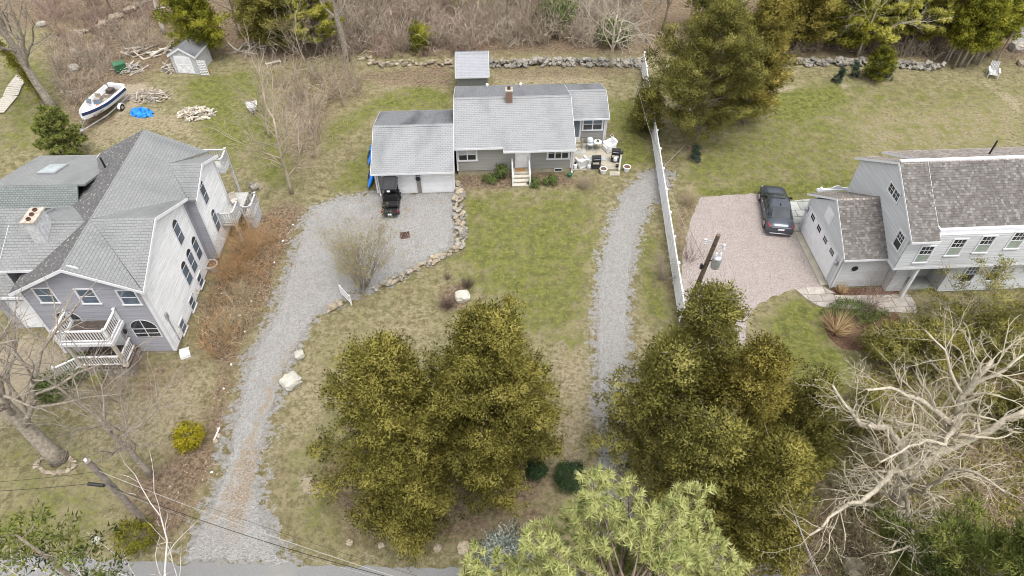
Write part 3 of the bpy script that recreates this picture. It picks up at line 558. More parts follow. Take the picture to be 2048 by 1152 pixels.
def grow(segs, p, d, L, r, lvl, mx, rng, nch, wob, up, taper=.45, tips=None, ratio=.62, ang=.75):
    n = 5 if lvl < 2 else 3 if lvl < mx else 2; pts = [(p, d, r)]
    for i in range(n):
        d = nrm(d + rng.normal(0, wob, 3) + np.array([0, 0, up])); q = p + d * L / n; r1 = r * (1 - (1 - taper) / n) if lvl < mx else r * .6
        segs.append((p, q, r, r1)); p, r = q, r1; pts.append((p, d, r))
    if lvl >= mx:
        if tips is not None: tips.append((p, d))
        return
    k = nch[lvl]
    for j in range(k):
        x = (.32 + .68 * (j + rng.uniform(0, 1)) / k) * n; i = min(n, int(x)); pp, dd, rr = pts[i]
        if i < n: pp = pp + (pts[i + 1][0] - pp) * (x - i)
        side = np.cross(dd, rng.normal(size=3)); side = nrm(side); e = nrm(dd * math.cos(ang) + side * math.sin(ang) * rng.uniform(.7, 1.3))
        grow(segs, pp, e, L * ratio * rng.uniform(.65, 1.15), max(.006, rr * rng.uniform(.45, .7)), lvl + 1, mx, rng, nch, wob, up, taper, tips, ratio, ang)
    grow(segs, p, d, L * ratio, max(.006, r), lvl + 1, mx, rng, nch, wob, up, taper, tips, ratio, ang)

def bare_tree(name, label, base, H, seed, mat, nch=(7, 5, 4, 3), mx=4, r=None, lean=(0, 0, 1), wob=.16, up=.05, trunk_frac=.5, group=None, limbs=None, ang=.75, ratio=.6, buds=None, cat='tree', twig=None):
    rng = np.random.default_rng(seed); th = thing(name, label, cat, (base[0], base[1], 0), 0, group); segs, tips = [], []; r = r or H * .016
    if limbs is None:
        tr = []; d = nrm(lean); p = np.array([0, 0, -.05]); k = 8; L = H * trunk_frac; path = [(p, r * 1.25)]
        for i in range(k):
            d = nrm(d + rng.normal(0, .05, 3)); p = p + d * L / k; path.append((p, r * (1 - .5 * (i + 1) / k)))
        mb = MB(); mb.tube([q for q, _ in path], [w for _, w in path], 9); mb.build('trunk', mat, th, True)
        for j in range(nch[0]):
            x = .35 + .65 * (j + .5) / nch[0]; i = int(x * k); pp = path[i][0]; az = j * 2.4 + rng.normal(0, .3); e = nrm(np.array([math.cos(az), math.sin(az), 0]) * .75 + d * rng.uniform(.5, 1.0))
            grow(segs, pp, e, H * .36 * rng.uniform(.7, 1.1), path[i][1] * .55, 1, mx, rng, nch, wob, up, tips=tips, ratio=ratio, ang=ang)
        grow(segs, p, d, H * .4, path[-1][1], 1, mx, rng, nch, wob, up, tips=tips, ratio=ratio, ang=ang)
    else:
        for path, ra, rb in limbs:
            path = [np.array(q, float) - np.array([base[0], base[1], 0]) for q in path]; mb = MB(); fine = [path[0]]
            for a, b in zip(path[:-1], path[1:]):
                L = np.linalg.norm(b - a); m = max(2, int(L / .5))
                for s in range(1, m + 1): fine.append(a + (b - a) * s / m + (rng.normal(0, .05, 3) if s < m else 0))
            k = len(fine); rad = [ra + (rb - ra) * i / (k - 1) for i in range(k)]; mb.tube(fine, rad, 8); mb.build('trunk' if ra > .2 else 'limb', mat, th, True)
            for i in range(max(2, k // 5), k):
                for _ in range(2):
                    dd = nrm(fine[i] - fine[i - 1]); e = nrm(dd * .7 + np.cross(dd, rng.normal(size=3)) * .9 + np.array([0, 0, .25])); grow(segs, fine[i], e, rng.uniform(.8, 1.7), max(.012, rad[i] * .45), 2, mx, rng, nch, wob, up, tips=tips, ratio=ratio, ang=ang)
    join_sticks('branches', segs, twig or mat, th)
    if buds and tips:
        C = np.array([q for q, _ in tips]); D = np.array([d for _, d in tips]); V, F, tn = leaves(C, D, buds[1], .06, .07, .045, rng); stuff(link('buds', fast_mesh('buds', V, F, buds[0], tn, normals=leaves.N), th))
    return th
def bare_shrub(name, label, base, H, R, seed, mat, stems=26, mx=3, nch=(0, 4, 3, 2), wob=.14, buds=None, group=None, cat='shrub', r=.012, up=.06, spread0=.12):
    rng = np.random.default_rng(seed); th = thing(name, label, cat, (base[0], base[1], 0), 0, group); segs, tips = [], []
    for i in range(stems):
        az = rng.uniform(0, 6.28); tilt = math.sqrt(rng.uniform(0, 1)); d = nrm((math.cos(az) * tilt * R / H * 1.1, math.sin(az) * tilt * R / H * 1.1, 1)); b = np.array([math.cos(az) * tilt * R * spread0, math.sin(az) * tilt * R * spread0, -.03])
        grow(segs, b, d, H * rng.uniform(.45, .7), r * rng.uniform(.7, 1.2), 1, mx, rng, nch, wob, up, tips=tips, ratio=.55, ang=.55)
    join_sticks('stems', segs, mat, th)
    if buds: 
        C = np.array([q for q, _ in tips]); D = np.array([d for _, d in tips]); V, F, tn = leaves(C, D, buds[1], buds[2] if len(buds) > 2 else .08, .08, .05, rng); stuff(link('buds', fast_mesh('buds', V, F, buds[0], tn, normals=leaves.N), th))
    return th
def leafy_shrub(name, label, base, R, H, seed, mat, n=160, nleaf=30, ln=.09, wd=.05, spread=.1, bark=None, group=None, cat='shrub', el=None):
    rng = np.random.default_rng(seed); th = thing(name, label, cat, (base[0], base[1], 0), 0, group); a = rng.normal(size=(n, 3)); a /= np.linalg.norm(a, axis=1, keepdims=True); a[:, 2] = np.abs(a[:, 2]) * rng.choice([1, 1, 1, -.5], n)
    rr = rng.uniform(.55, 1.0, n) ** .5; ex = R * (el or 1.0); C = a * rr[:, None] * np.array([ex, R, H * .55]) * (1 + .12 * np.sin(5 * a[:, 0:1] + seed) + .1 * np.cos(7 * a[:, 1:2])) + np.array([0, 0, H * .45]); C[:, 2] = np.maximum(C[:, 2], .05)
    V, F, tn = leaves(C, a * .8 + np.array([0, 0, .4]), nleaf, spread, ln, wd, rng, rng.uniform(.3, .75, n), .8); stuff(link('foliage', fast_mesh('foliage', V, F, mat, tn, normals=leaves.N), th))
    segs = [(np.array([rng.normal(0, .05), rng.normal(0, .05), -.02]), C[i], .014, .006) for i in range(0, n, max(1, n // 18))]; join_sticks('stems', segs, bark or m_barkb, th); return th
def tussock(name, label, base, R, H, seed, mat, n=420, group=None):
    rng = np.random.default_rng(seed); th = thing(name, label, 'ornamental grass', (base[0], base[1], 0), 0, group); az = rng.uniform(0, 6.28, n); tl = np.sqrt(rng.uniform(.05, 1, n)); D = np.stack([np.cos(az) * tl * R / H, np.sin(az) * tl * R / H, np.ones(n)], 1); D /= np.linalg.norm(D, axis=1, keepdims=True)
    B = np.stack([np.cos(az) * tl * R * .15, np.sin(az) * tl * R * .15, np.zeros(n)], 1); V, F, tn = leaves(B, D, 1, .02, math.hypot(R, H) * .85, .03, rng, rng.uniform(.2, .9, n), .08); stuff(link('blades', fast_mesh('blades', V, F, mat, tn, normals=leaves.N), th)); return th

def in_poly(poly, n, rng):
    poly = np.array(poly); lo, hi = poly.min(0), poly.max(0); out = []
    while len(out) < n:
        q = rng.uniform(lo, hi, (n * 2, 2)); d = sdist(q[:, 0], q[:, 1], [tuple(p) for p in poly]); out += list(q[d > 0])
    return np.array(out[:n])
def thicket(name, label, polys, seed, mat, per=.9, stems=9, H=(.9, 2.0), r=.011, R=.75, tw=2, holes=()):
    """a tangle of bare stems that nobody could count: one object"""
    rng = np.random.default_rng(seed); B = []
    for poly in polys:
        poly = np.array(poly); x, y = poly[:, 0], poly[:, 1]; area = .5 * abs(np.dot(x, np.roll(y, 1)) - np.dot(y, np.roll(x, 1))); B.append(in_poly(poly, max(3, int(area * per)), rng))
    B = np.concatenate(B)
    for hx, hy, hr in holes: B = B[np.hypot(B[:, 0] - hx, B[:, 1] - hy) > hr]
    N = len(B); h = rng.uniform(*H, N) * (.75 + .5 * (np.sin(B[:, 0] * .7 + seed) * np.cos(B[:, 1] * .9) * .5 + .5)); S = N * stems; b = np.repeat(np.concatenate([B, np.zeros((N, 1))], 1), stems, 0) + np.concatenate([rng.normal(0, .12, (S, 2)), np.full((S, 1), -.02)], 1); hh = np.repeat(h, stems) * rng.uniform(.6, 1.15, S)
    az = rng.uniform(0, 6.283, S); tl = rng.uniform(.1, 1.0, S) * R; D = np.stack([np.cos(az) * tl, np.sin(az) * tl, np.ones(S)], 1)
    P0s, P1s, r0, r1 = [], [], [], []; p = b; d = D; K = 3; mids = []; T0, T1 = [], []
    for k in range(K):
        d = d + rng.normal(0, .22, (S, 3)) + np.array([0, 0, -.10 * k]); q = p + d / np.linalg.norm(d, axis=1, keepdims=True) * (hh / K * 1.15)[:, None]; P0s.append(p); P1s.append(q); r0.append(np.full(S, r * (1 - .2 * k))); r1.append(np.full(S, r * (1 - .2 * (k + 1)))); p = q; mids.append((q, d))
    for k in range(0, K):
        for _ in range(tw):
            q, d0 = mids[k]; e = d0 / np.linalg.norm(d0, axis=1, keepdims=True) + rng.normal(0, .75, (S, 3)); e /= np.linalg.norm(e, axis=1, keepdims=True); T0.append(q); T1.append(q + e * (hh * rng.uniform(.18, .45, S))[:, None])
    V, F = prisms(np.concatenate(P0s), np.concatenate(P1s), np.concatenate(r0), np.concatenate(r1), 3); F = tri(F); V2, F2 = blades(np.concatenate(T0), np.concatenate(T1), r * .6, rng); F = np.concatenate([F, F2 + len(V)]); V = np.concatenate([V, V2])
    return tag(link(name, fast_mesh(name, V, F, mat)), label, 'thicket', None, 'stuff')
# ------------------------------------------------------------------ building helpers
def WF(o, ux, n):
    o, ux, n = np.array(o, float), np.array(ux, float), np.array(n, float)
    return lambda u, v, w: o + ux * u + np.array([0, 0, 1.0]) * v + n * w
def clip_band(poly, z0, z1):
    def cl(pts, z, keep_above):
        out = []
        for i in range(len(pts)):
            a, b = pts[i], pts[(i + 1) % len(pts)]; ia = (a[1] >= z) == keep_above; ib = (b[1] >= z) == keep_above
            if ia: out.append(a)
            if ia != ib:
                t = (z - a[1]) / (b[1] - a[1]); out.append((a[0] + (b[0] - a[0]) * t, z))
        return out
    p = cl(poly, z0, True); return cl(p, z1, False) if len(p) > 2 else []
def clapboard(mb, f, poly, course=.14, lap=.03):
    """a convex wall outline in overlapping boards: every course leans out at its foot"""
    zs = [p[1] for p in poly]; z0, z1 = min(zs), max(zs); n = int(math.ceil((z1 - z0) / course))
    for i in range(n):
        a, b = z0 + i * course, min(z1, z0 + (i + 1) * course); pl = clip_band(poly, a, b + 1e-6)
        if len(pl) < 3: continue
        out = lambda z: lap * (1 - (z - a) / course)
        k = len(pl); mb.add([f(u, v, out(v)) for u, v in pl], [tuple(range(k))])
        lo = [p for p in pl if abs(p[1] - a) < 1e-5]
        if len(lo) >= 2:
            u0, u1 = min(p[0] for p in lo), max(p[0] for p in lo); mb.add([f(u0, a, 0), f(u1, a, 0), f(u1, a, lap), f(u0, a, lap)], [(0, 1, 2, 3)])
def wall(parent, f, poly, mat, course=.14, name='wall'):
    mb = MB(); clapboard(mb, f, poly, course); o = mb.build(name, mat, parent, fix=False)
    back = MB(); back.pf(f, poly, -.12, -.004); return o
def window(parent, f, u0, u1, v0, v1, sashes=1, kind='double', mats=None, casing=.09, glass=None, name='window', munt=None, label=None):
    """casing and sill stand proud of the wall, each pane is a mesh of its own"""
    mb = MB(); c = casing; mb.bf(f, u0, u0 + c, v0 + c, v1 - c, .0, .055); mb.bf(f, u1 - c, u1, v0 + c, v1 - c, .0, .055); mb.bf(f, u0, u1, v1 - c, v1, .0, .062); mb.bf(f, u0 - .03, u1 + .03, v0, v0 + c, .0, .085)
    w = (u1 - u0 - 2 * c) / sashes; panes = []
    for i in range(sashes):
        a, b = u0 + c + i * w, u0 + c + (i + 1) * w
        if i: mb.bf(f, a - .04, a + .04, v0 + c, v1 - c, .0, .052)
        e = .035 if not i else .05; e2 = .035 if i == sashes - 1 else .05
        rows = [(v0 + c, v1 - c)] if kind == 'single' else [(v0 + c, (v0 + v1) / 2 - .02), ((v0 + v1) / 2 + .02, v1 - c)]
        for k, (y0, y1) in enumerate(rows): panes.append((a + e, b - e2, y0, y1, k))
        if kind != 'single': mb.bf(f, a + e - .01, b - e2 + .01, (v0 + v1) / 2 - .025, (v0 + v1) / 2 + .025, .0, .045)
    win = mb.build(name, mats or m_trim, parent)
    if label: win['label'] = label
    for a, b, y0, y1, k in panes:
        gm = glass[k % len(glass)] if isinstance(glass, (list, tuple)) else (glass or m_glass)
        p = MB(); p.bf(f, a, b, y0, y1, .0, .03); p.build('pane', gm, win)
        if munt and (k == 1 or munt[2]):
            g = MB()
            for i in range(1, munt[0]): x = a + (b - a) * i / munt[0]; g.bf(f, x - .013, x + .013, y0, y1, .03, .041)
            for i in range(1, munt[1]): y = y0 + (y1 - y0) * i / munt[1]; g.bf(f, a, b, y - .013, y + .013, .03, .039)
            g.build('muntins', mats or m_trim, win)
    return win
def arch_window(parent, f, uc, v0, w, h, lights=1, glass=None, quarter=False):
    """tall light under a half-round head"""
    hw = w / 2; hb = h - hw; k = 10; outer = [(uc - hw, v0), (uc + hw, v0)] + [(uc + hw * math.cos(math.pi * i / k), v0 + hb + hw * math.sin(math.pi * i / k)) for i in range(k + 1)]
    mb = MB(); mb.pf(f, outer, .0, .05); win = mb.build('arched_window', m_trim, parent); e = .07
    lw = (w - 2 * e) / lights
    for i in range(lights):
        a, b = uc - hw + e + i * lw + (.03 if i else 0), uc - hw + e + (i + 1) * lw - (.03 if i < lights - 1 else 0); p = MB(); p.bf(f, a, b, v0 + e, v0 + hb - .04, .05, .058); p.build('pane', glass or m_glass, win)
        mr = MB(); mr.bf(f, a, b, v0 + hb * .5 - .02, v0 + hb * .5 + .02, .058, .07); mr.build('sash_bar', m_trim, win)
    hi = hw - e
    for i in range(lights):
        k0, k1 = (0, k) if lights == 1 else ((k // 2, k) if i == 0 else (0, k // 2)); sh = 0 if lights == 1 else (-.03 if i == 0 else .03)
        pts = [(uc + sh + hi * math.cos(math.pi * j / k), v0 + hb + .04 + hi * math.sin(math.pi * j / k)) for j in range(k0, k1 + 1)]
        if lights > 1: pts.append((uc + sh, v0 + hb + .04))
        p = MB(); p.pf(f, pts, .05, .058); p.build('pane', m_glassd, win)
    return win
def railing(parent, p0, p1, h=.95, z=0.0, gap=.14, mat=None, posts=(True, True), name='railing', rise=0.0, solid=.045):
    """posts and two rails, with every baluster a piece of its own"""
    mat = mat or m_white; a, b = np.array([p0[0], p0[1], z], float), np.array([p1[0], p1[1], z + rise], float); d = b - a; L = np.linalg.norm(d[:2]); an = math.atan2(d[1], d[0]); mb = MB()
    def bar(z0, t, w):
        n = np.array([-d[1], d[0], 0]) / L * w / 2; vs = [q + s * n + np.array([0, 0, zz]) for q in (a, b) for s in (-1, 1) for zz in (z0, z0 + t)]; mb.add(vs, [(0, 1, 3, 2), (4, 6, 7, 5), (0, 4, 5, 1), (2, 3, 7, 6), (1, 5, 7, 3), (0, 2, 6, 4)])
    bar(h - .06, .06, .11); bar(.10, .06, .07)
    for q, on in ((a, posts[0]), (b, posts[1])):
        if on: mb.box((q[0], q[1], q[2] + h / 2 + .03), (.11, .11, h + .06), an); mb.box((q[0], q[1], q[2] + h + .08), (.15, .15, .05), an)
    o = mb.build(name, mat, parent); bm = MB(); bm.box((0, 0, (h - .16) / 2), (solid, .035, h - .16)); me = bm.mesh('baluster', mat); n = int(L / gap)
    for i in range(1, n): q = a + d * i / n; link('baluster', me, o, (q[0], q[1], q[2] + .13), an)
    return o
def gable_roof(parent, x0, x1, y0, y1, ze, zr, mat, mat_back=None, yr=None, t=.12, name='roof', fascia=.14, ov=.0):
    """ridge along x; the two slopes, the ridge cap and the white fascia are pieces"""
    yr = (y0 + y1) / 2 if yr is None else yr; mb = MB(); mb.slab([(x0, y0, ze), (x1, y0, ze), (x1, yr, zr), (x0, yr, zr)], t); o = mb.build(name, mat, parent)
    b = MB(); b.slab([(x0, yr, zr), (x1, yr, zr), (x1, y1, ze), (x0, y1, ze)], t); b.build('back_slope', mat_back or mat, o)
    cp = MB(); dz = .035; s = (zr - ze) / max(.1, yr - y0); cp.slab([(x0, yr - .15, zr + dz - .15 * s), (x1, yr - .15, zr + dz - .15 * s), (x1, yr, zr + dz), (x0, yr, zr + dz)], .02); s2 = (zr - ze) / max(.1, y1 - yr); cp.slab([(x0, yr, zr + dz), (x1, yr, zr + dz), (x1, yr + .15, zr + dz - .15 * s2), (x0, yr + .15, zr + dz - .15 * s2)], .02); cp.build('ridge_cap', mat, o)
    fm = MB(); e = .025
    fm.span((x0 - e, y0 - e, ze - t - .05), (x1 + e, y0 - .001, ze - .012)); fm.span((x0 - e, y1 + .001, ze - t - .05), (x1 + e, y1 + e, ze - .012))
    for x in (x0, x1):
        sg = -1 if x == x0 else 1; xa, xb = (x - e, x - .001) if sg < 0 else (x + .001, x + e)
        for (ya, za, yb, zb) in ((y0, ze, yr, zr), (yr, zr, y1, ze)):
            fm.add([(xa, ya, za - .012), (xa, yb, zb - .012), (xb, yb, zb - .012), (xb, ya, za - .012), (xa, ya, za - t - .05), (xa, yb, zb - t - .05), (xb, yb, zb - t - .05), (xb, ya, za - t - .05)], [(0, 1, 2, 3), (7, 6, 5, 4), (0, 4, 5, 1), (2, 6, 7, 3), (0, 3, 7, 4), (1, 5, 6, 2)])
    fm.build('fascia', m_trim, o); return o
def core(parent, poly_pts, z0, z1, name='house_core'):
    mb = MB(); mb.prism(poly_pts, z0, z1); return mb.build(name, m_dark, parent)

# ================================================================== the grey ranch house in the middle
FM = Frame((-4.22, 41.42), 2.7)
rh = thing('ranch_house', 'grey clapboard single storey house with pale grey shingle roof and two garage doors', 'house', FM.o, 2.7)
fr = WF((.12, .42, 0), (1, 0, 0), (0, -1, 0))                       # front wall
wall(rh, fr, [(0, .42), (8.6, .42), (8.6, 2.62), (0, 2.62)], m_sid_main)
wr = WF((8.72, .42, 0), (0, 1, 0), (1, 0, 0)); wall(rh, wr, [(0, .42), (7.8, .42), (7.8, 2.62), (3.93, 3.95), (0, 2.62)], m_sid_main)
wl_ = WF((.12, 8.22, 0), (0, -1, 0), (-1, 0, 0)); wall(rh, wl_, [(0, .42), (7.8, .42), (7.8, 2.62), (3.87, 3.95), (0, 2.62)], m_sid_main)
wb = WF((11.72, 8.22, 0), (-1, 0, 0), (0, 1, 0)); wall(rh, wb, [(0, .42), (11.6, .42), (11.6, 2.6), (0, 2.6)], m_sid_main)
mb = MB(); mb.span((.16, .45, 0), (8.68, 8.18, .44)); mb.span((8.7, 3.95, 0), (11.68, 8.17, .44)); mb.build('foundation', m_found, rh)
mb = MB(); mb.span((.13, .43, .43), (8.71, 8.2, 2.5)); mb.span((8.72, 3.93, .43), (11.7, 8.2, 2.45)); mb.build('inner_walls', m_sid_main, rh)
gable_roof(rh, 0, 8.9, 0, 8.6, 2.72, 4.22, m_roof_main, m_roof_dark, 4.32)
mb = MB(); mb.slab([(3.6, -.36, 2.60), (8.9, -.36, 2.60), (8.9, .02, 2.735), (3.6, .02, 2.735)], .1); po = mb.build('roof_extension', m_roof_main, rh)
mb = MB(); mb.span((3.58, -.385, 2.44), (8.92, -.362, 2.59)); mb.span((3.578, -.36, 2.45), (3.599, .0, 2.6)); mb.span((8.901, -.36, 2.45), (8.925, .0, 2.6)); mb.build('fascia', m_trim, po)
mb = MB(); mb.span((3.62, -.355, 2.44), (8.88, .42, 2.46)); mb.span((.05, .0, 2.56), (3.6, .42, 2.58)); mb.build('soffit', m_white, rh)
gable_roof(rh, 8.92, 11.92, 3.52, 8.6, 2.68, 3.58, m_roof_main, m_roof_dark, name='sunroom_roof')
wg = WF((8.72, 3.92, 0), (1, 0, 0), (0, -1, 0)); wall(rh, wg, [(0, .3), (3.0, .3), (3.0, 2.62), (0, 2.62)], m_sid_main)
wgr = WF((11.72, 3.92, 0), (0, 1, 0), (1, 0, 0)); wall(rh, wgr, [(0, .42), (4.3, .42), (4.3, 2.62), (2.14, 3.4), (0, 2.62)], m_sid_main)
# corner boards and downspouts
def boards(parent, name, *spans):
    for a, b in spans: mb = MB(); mb.span(a, b); mb.build(name, m_trim, parent)
boards(rh, 'corner_board', ((.10, .36, .42), (.22, .385, 2.6)), ((8.64, .36, .42), (8.76, .385, 2.6)), ((8.752, .386, .42), (8.78, .52, 2.6)), ((11.62, 3.86, .3), (11.78, 3.885, 2.6)), ((11.752, 3.886, .42), (11.78, 4.04, 2.6)))
for path in ([(8.8, .30, 2.5), (8.86, .3, 2.3), (8.8, .30, .25), (8.8, .05, .12)], [(11.85, 3.75, 2.5), (11.80, 3.85, 2.2), (11.80, 3.85, .2), (11.8, 3.6, .1)]):
    mb = MB(); mb.tube(path, .045, 6); mb.build('downspout', m_trim, rh)
# windows and front door
window(rh, fr, .05, 1.55, 1.28, 2.45, 2, glass=[m_glassd, m_blind], casing=.12)
window(rh, fr, 6.72, 8.45, 1.22, 2.4, 3, glass=[m_glassd, m_glassd], casing=.12)
for x in (2.95, 7.35):
    w_ = MB(); w_.bf(fr, x, x + .62, .08, .38, .0, .03); w_ = w_.build('basement_window', m_trim, rh); p = MB(); p.bf(fr, x + .06, x + .56, .16, .33, .03, .04); p.build('pane', m_dark, w_)
mb = MB(); mb.bf(fr, 4.35, 4.45, .55, 2.62, 0, .06); mb.bf(fr, 5.4, 5.5, .55, 2.62, 0, .06); mb.bf(fr, 4.45, 5.4, 2.52, 2.62, 0, .06); dfo = mb.build('door_frame', m_trim, rh)
mb = MB(); mb.bf(fr, 4.45, 5.4, .56, 2.52, 0, .035)
for a, b, c, d in ((4.57, 4.89, .72, 1.2), (4.97, 5.29, .72, 1.2), (4.57, 4.89, 1.35, 2.3), (4.97, 5.29, 1.35, 2.3)): mb.bf(fr, a, b, c, d, .035, .045)
dr = mb.build('front_door', m_white, rh); mb = MB(); mb.bf(fr, 5.27, 5.33, 1.48, 1.56, .035, .10); mb.build('handle', m_steel, dr)
mb = MB(); q = fr(5.72, 2.15, .12); mb.lathe((q[0], q[1], q[2] - .14), [(.02, .0), (.07, .03), (.08, .2), (.03, .27)], 8); mb.bf(fr, 5.69, 5.75, 2.2, 2.26, 0, .1); mb.build('door_lamp', m_black, rh)
# chimney
mb = MB(); mb.span((3.95, 3.75, 3.6), (4.42, 4.25, 4.98)); ch = mb.build('chimney', m_brick, rh)
bme = MB(); bme.box((0, 0, 0), (.115, .012, .055)); bme = bme.mesh('brick', m_brick)
for r in range(10):
    for k in range(4):
        x = 3.95 + .06 + k * .115 + (.04 if r % 2 else 0)
        if x < 4.40: link('brick', bme, ch, (x, 3.745, 4.10 + r * .075))
mb = MB(); mb.span((3.90, 3.70, 4.98), (4.47, 4.30, 5.08)); mb.build('cap', m_conc, ch); mb = MB(); mb.lathe((4.18, 4.0, 5.08), [(.13, 0), (.13, .16), (.10, .16), (.10, .02)], 10); mb.build('flue', m_rust, ch)
for x in (2.6, 5.3): mb = MB(); mb.lathe((x, 7.9, 2.85), [(.05, 0), (.05, .35), (.13, .36), (.09, .44)], 8); mb.build('roof_vent', m_trim, rh)
# sunroom front: glass door and window
window(rh, wg, 1.18, 2.82, 1.32, 2.5, 2, kind='double', glass=[m_glassd, m_glass], casing=.1)
mb = MB(); mb.bf(wg, .28, .36, .5, 2.5, 0, .06); mb.bf(wg, 1.0, 1.1, .5, 2.5, 0, .06); mb.bf(wg, .36, 1.0, 2.4, 2.5, 0, .06); mb.bf(wg, .36, 1.0, .5, .74, 0, .055); gd = mb.build('storm_door', m_trim, rh)
mb = MB(); mb.bf(wg, .44, .94, .78, 2.36, 0, .03); mb.build('pane', m_glass, gd); mb = MB(); mb.bf(wg, .95, .99, 1.35, 1.45, .055, .1); mb.build('handle', m_steel, gd)
for i in range(3): mb = MB(); mb.span((8.95, 3.88 - .3 * (i + 1), 0), (9.85, 3.88 - .3 * i, .48 - .16 * i)); mb.build('back_step', m_conc, rh)
mb = MB(); mb.box((9.92, 3.25, .5), (.1, .1, 1.0)); mb.build('step_post', m_wood, rh)
# front steps
sx0, sx1 = 4.2, 5.55
mb = MB(); mb.span((sx0, -.30, 0), (sx1, .40, .54)); st = mb.build('front_steps', m_conc, rh)
for i in range(3): mb = MB(); mb.span((sx0, -.62 - .32 * i, 0), (sx1, -.30 - .32 * i - .002, .40 - .14 * i)); mb.build('step', m_conc, st); mb = MB(); mb.span((sx0 - .02, -.64 - .32 * i, .40 - .14 * i + .002), (sx1 + .02, -.34 - .32 * i, .43 - .14 * i)); mb.build('tread', m_palewood, st)
mb = MB(); mb.span((sx0 + .28, -.08, .545), (sx1 - .3, .3, .562)); mb.build('doormat', M('coir_mat', (.28, .15, .06), .95, .2, 20), st)
for x in (sx0 + .04, sx1 - .04):
    mb = MB(); mb.box((x, -.25, .95), (.09, .09, .95)); mb.box((x, -1.2, .55), (.1, .1, 1.1)); mb.box((x, .3, 1.0), (.09, .09, .9))
    mb.span((x - .05, -.25, 1.36), (x + .05, .36, 1.43)); mb.tube([(x, -.25, 1.40), (x, -1.2, 1.02)], .045, 4); hr = mb.build('stair_rail', m_white, rh)
    if x > 5: 
        mb = MB(); mb.span((x - .03, -.25, .62), (x + .03, .34, 1.34)); mb.build('side_panel', m_white, hr)
# garage
g0, g1 = -5.78, -.1
fg = WF((g0, -1.58, 0), (1, 0, 0), (0, -1, 0)); wall(rh, fg, [(0, .12), (5.68, .12), (5.68, 2.2), (0, 2.2)], m_sid_main)
gl = WF((g0, 5.5, 0), (0, -1, 0), (-1, 0, 0)); wall(rh, gl, [(0, .12), (7.08, .12), (7.08, 2.2), (3.6, 3.2), (0, 2.2)], m_sid_main)
gr = WF((g1, -1.58, 0), (0, 1, 0), (1, 0, 0)); wall(rh, gr, [(0, .2), (2.0, .2), (2.0, 2.3), (0, 2.2)], m_sid_main)
gb = WF((g1, 5.5, 0), (-1, 0, 0), (0, 1, 0)); wall(rh, gb, [(0, .12), (5.68, .12), (5.68, 2.2), (0, 2.2)], m_sid_main)
mb = MB(); mb.span((g0 + .03, -1.55, 0), (g1 - .03, 5.47, .14)); mb.build('garage_foundation', m_found, rh); mb = MB(); mb.span((g0 + .02, -1.56, .14), (g1 - .02, 5.48, 2.1)); mb.build('garage_core', m_sid_main, rh)
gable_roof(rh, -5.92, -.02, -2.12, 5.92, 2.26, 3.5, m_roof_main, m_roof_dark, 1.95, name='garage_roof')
boards(rh, 'corner_board', ((g1 + .032, -1.61, .1), (g1 + .06, -1.45, 2.2)), ((g1 - .1, -1.64, .1), (g1 + .06, -1.612, 2.2)), ((g0, -1.64, .1), (g0 + .12, -1.612, 2.2)))
for a, b in ((.62, 2.86), (3.38, 5.55)):
    mb = MB(); mb.bf(fg, a - .1, a, .05, 2.1, 0, .07); mb.bf(fg, b, b + .1, .05, 2.1, 0, .07); mb.bf(fg, a, b, 2.0, 2.1, 0, .07); mb.bf(fg, a, b, .02, .10, 0, .05); gdr = mb.build('garage_door', m_trim, rh)
    for k in range(4): mb = MB(); mb.bf(fg, a + .004, b - .004, .11 + k * .472, .11 + k * .472 + .462, 0, .04); [mb.bf(fg, a + (b - a) * (j + .12) / 4, a + (b - a) * (j + .88) / 4, .11 + k * .472 + .07, .11 + k * .472 + .39, .04, .05) for j in range(4)]; mb.build('door_panel', m_white, gdr)
mb = MB(); mb.tube([(g0 + .3, -2.0, 2.1), (g0 + .22, -1.7, 1.85), (g0 + .22, -1.68, .2), (g0 + .3, -1.95, .08)], .05, 6); mb.build('downspout', m_trim, rh)
q = fg(3.12, 1.42, .0); mb = MB(); mb.cyl(q, fg(3.12, 1.42, .16), .17, .15, 14); lp = mb.build('wall_lamp', m_white, rh); mb = MB(); mb.cyl(fg(3.12, 1.42, .16), fg(3.12, 1.42, .18), .19, .19, 14); mb.build('lamp_rim', m_black, lp)
mb = MB(); pth = [fg(3.12 + .16 * math.sin(t_ * .9), 1.15 - .85 * abs(math.sin(t_ * .55)), .06 + .02 * math.sin(t_)) for t_ in np.linspace(0, 11, 46)]; mb.tube(pth, .011, 5); mb.build('hose', m_wood, lp)

# ================================================================== garden shed behind it
FS = Frame((-4.78, 52.35), 2.0)
sh = thing('tool_shed', 'small grey board shed with pale shingle roof behind the ranch house', 'shed', FS.o, 2.0)
f = WF((.12, .25, 0), (1, 0, 0), (0, -1, 0)); mb = MB()
for i in range(17): mb.bf(f, i * .152, i * .152 + .147, .05, 2.1, 0, .02 + .004 * (i % 2))
mb.build('front_boards', m_sid_shed, sh)
mb = MB(); mb.span((.12, .255, .02), (2.70, 4.2, 2.2)); mb.prism([(.14, .3), (2.68, .3), (2.68, 4.15), (.14, 4.15)], 2.2, 2.21); mb.build('body', m_sid_shed, sh)
mb = MB(); mb.pf(WF((.13, .25, 0), (0, 1, 0), (1, 0, 0)), [(0, 2.2), (3.95, 2.2), (1.97, 3.1)], 0, 2.55); mb.build('gable', m_sid_shed, sh)
gable_roof(sh, 0, 2.85, 0, 4.4, 2.26, 3.28, m_roof_shed, m_roof_dark)
mb = MB(); mb.bf(f, 1.55, 1.6, 1.0, 1.2, .02, .06); mb.build('handle', m_black, sh)

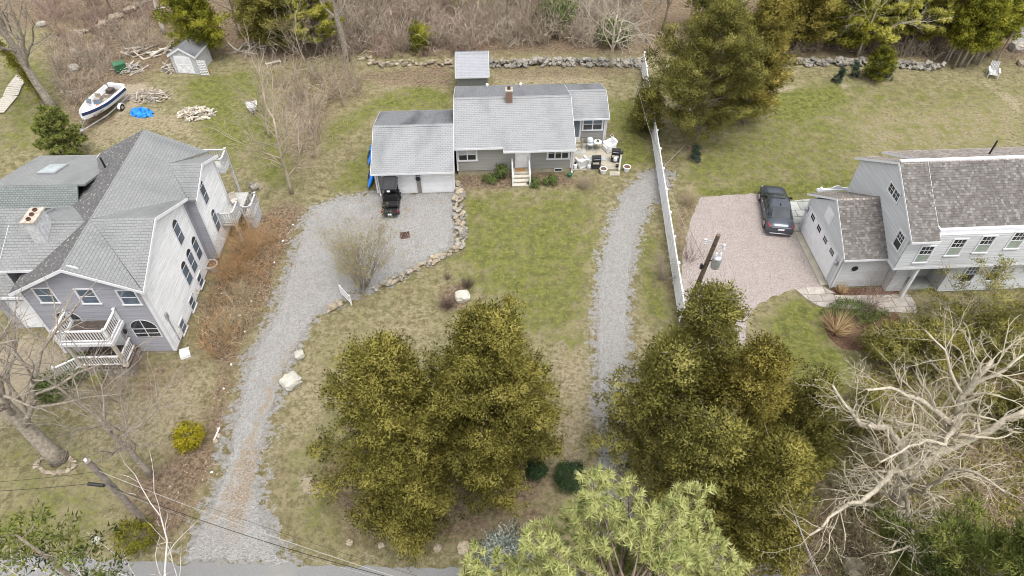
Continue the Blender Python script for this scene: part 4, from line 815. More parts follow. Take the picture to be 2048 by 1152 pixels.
# ================================================================== the big lavender house on the left
FL = Frame((-19.72, 24.78), 1.5)
lh = thing('gabled_house', 'large lavender grey clapboard house with crossing gables and weathered white side wall', 'house', FL.o, 1.5)
WD = 6.4; ff = WF((-WD, 0, 0), (1, 0, 0), (0, -1, 0)); wall(lh, ff, [(0, .3), (WD, .3), (WD, 5.62), (WD / 2, 7.3), (0, 5.62)], m_sid_left)
fs_ = WF((0, 0, 0), (0, 1, 0), (1, 0, 0)); o = wall(lh, fs_, [(0, .3), (7.1, .3), (7.1, 5.62), (3.55, 7.3), (0, 5.62)], m_sid_worn); o['label'] = 'peeling white clapboard side wall'
mb = MB(); mb.span((-WD + .03, .03, 0), (-.03, 11.6, .32)); mb.span((-.05, 7.7, 0), (.47, 11.8, .5)); mb.build('foundation', m_found, lh)
mb = MB(); mb.span((-WD + .02, .02, .3), (-.02, 11.6, 5.5)); mb.span((-.03, 7.65, .4), (.46, 11.8, 5.3)); mb.prism([(-10.4, 2.2), (-WD, 2.2), (-WD, 11.8), (-10.4, 11.8)], 0, 3.1); mb.span((-10.4, 5.6, 3.1), (-WD, 11.8, 5.2)); mb.build('house_core', m_sid_left, lh)
# second gable, standing a little further out
fb = WF((.5, 7.62, 0), (0, 1, 0), (1, 0, 0)); o = wall(lh, fb, [(0, .45), (4.2, .45), (4.2, 5.4), (2.1, 6.3), (0, 5.4)], m_sid_worn); o['label'] = 'weathered white clapboard wall of the rear gable'
fb2 = WF((-.6, 7.62, 0), (1, 0, 0), (0, -1, 0)); wall(lh, fb2, [(0, .4), (1.1, .4), (1.1, 5.4), (0, 5.4)], m_sid_left)
wall(lh, WF((.5, 11.82, 0), (-1, 0, 0), (0, 1, 0)), [(0, .4), (6.9, .4), (6.9, 5.4), (0, 5.4)], m_sid_left)
# roofs: the main gable runs front to back (ridge along y): build it in a turned frame
def gable_roof_y(parent, x0, x1, y0, y1, ze, zr, ml, mr, t=.13, name='roof'):
    xr = (x0 + x1) / 2; mb = MB(); mb.slab([(xr, y0, zr), (x1, y0, ze), (x1, y1, ze), (xr, y1, zr)], t); o = mb.build(name, mr, parent)
    b = MB(); b.slab([(x0, y0, ze), (xr, y0, zr), (xr, y1, zr), (x0, y1, ze)], t); b.build('left_slope', ml, o); fm = MB(); e = .025
    for y, sg in ((y0, -1), (y1, 1)):
        ya, yb = (y - e, y - .001) if sg < 0 else (y + .001, y + e)
        for xa, za, xb, zb in ((x0, ze, xr, zr), (xr, zr, x1, ze)):
            fm.add([(xa, ya, za - .012), (xb, ya, zb - .012), (xb, yb, zb - .012), (xa, yb, za - .012), (xa, ya, za - t - .06), (xb, ya, zb - t - .06), (xb, yb, zb - t - .06), (xa, yb, za - t - .06)], [(0, 1, 2, 3), (7, 6, 5, 4), (0, 4, 5, 1), (2, 6, 7, 3), (0, 3, 7, 4), (1, 5, 6, 2)])
    for x, sg in ((x0, -1), (x1, 1)):
        xa, xb = (x - e, x - .001) if sg < 0 else (x + .001, x + e); fm.span((xa, y0 - e, ze - t - .05), (xb, y1 + e, ze - .012))
    fm.build('fascia', m_trim, o); return o
XR, ZR = -WD / 2, 7.46
mb = MB(); mb.slab([(-WD - .28, -.35, 5.72), (XR, -.35, ZR), (XR, 12.1, ZR), (-WD - .28, 12.1, 5.72)], .13); mr_ = mb.build('roof', m_roof_moss, lh)          # west slope, dark with lichen
for pts in ([(XR, -.35, ZR), (.28, -.35, 5.72), (XR, 3.54, ZR)], [(XR, 3.54, ZR), (.28, 7.36, 5.72), (-1.28, 9.73, 6.5), (.28, 12.1, 5.72), (XR, 12.1, ZR)], [(XR, 3.54, ZR), (.30, 3.54, ZR - .02), (.30, -.32, 5.725)], [(XR, 3.54, ZR), (.30, 7.36, 5.725), (.30, 3.54, ZR - .02)], [(-1.28, 9.73, 6.5), (.78, 9.73, 6.5), (.78, 7.4, 5.48), (.28, 7.4, 5.48)], [(-1.28, 9.73, 6.5), (.28, 12.06, 5.48), (.78, 12.06, 5.48), (.78, 9.73, 6.5)]):
    mb = MB(); mb.slab(pts, .13); mb.build('roof_slope', m_roof_left, mr_)
def rake(parent, a, b, n, drop=.2, w=.03):
    a, b, n = np.array(a), np.array(b), np.array(n) * w; dn = np.array([0, 0, drop]); mb = MB(); mb.add([a, b, b - dn, a - dn, a + n, b + n, b - dn + n, a - dn + n], [(0, 1, 2, 3), (7, 6, 5, 4), (0, 4, 5, 1), (1, 5, 6, 2), (2, 6, 7, 3), (3, 7, 4, 0)]); mb.build('rake_board', m_trim, parent)
for a, b, n in (((-WD - .3, -.352, 5.70), (XR, -.352, ZR - .01), (0, -1, 0)), ((XR, -.352, ZR - .01), (.31, -.352, 5.69), (0, -1, 0)), ((.302, -.36, 5.70), (.302, 3.54, ZR - .03), (1, 0, 0)), ((.302, 3.54, ZR - .03), (.302, 7.38, 5.71), (1, 0, 0)), ((.782, 7.38, 5.47), (.782, 9.73, 6.49), (1, 0, 0)), ((.782, 9.73, 6.49), (.782, 12.08, 5.47), (1, 0, 0)), ((-WD - .282, 7.2, 5.71), (-WD - .282, 12.1, 5.71), (-1, 0, 0)), ((-WD - .28, 12.102, 5.71), (XR, 12.102, ZR - .01), (0, 1, 0))): rake(mr_, a, b, n)
def half_gable(parent, xa, xb, y0, y1, ze, zr, mf, mk, name, face_x):
    o = gable_roof(parent, xa, xb, y0, y1, ze, zr, mf, mk, name=name); return o
gable_roof(lh, -7.6, -3.6, .9, 6.1, 6.2, 7.3, m_roof_left, m_roof_left, name='chimney_roof')
wall(lh, WF((-7.4, 5.9, 0), (0, -1, 0), (-1, 0, 0)), [(0, 4.2), (4.8, 4.2), (4.8, 6.2), (2.4, 7.2), (0, 6.2)], m_sid_left)
# left wing
mb = MB(); mb.slab([(-10.7, 1.7, 3.3), (-6.5, 1.7, 3.3), (-6.5, 6.3, 6.0), (-10.7, 6.3, 6.0)], .13); lw = mb.build('wing_roof', m_roof_left, lh)
mb = MB(); mb.slab([(-10.7, 6.3, 6.02), (-5.6, 6.3, 6.02), (-5.6, 7.2, 6.95), (-10.7, 7.2, 6.95)], .12); mb.build('scalloped_slope', m_roof_scal, lw)
mb = MB(); mb.slab([(-10.7, 7.2, 6.97), (-5.2, 7.2, 6.97), (-5.2, 12.1, 5.55), (-10.7, 12.1, 5.55)], .13); mb.build('back_slope', m_roof_left, lw)
mb = MB(); mb.span((-10.72, 12.101, 5.36), (-6.6, 12.125, 5.54)); mb.span((-10.72, 1.66, 3.1), (-6.5, 1.698, 3.29)); mb.build('fascia', m_trim, lw)
wall(lh, WF((-10.4, 11.8, 0), (0, -1, 0), (-1, 0, 0)), [(0, .1), (9.6, .1), (9.6, 3.2), (5.5, 5.7), (4.6, 6.6), (0, 5.3)], m_sid_left)
wgar = WF((-10.4, 2.2, 0), (1, 0, 0), (0, -1, 0)); wall(lh, wgar, [(0, .05), (4.0, .05), (4.0, 3.2), (0, 3.2)], m_sid_left)
mb = MB(); a, b = .75, 3.2; mb.bf(wgar, a - .12, a, .05, 2.35, 0, .06); mb.bf(wgar, b, b + .12, .05, 2.35, 0, .06); mb.bf(wgar, a - .12, b + .12, 2.35, 2.47, 0, .06); gd = mb.build('garage_door', m_trim, lh)
for k in range(4): mb = MB(); mb.bf(wgar, a + .004, b - .004, .08 + k * .565, .08 + k * .565 + .555, 0, .04); mb.build('door_panel', m_white, gd)
for (uc, vc, wd, dp) in ((106, 337, .75, 1.15),):
    q = FL.loc(P(uc, vc, 6.4)); 
def skylight(x, y, sy, z, sx, glass):
    mb = MB(); s = sy; hx, hy = sx; pts = [(x - hx, y - hy), (x + hx, y - hy), (x + hx, y + hy), (x - hx, y + hy)]; zz = lambda yy: z + (yy - y) * s
    mb.slab([(a, b, zz(b) + .13) for a, b in pts], .16); o = mb.build('skylight', m_steel, lh); p = MB(); p.slab([(x + (a - x) * .82, y + (b - y) * .86, zz(b) - (zz(b) - z) * .14 + .139) for a, b in pts], .008); p.build('pane', glass, o)
skylight(-8.35, 9.6, -.29, 6.97 - 2.4 * .29, (.55, .75), M('hazy_skylight', (.33, .37, .38), .3, .15, 2.0))
skylight(-6.9, 5.05, -.4538, 7.38 - 1.55 * .4538, (.45, .6), m_glassd)
mb = MB(); mb.cyl((-4.9, 9.3, 6.3), (-4.9, 9.3, 7.35), .06, .06, 8); mb.build('vent_pipe', m_black, lh)
# chimney
mb = MB(); mb.span((-5.95, 2.35, 6.2), (-5.3, 3.5, 8.2)); ch = mb.build('chimney', m_greyw, lh); mb = MB(); mb.span((-6.0, 2.30, 8.2), (-5.25, 3.55, 8.3)); mb.build('cap', M('stained_cap', (.40, .335, .28), .9, .25, 4.0), ch)
for y in (2.55, 2.93, 3.3): mb = MB(); mb.lathe((-5.62, y, 8.3), [(.12, 0), (.12, .10), (.09, .10), (.09, .01)], 8); mb.build('flue', m_rust, ch)
# corner boards, ledgers
boards(lh, 'corner_board', ((-WD - .04, -.06, .3), (-WD + .12, -.032, 5.6)), ((-.13, -.06, .3), (.06, -.032, 5.6)), ((.032, -.031, .3), (.06, .12, 5.6)), ((.032, 6.98, .3), (.06, 7.1, 5.6)), ((.532, 7.58, .45), (.56, 7.74, 5.4)), ((.532, 11.7, .45), (.56, 11.86, 5.4)))
# front windows (placed by where their pixels meet the wall)
def rect_on(fr_, px, axis, val):
    q = [fr_.on(u, v, axis, val) for u, v in px]; return q
for (u, v) in ((92, 590), (176, 592), (258, 594)):
    q = FL.on(u, v, 1, 0); x = q[0] + WD; window(lh, ff, x - .52, x + .52, q[2] - .62, q[2] + .62, 1, glass=[m_glass, m_glass], casing=.09)
mb = MB(); q = FL.on(139, 536, 1, 0); x = q[0] + WD; mb.pf(ff, [(x - .35, q[2] - .22), (x + .48, q[2] - .22), (x + .4, q[2] + .06), (x + .02, q[2] + .22), (x - .35, q[2] + .1)], 0, .05); mb.build('gable_vent', m_trim, lh)
q = FL.on(290, 656, 1, 0); arch_window(lh, ff, q[0] + WD, q[2] - .75, 1.5, 1.5, 2, m_glassd)
q = FL.on(140, 640, 1, 0); arch_window(lh, ff, q[0] + WD, q[2] - .75, 1.4, 1.5, 2, m_glassd)
# side windows
for (u, v) in ((355, 466), (381, 511), (407, 360 + 24)): pass
for (u, v) in ((355, 464), (392, 496), (382, 521), (372, 546)):
    q = FL.on(u, v, 0, 0); arch_window(lh, fs_, q[1], q[2] - .85, .8, 1.75, 1, m_glass)
for (u, v) in ((400, 560), (384, 606), (365, 652)):
    q = FL.on(u, v, 0, 0); window(lh, fs_, q[1] - .4, q[1] + .4, q[2] - .5, q[2] + .5, 1, glass=[m_glass, m_glass], casing=.08)
for (u, v) in ((406, 384), (430, 440)):
    q = FL.on(u, v, 0, .5); arch_window(lh, fb, q[1] - 7.62, q[2] - .85, .75, 1.7, 1, m_glass)
mb = MB(); q = FL.on(331, 632, 0, 0); mb.bf(fs_, q[1] - .12, q[1] + .12, q[2] - .2, q[2] + .2, 0, .12); mt = mb.build('meter_box', m_steel, lh); mb = MB(); mb.tube([fs_(q[1], q[2] - .2, .06), fs_(q[1], .2, .06)], .03, 6); mb.build('conduit', m_steel, mt)
# porch with balcony over it
px0, px1, pd = -4.55, -2.1, 1.5
mb = MB(); mb.span((px0 - .1, -pd - .1, 0), (px1 + .1, -.03, .78)); pb = mb.build('porch_base', m_stone, lh); mb = MB(); mb.span((px0 - .15, -pd - .15, .78), (px1 + .15, -.03, .88)); mb.build('porch_floor', m_deckdark, pb)
stv = []
for s in range(5):
    r_ = np.random.default_rng(90 + s); sm = MB(); sm.box((0, 0, 0), (.30, .05, .2), 0, .85); stv.append(sm.mesh('stone', m_stone))
for j in range(4):
    for i in range(9):
        x = px0 - .05 + (i + .5 * (j % 2)) * .36; 
        if x < px1 + .1: link('stone', stv[(i + j) % 5], pb, (x, -pd - .12, .1 + j * .19))
    for i in range(5): link('stone', stv[(i + 2 * j) % 5], pb, (px1 + .12, -pd + .1 + (i + .5 * (j % 2)) * .36, .1 + j * .19), math.pi / 2)
for x in (px0, px1):
    mb = MB(); mb.box((x, -pd, 1.9), (.17, .17, 2.05)); mb.box((x, -pd, .95), (.24, .24, .14)); mb.build('porch_post', m_palewood, lh)
mb = MB(); mb.span((px0 - .2, -pd - .2, 2.86), (px1 + .2, -.03, 3.08)); bal = mb.build('balcony', m_trim, lh); mb = MB(); mb.span((px0 - .05, -pd - .05, 3.082), (px1 + .05, -.04, 3.11)); mb.build('balcony_floor', m_deckdark, bal)
for a, b, po_ in (((px0 - .1, -.12), (px0 - .1, -pd - .1), (True, True)), ((px0 - .1, -pd - .1), (px1 + .1, -pd - .1), (False, False)), ((px1 + .1, -pd - .1), (px1 + .1, -.12), (True, True))):
    railing(lh, a, b, .95, 3.1, .15, posts=po_); 
railing(lh, (px0 + .1, -pd), (px1 - .1, -pd), .85, .88, .15, posts=(False, False)); railing(lh, (px1, -pd + .1), (px1, -.15), .85, .88, .15, posts=(False, False))
railing(lh, (px0, -pd - .05), (px0 - 1.5, -pd - .2), .85, .88, .15, posts=(False, True), rise=-.7)
for i in range(4): mb = MB(); mb.span((px0 - .15 - .32 * (i + 1), -pd + .1, 0), (px0 - .15 - .32 * i - .002, -.3, .70 - .18 * i)); mb.build('porch_step', m_palewood, lh)
mb = MB(); x = 2.95; mb.bf(ff, x, x + .95, .9, 2.85, 0, .05); pdo = mb.build('porch_door', m_white, lh); mb = MB(); mb.bf(ff, x + .15, x + .8, 1.9, 2.6, .05, .06); mb.build('pane', m_glass, pdo)
mb = MB(); q = ff(4.25, 2.2, .12); mb.lathe((q[0], q[1], q[2] - .15), [(.02, 0), (.08, .04), (.1, .22), (.03, .3)], 8); mb.build('porch_lamp', m_black, lh)
# upper rear deck on the right-hand side
dx0, dx1, dy0, dy1 = .52, 1.75, 8.6, 13.2
mb = MB(); mb.span((.53, 9.6, 1.45), (1.5, 13.0, 1.55)); dk = mb.build('deck', m_deckwood, lh)
for i in range(7): mb = MB(); mb.span((.54 + i * .138, 9.6, 1.552), (.54 + i * .138 + .123, 13.0, 1.575)); mb.build('deck_board', m_deckwood, dk)
for x, y in ((1.42, 9.7), (1.42, 11.5), (1.42, 12.9)): mb = MB(); mb.box((x, y, .72), (.14, .14, 1.46)); mb.build('deck_post', m_greyw, dk)
railing(lh, (1.46, 9.65), (1.46, 11.0), .95, 1.57, .15, m_greyw); railing(lh, (.6, 9.65), (1.46, 9.65), .95, 1.57, .15, m_greyw, posts=(True, False))
mb = MB(); mb.span((1.52, 11.0, .9), (2.2, 12.5, 1.0)); dk2 = mb.build('lower_deck', m_deckwood, lh)
mb = MB(); mb.span((1.54, 11.02, 0), (2.18, 11.08, .9)); mb.span((2.12, 11.09, 0), (2.18, 12.48, .9)); mb.build('skirt', m_greyw, dk2)
railing(lh, (1.55, 11.05), (2.15, 11.05), .9, 1.0, .14, m_greyw); railing(lh, (2.15, 11.05), (2.15, 12.45), .9, 1.0, .14, m_greyw, posts=(False, True))
mb = MB(); mb.span((-.9, 11.9, 4.05), (.95, 13.2, 4.17)); ud = mb.build('upper_deck', m_deckwood, lh)
for x in (-.8, .88): mb = MB(); mb.box((x, 13.12, 2.0), (.12, .12, 4.05)); mb.build('deck_post', m_greyw, ud)
railing(lh, (.9, 11.95), (.9, 13.15), .95, 4.17, .15, m_greyw); railing(lh, (-.85, 13.15), (.9, 13.15), .95, 4.17, .15, m_greyw, posts=(True, False))

# ================================================================== the shake-roofed house on the right
FR = Frame((20.42, 30.05), 3.2)
sr = thing('shake_roof_house', 'pale grey clapboard house with brown wood shake roof and attached garage', 'house', FR.o, 3.2)
GD = 5.75
fgl = WF((0, GD, 0), (0, -1, 0), (-1, 0, 0)); wall(sr, fgl, [(0, .1), (GD, .1), (GD, 2.72), (GD / 2, 4.85), (0, 2.72)], m_sid_right)
fgf = WF((0, 0, 0), (1, 0, 0), (0, -1, 0)); wall(sr, fgf, [(0, .1), (3.3, .1), (3.3, 2.72), (0, 2.72)], m_sid_right)
mb = MB(); mb.span((.02, .02, 0), (3.4, GD - .02, 2.6)); mb.build('garage_core', m_sid_right, sr)
wall(sr, WF((3.4, GD, 0), (-1, 0, 0), (0, 1, 0)), [(0, .1), (3.4, .1), (3.4, 2.72), (0, 2.72)], m_sid_right)
gable_roof(sr, -.14, 3.05, -.35, GD + .35, 2.86, 5.04, m_roof_shake, m_roof_shake, name='garage_roof')
# shake courses as real steps
def shakes(parent, x0, x1, y0, z0, y1, z1, seed, name='shake_courses', n=None):
    rng = np.random.default_rng(seed); L = math.hypot(y1 - y0, z1 - z0); n = n or int(L / .155); mb = MB(); ny, nz = -(z1 - z0) / L, (y1 - y0) / L
    for i in range(n):
        a, b = i / n, (i + 1.15) / n; x = x0
        while x < x1 - .02:
            w = rng.uniform(.09, .22); xe = min(x1, x + w); t0 = rng.uniform(.012, .032); ya, za, yb, zb = y0 + (y1 - y0) * a, z0 + (z1 - z0) * a, y0 + (y1 - y0) * min(1, b), z0 + (z1 - z0) * min(1, b)
            mb.add([(x, ya + ny * t0, za + nz * t0), (xe - .006, ya + ny * t0, za + nz * t0), (xe - .006, yb + ny * .004, zb + nz * .004), (x, yb + ny * .004, zb + nz * .004), (x, ya, za), (xe - .006, ya, za)], [(0, 1, 2, 3), (4, 5, 1, 0)]); x = xe
    me = mb.mesh(name, m_shake, fix=False); a_ = me.attributes.new('tint', 'FLOAT', 'FACE'); v = np.repeat(rng.uniform(0, 1, len(mb.f) // 2), 2).astype(np.float32); a_.data.foreach_set('value', v)
    o = link(name, me, parent); o['kind'] = 'stuff'; return o
t = NT('split_cedar_shakes'); c = t.ramp(t.attr('tint'), [(0, (.10, .091, .084)), (.4, (.128, .118, .110)), (.8, (.155, .145, .137)), (1, (.205, .195, .186))]); c = t.mix(t.math('MULTIPLY', t.step(t.noise(.5, 4, t.coord()), .45, .7), .55), c, (.09, .08, .073)); m_shake = t.done(c, .9, 0, .2)
shakes(sr, -.14, 3.05, -.35, 2.865, GD / 2, 5.045, 1); shakes(sr, -.14, 3.05, GD + .35, 2.865, GD / 2, 5.045, 2)
# garage door with its row of little panes
mb = MB(); a, b = .55, 5.0; mb.bf(fgl, a - .14, a, .1, 2.2, 0, .06); mb.bf(fgl, b, b + .14, .1, 2.2, 0, .06); mb.bf(fgl, a - .14, b + .14, 2.2, 2.34, 0, .065); gd = mb.build('garage_door', m_trim, sr)
for k in range(4): mb = MB(); mb.bf(fgl, a + .004, b - .004, .1 + k * .52, .1 + k * .52 + .512, 0, .035); mb.build('door_panel', m_white, gd)
pm = MB(); pm.box((0, 0, 0), (.012, .15, .15)); pm = pm.mesh('pane', m_glassd)
for k in range(4):
    uc = a + (b - a) * (k + .5) / 4
    for i in range(3):
        for j in range(2): q = fgl(uc + (i - 1) * .19, 1.86 + j * .19, .042); link('pane', pm, gd, q)
mb = MB(); mb.bf(fgl, 2.15, 3.15, 2.98, 4.0, 0, .05); lv = mb.build('loft_shutter', m_trim, sr)
for i in range(9): mb = MB(); mb.bf(fgl, 2.26, 3.04, 3.08 + i * .092, 3.08 + i * .092 + .07, .05, .07); mb.build('louvre', m_white, lv)
for u in (.2, 5.4): mb = MB(); q = fgl(u, 1.75, .14); mb.lathe((q[0], q[1], q[2]), [(.03, 0), (.11, .05), (.12, .25), (.05, .36)], 8); mb.bf(fgl, u - .05, u + .05, 1.9, 2.05, 0, .12); mb.build('wall_lantern', m_steel, sr)
mb = MB(); q = fgf(1.0, 1.75, .03); mb.cyl(fgf(1.0, 1.75, .02), fgf(1.0, 1.75, .06), .2, .2, 16); mb.build('oval_plaque', m_black, sr)
boards(sr, 'corner_board', ((-.05, -.06, .1), (.12, -.032, 2.7)), ((-.06, -.031, .1), (-.032, .12, 2.7)), ((-.06, GD - .12, .1), (-.032, GD + .03, 2.7)))
mb = MB(); mb.tube([(-.1, -.28, 2.7), (-.08, -.12, 2.4), (-.08, -.12, .1)], .05, 6); mb.build('downspout', m_steel, sr)
# main block
X0, X1, MY0, MY1 = 2.55, 24.0, -1.15, 6.15
fmg = WF((X0, MY1, 0), (0, -1, 0), (-1, 0, 0)); LM = MY1 - MY0; wall(sr, fmg, [(0, 2.75), (LM, 2.75), (LM, 5.42), (LM / 2, 7.75), (0, 5.42)], m_sid_right)
fmf = WF((X0, MY0, 0), (1, 0, 0), (0, -1, 0)); wall(sr, fmf, [(0, 2.75), (21, 2.75), (21, 5.42), (0, 5.42)], m_sid_right)
mb = MB(); mb.span((X0 + .02, MY0 + .02, 2.74), (X1, MY1 - .02, 5.4)); mb.build('upper_core', m_sid_right, sr); mb = MB(); mb.span((X0, MY0, 2.68), (X1, MY1, 2.745)); mb.build('jetty_soffit', m_white, sr)
mb = MB(); mb.span((X0 - .03, MY0 - .03, 2.66), (X1, MY0 - .002, 2.84)); mb.span((X0 - .03, MY0, 2.66), (X0 - .002, .0, 2.84)); mb.build('jetty_board', m_trim, sr)
gable_roof(sr, X0 - .16, 4.05, MY0 - .42, MY1 + .42, 5.35, 7.95, m_roof_shake, m_roof_shake, name='end_roof')
gable_roof(sr, 4.08, X1, MY0 + .3, MY1 + .42, 5.72, 8.02, m_roof_shake, m_roof_shake, (MY0 + MY1) / 2, name='main_roof')
ym = (MY0 + MY1) / 2; shakes(sr, X0 - .16, 4.05, MY0 - .42, 5.355, ym, 7.955, 3); shakes(sr, 4.08, 14.5, MY0 + .3, 5.725, ym, 8.025, 4)
mb = MB(); mb.span((X0 - .16, ym - .10, 7.99), (X1, ym + .10, 8.08)); mb.build('ridge_board', m_trim, sr)
mb = MB(); mb.span((4.07, MY0 + .14, 5.36), (X1, MY0 + .29, 5.66)); mb.build('gutter_board', m_trim, sr); mb = MB(); mb.span((4.06, MY0 - .02, 5.35), (4.14, MY0 + 1.2, 5.8)); mb.build('cheek', m_trim, sr)
for (u, v) in ((1848, 508), (1912, 494), (1969, 488), (2033, 480)):
    q = FR.on(u, v, 1, MY0); x = q[0] - X0; window(sr, fmf, x - .46, x + .46, q[2] - .72, q[2] + .72, 1, glass=[m_curtain, m_glassd], casing=.09, munt=(3, 2, False))
q = FR.on(1799, 481, 0, X0); window(sr, fmg, MY1 - q[1] - .42, MY1 - q[1] + .42, q[2] - .62, q[2] + .62, 1, glass=[m_glassd, m_glassd], munt=(3, 2, False))
q = FR.on(1789, 384, 0, X0); window(sr, fmg, MY1 - q[1] - .7, MY1 - q[1] + .7, q[2] - .36, q[2] + .36, 2, kind='single', glass=m_glassd, munt=(2, 2, True))
wall(sr, WF((X1, MY0, 0), (0, 1, 0), (1, 0, 0)), [(0, .1), (LM, .1), (LM, 5.42), (LM / 2, 7.75), (0, 5.42)], m_sid_right); wall(sr, WF((X1, MY1, 0), (-1, 0, 0), (0, 1, 0)), [(0, .1), (X1 - X0, .1), (X1 - X0, 5.42), (0, 5.42)], m_sid_right)
# ground floor, set back under the jetty, with a porch recess
fg0 = WF((3.35, -.55, 0), (1, 0, 0), (0, -1, 0)); wall(sr, fg0, [(0, .1), (.95, .1), (.95, 2.7), (0, 2.7)], m_sid_right)
wall(sr, WF((3.35, .9, 0), (0, -1, 0), (-1, 0, 0)), [(0, .1), (1.45, .1), (1.45, 2.7), (0, 2.7)], m_sid_right)
fg1 = WF((4.3, .6, 0), (1, 0, 0), (0, -1, 0)); wall(sr, fg1, [(0, .1), (2.3, .1), (2.3, 2.7), (0, 2.7)], m_sid_right)
fg2 = WF((6.6, -.75, 0), (1, 0, 0), (0, -1, 0)); wall(sr, fg2, [(0, .1), (16, .1), (16, 2.7), (0, 2.7)], m_sid_right)
wall(sr, WF((6.6, .6, 0), (0, -1, 0), (-1, 0, 0)), [(0, .1), (1.35, .1), (1.35, 2.7), (0, 2.7)], m_sid_right)
mb = MB(); mb.span((4.28, -.5, .02), (6.6, .58, .14)); mb.build('porch_floor', m_bluestone, sr)
mb = MB(); mb.span((3.37, -.53, .05), (4.28, 6, 2.6)); mb.span((4.28, .62, .05), (6.6, 6, 2.6)); mb.span((6.6, -.73, .05), (X1, 6, 2.6)); mb.build('lower_core', m_sid_right, sr)
mb = MB(); mb.bf(fg1, .5, 1.5, .15, 2.35, 0, .05); pd_ = mb.build('porch_door', m_white, sr); mb = MB(); mb.bf(fg1, .65, 1.35, 1.2, 2.2, .05, .06); mb.build('pane', m_glass, pd_)
for a, b in ((1.0, 1.9), (2.6, 3.6)): window(sr, fg2, a, b, .9, 2.35, 1, glass=[m_glassd, m_glass], munt=(3, 2, False))
mb = MB(); mb.box((4.25, -1.0, 1.35), (.16, .16, 2.65)); mb.build('porch_post', m_white, sr)
mb = MB(); mb.cyl((9.0, 4.0, 6.8), (9.0, 4.0, 8.15), .055, .055, 8); mb.build('flue_pipe', m_black, sr)
# white trellis behind the garage
tr = thing('garden_trellis', 'low white timber pergola top behind the shake roofed garage', 'pergola', FR.wor((1.2, GD + 1.2, 0)), 3.2)
for x in (0, 2.2): mb = MB(); mb.box((x, 0, 1.25), (.14, .14, 2.5)); mb.lathe((x, 0, 2.5), [(.1, 0), (.1, .08), (.02, .18)], 6); mb.build('post', m_white, tr)
for y in (-.08, .08): mb = MB(); mb.span((-.25, y - .03, 2.3), (2.45, y + .03, 2.46)); mb.build('beam', m_white, tr)
mb = MB(); mb.pf(WF((1.1, 0, 2.46), (1, 0, 0), (0, -1, 0)), [(.35 * math.cos(math.pi * i / 8), .25 * math.sin(math.pi * i / 8)) for i in range(9)], -.03, .03); mb.build('arch', m_white, tr)

# ================================================================== white garden shed at the back left
FW = Frame(P(352, 146)[:2], -7); ws = thing('white_shed', 'weathered white shed with double doors under the tall arborvitae', 'shed', FW.o, -7)
q = P(410, 146); WW = 2.35
f = WF((0, 0, 0), (1, 0, 0), (0, -1, 0)); mb = MB(); mb.pf(f, [(0, 0), (WW, 0), (WW, 1.75), (WW / 2, 2.45), (0, 1.75)], -2.6, 0); mb.build('body', m_greyw, ws)
gable_roof_y(ws, -.12, WW + .12, -.12, 2.7, 1.80, 2.56, m_roof_dark, m_roof_dark)
for a, b in ((.35, 1.1), (1.14, 1.9)):
    mb = MB(); mb.bf(f, a, b, .08, 1.72, 0, .04); d_ = mb.build('door', m_white, ws); mb = MB()
    mb.bf(f, a + .1, b - .1, 1.0, 1.6, .04, .052); mb.bf(f, a + .1, b - .1, .84, .92, .04, .06); mb.tube([f(a + .08, .15, .05), f(b - .08, .8, .05)], .03, 4); mb.tube([f(b - .08, .15, .05), f(a + .08, .8, .05)], .03, 4); mb.build('brace', m_trim, d_)
lt = thing('lattice_panel', 'white square lattice panel leaning on the white shed', 'lattice', FW.wor((WW + .15, -.1, 0)), -7)
for i in range(6): mb = MB(); mb.box((i * .15, 0, .75), (.04, .03, 1.5)); mb.build('upright_slat', m_white, lt)
for i in range(9): mb = MB(); mb.box((.375, -.03, .1 + i * .165), (.8, .03, .04)); mb.build('cross_slat', m_white, lt)
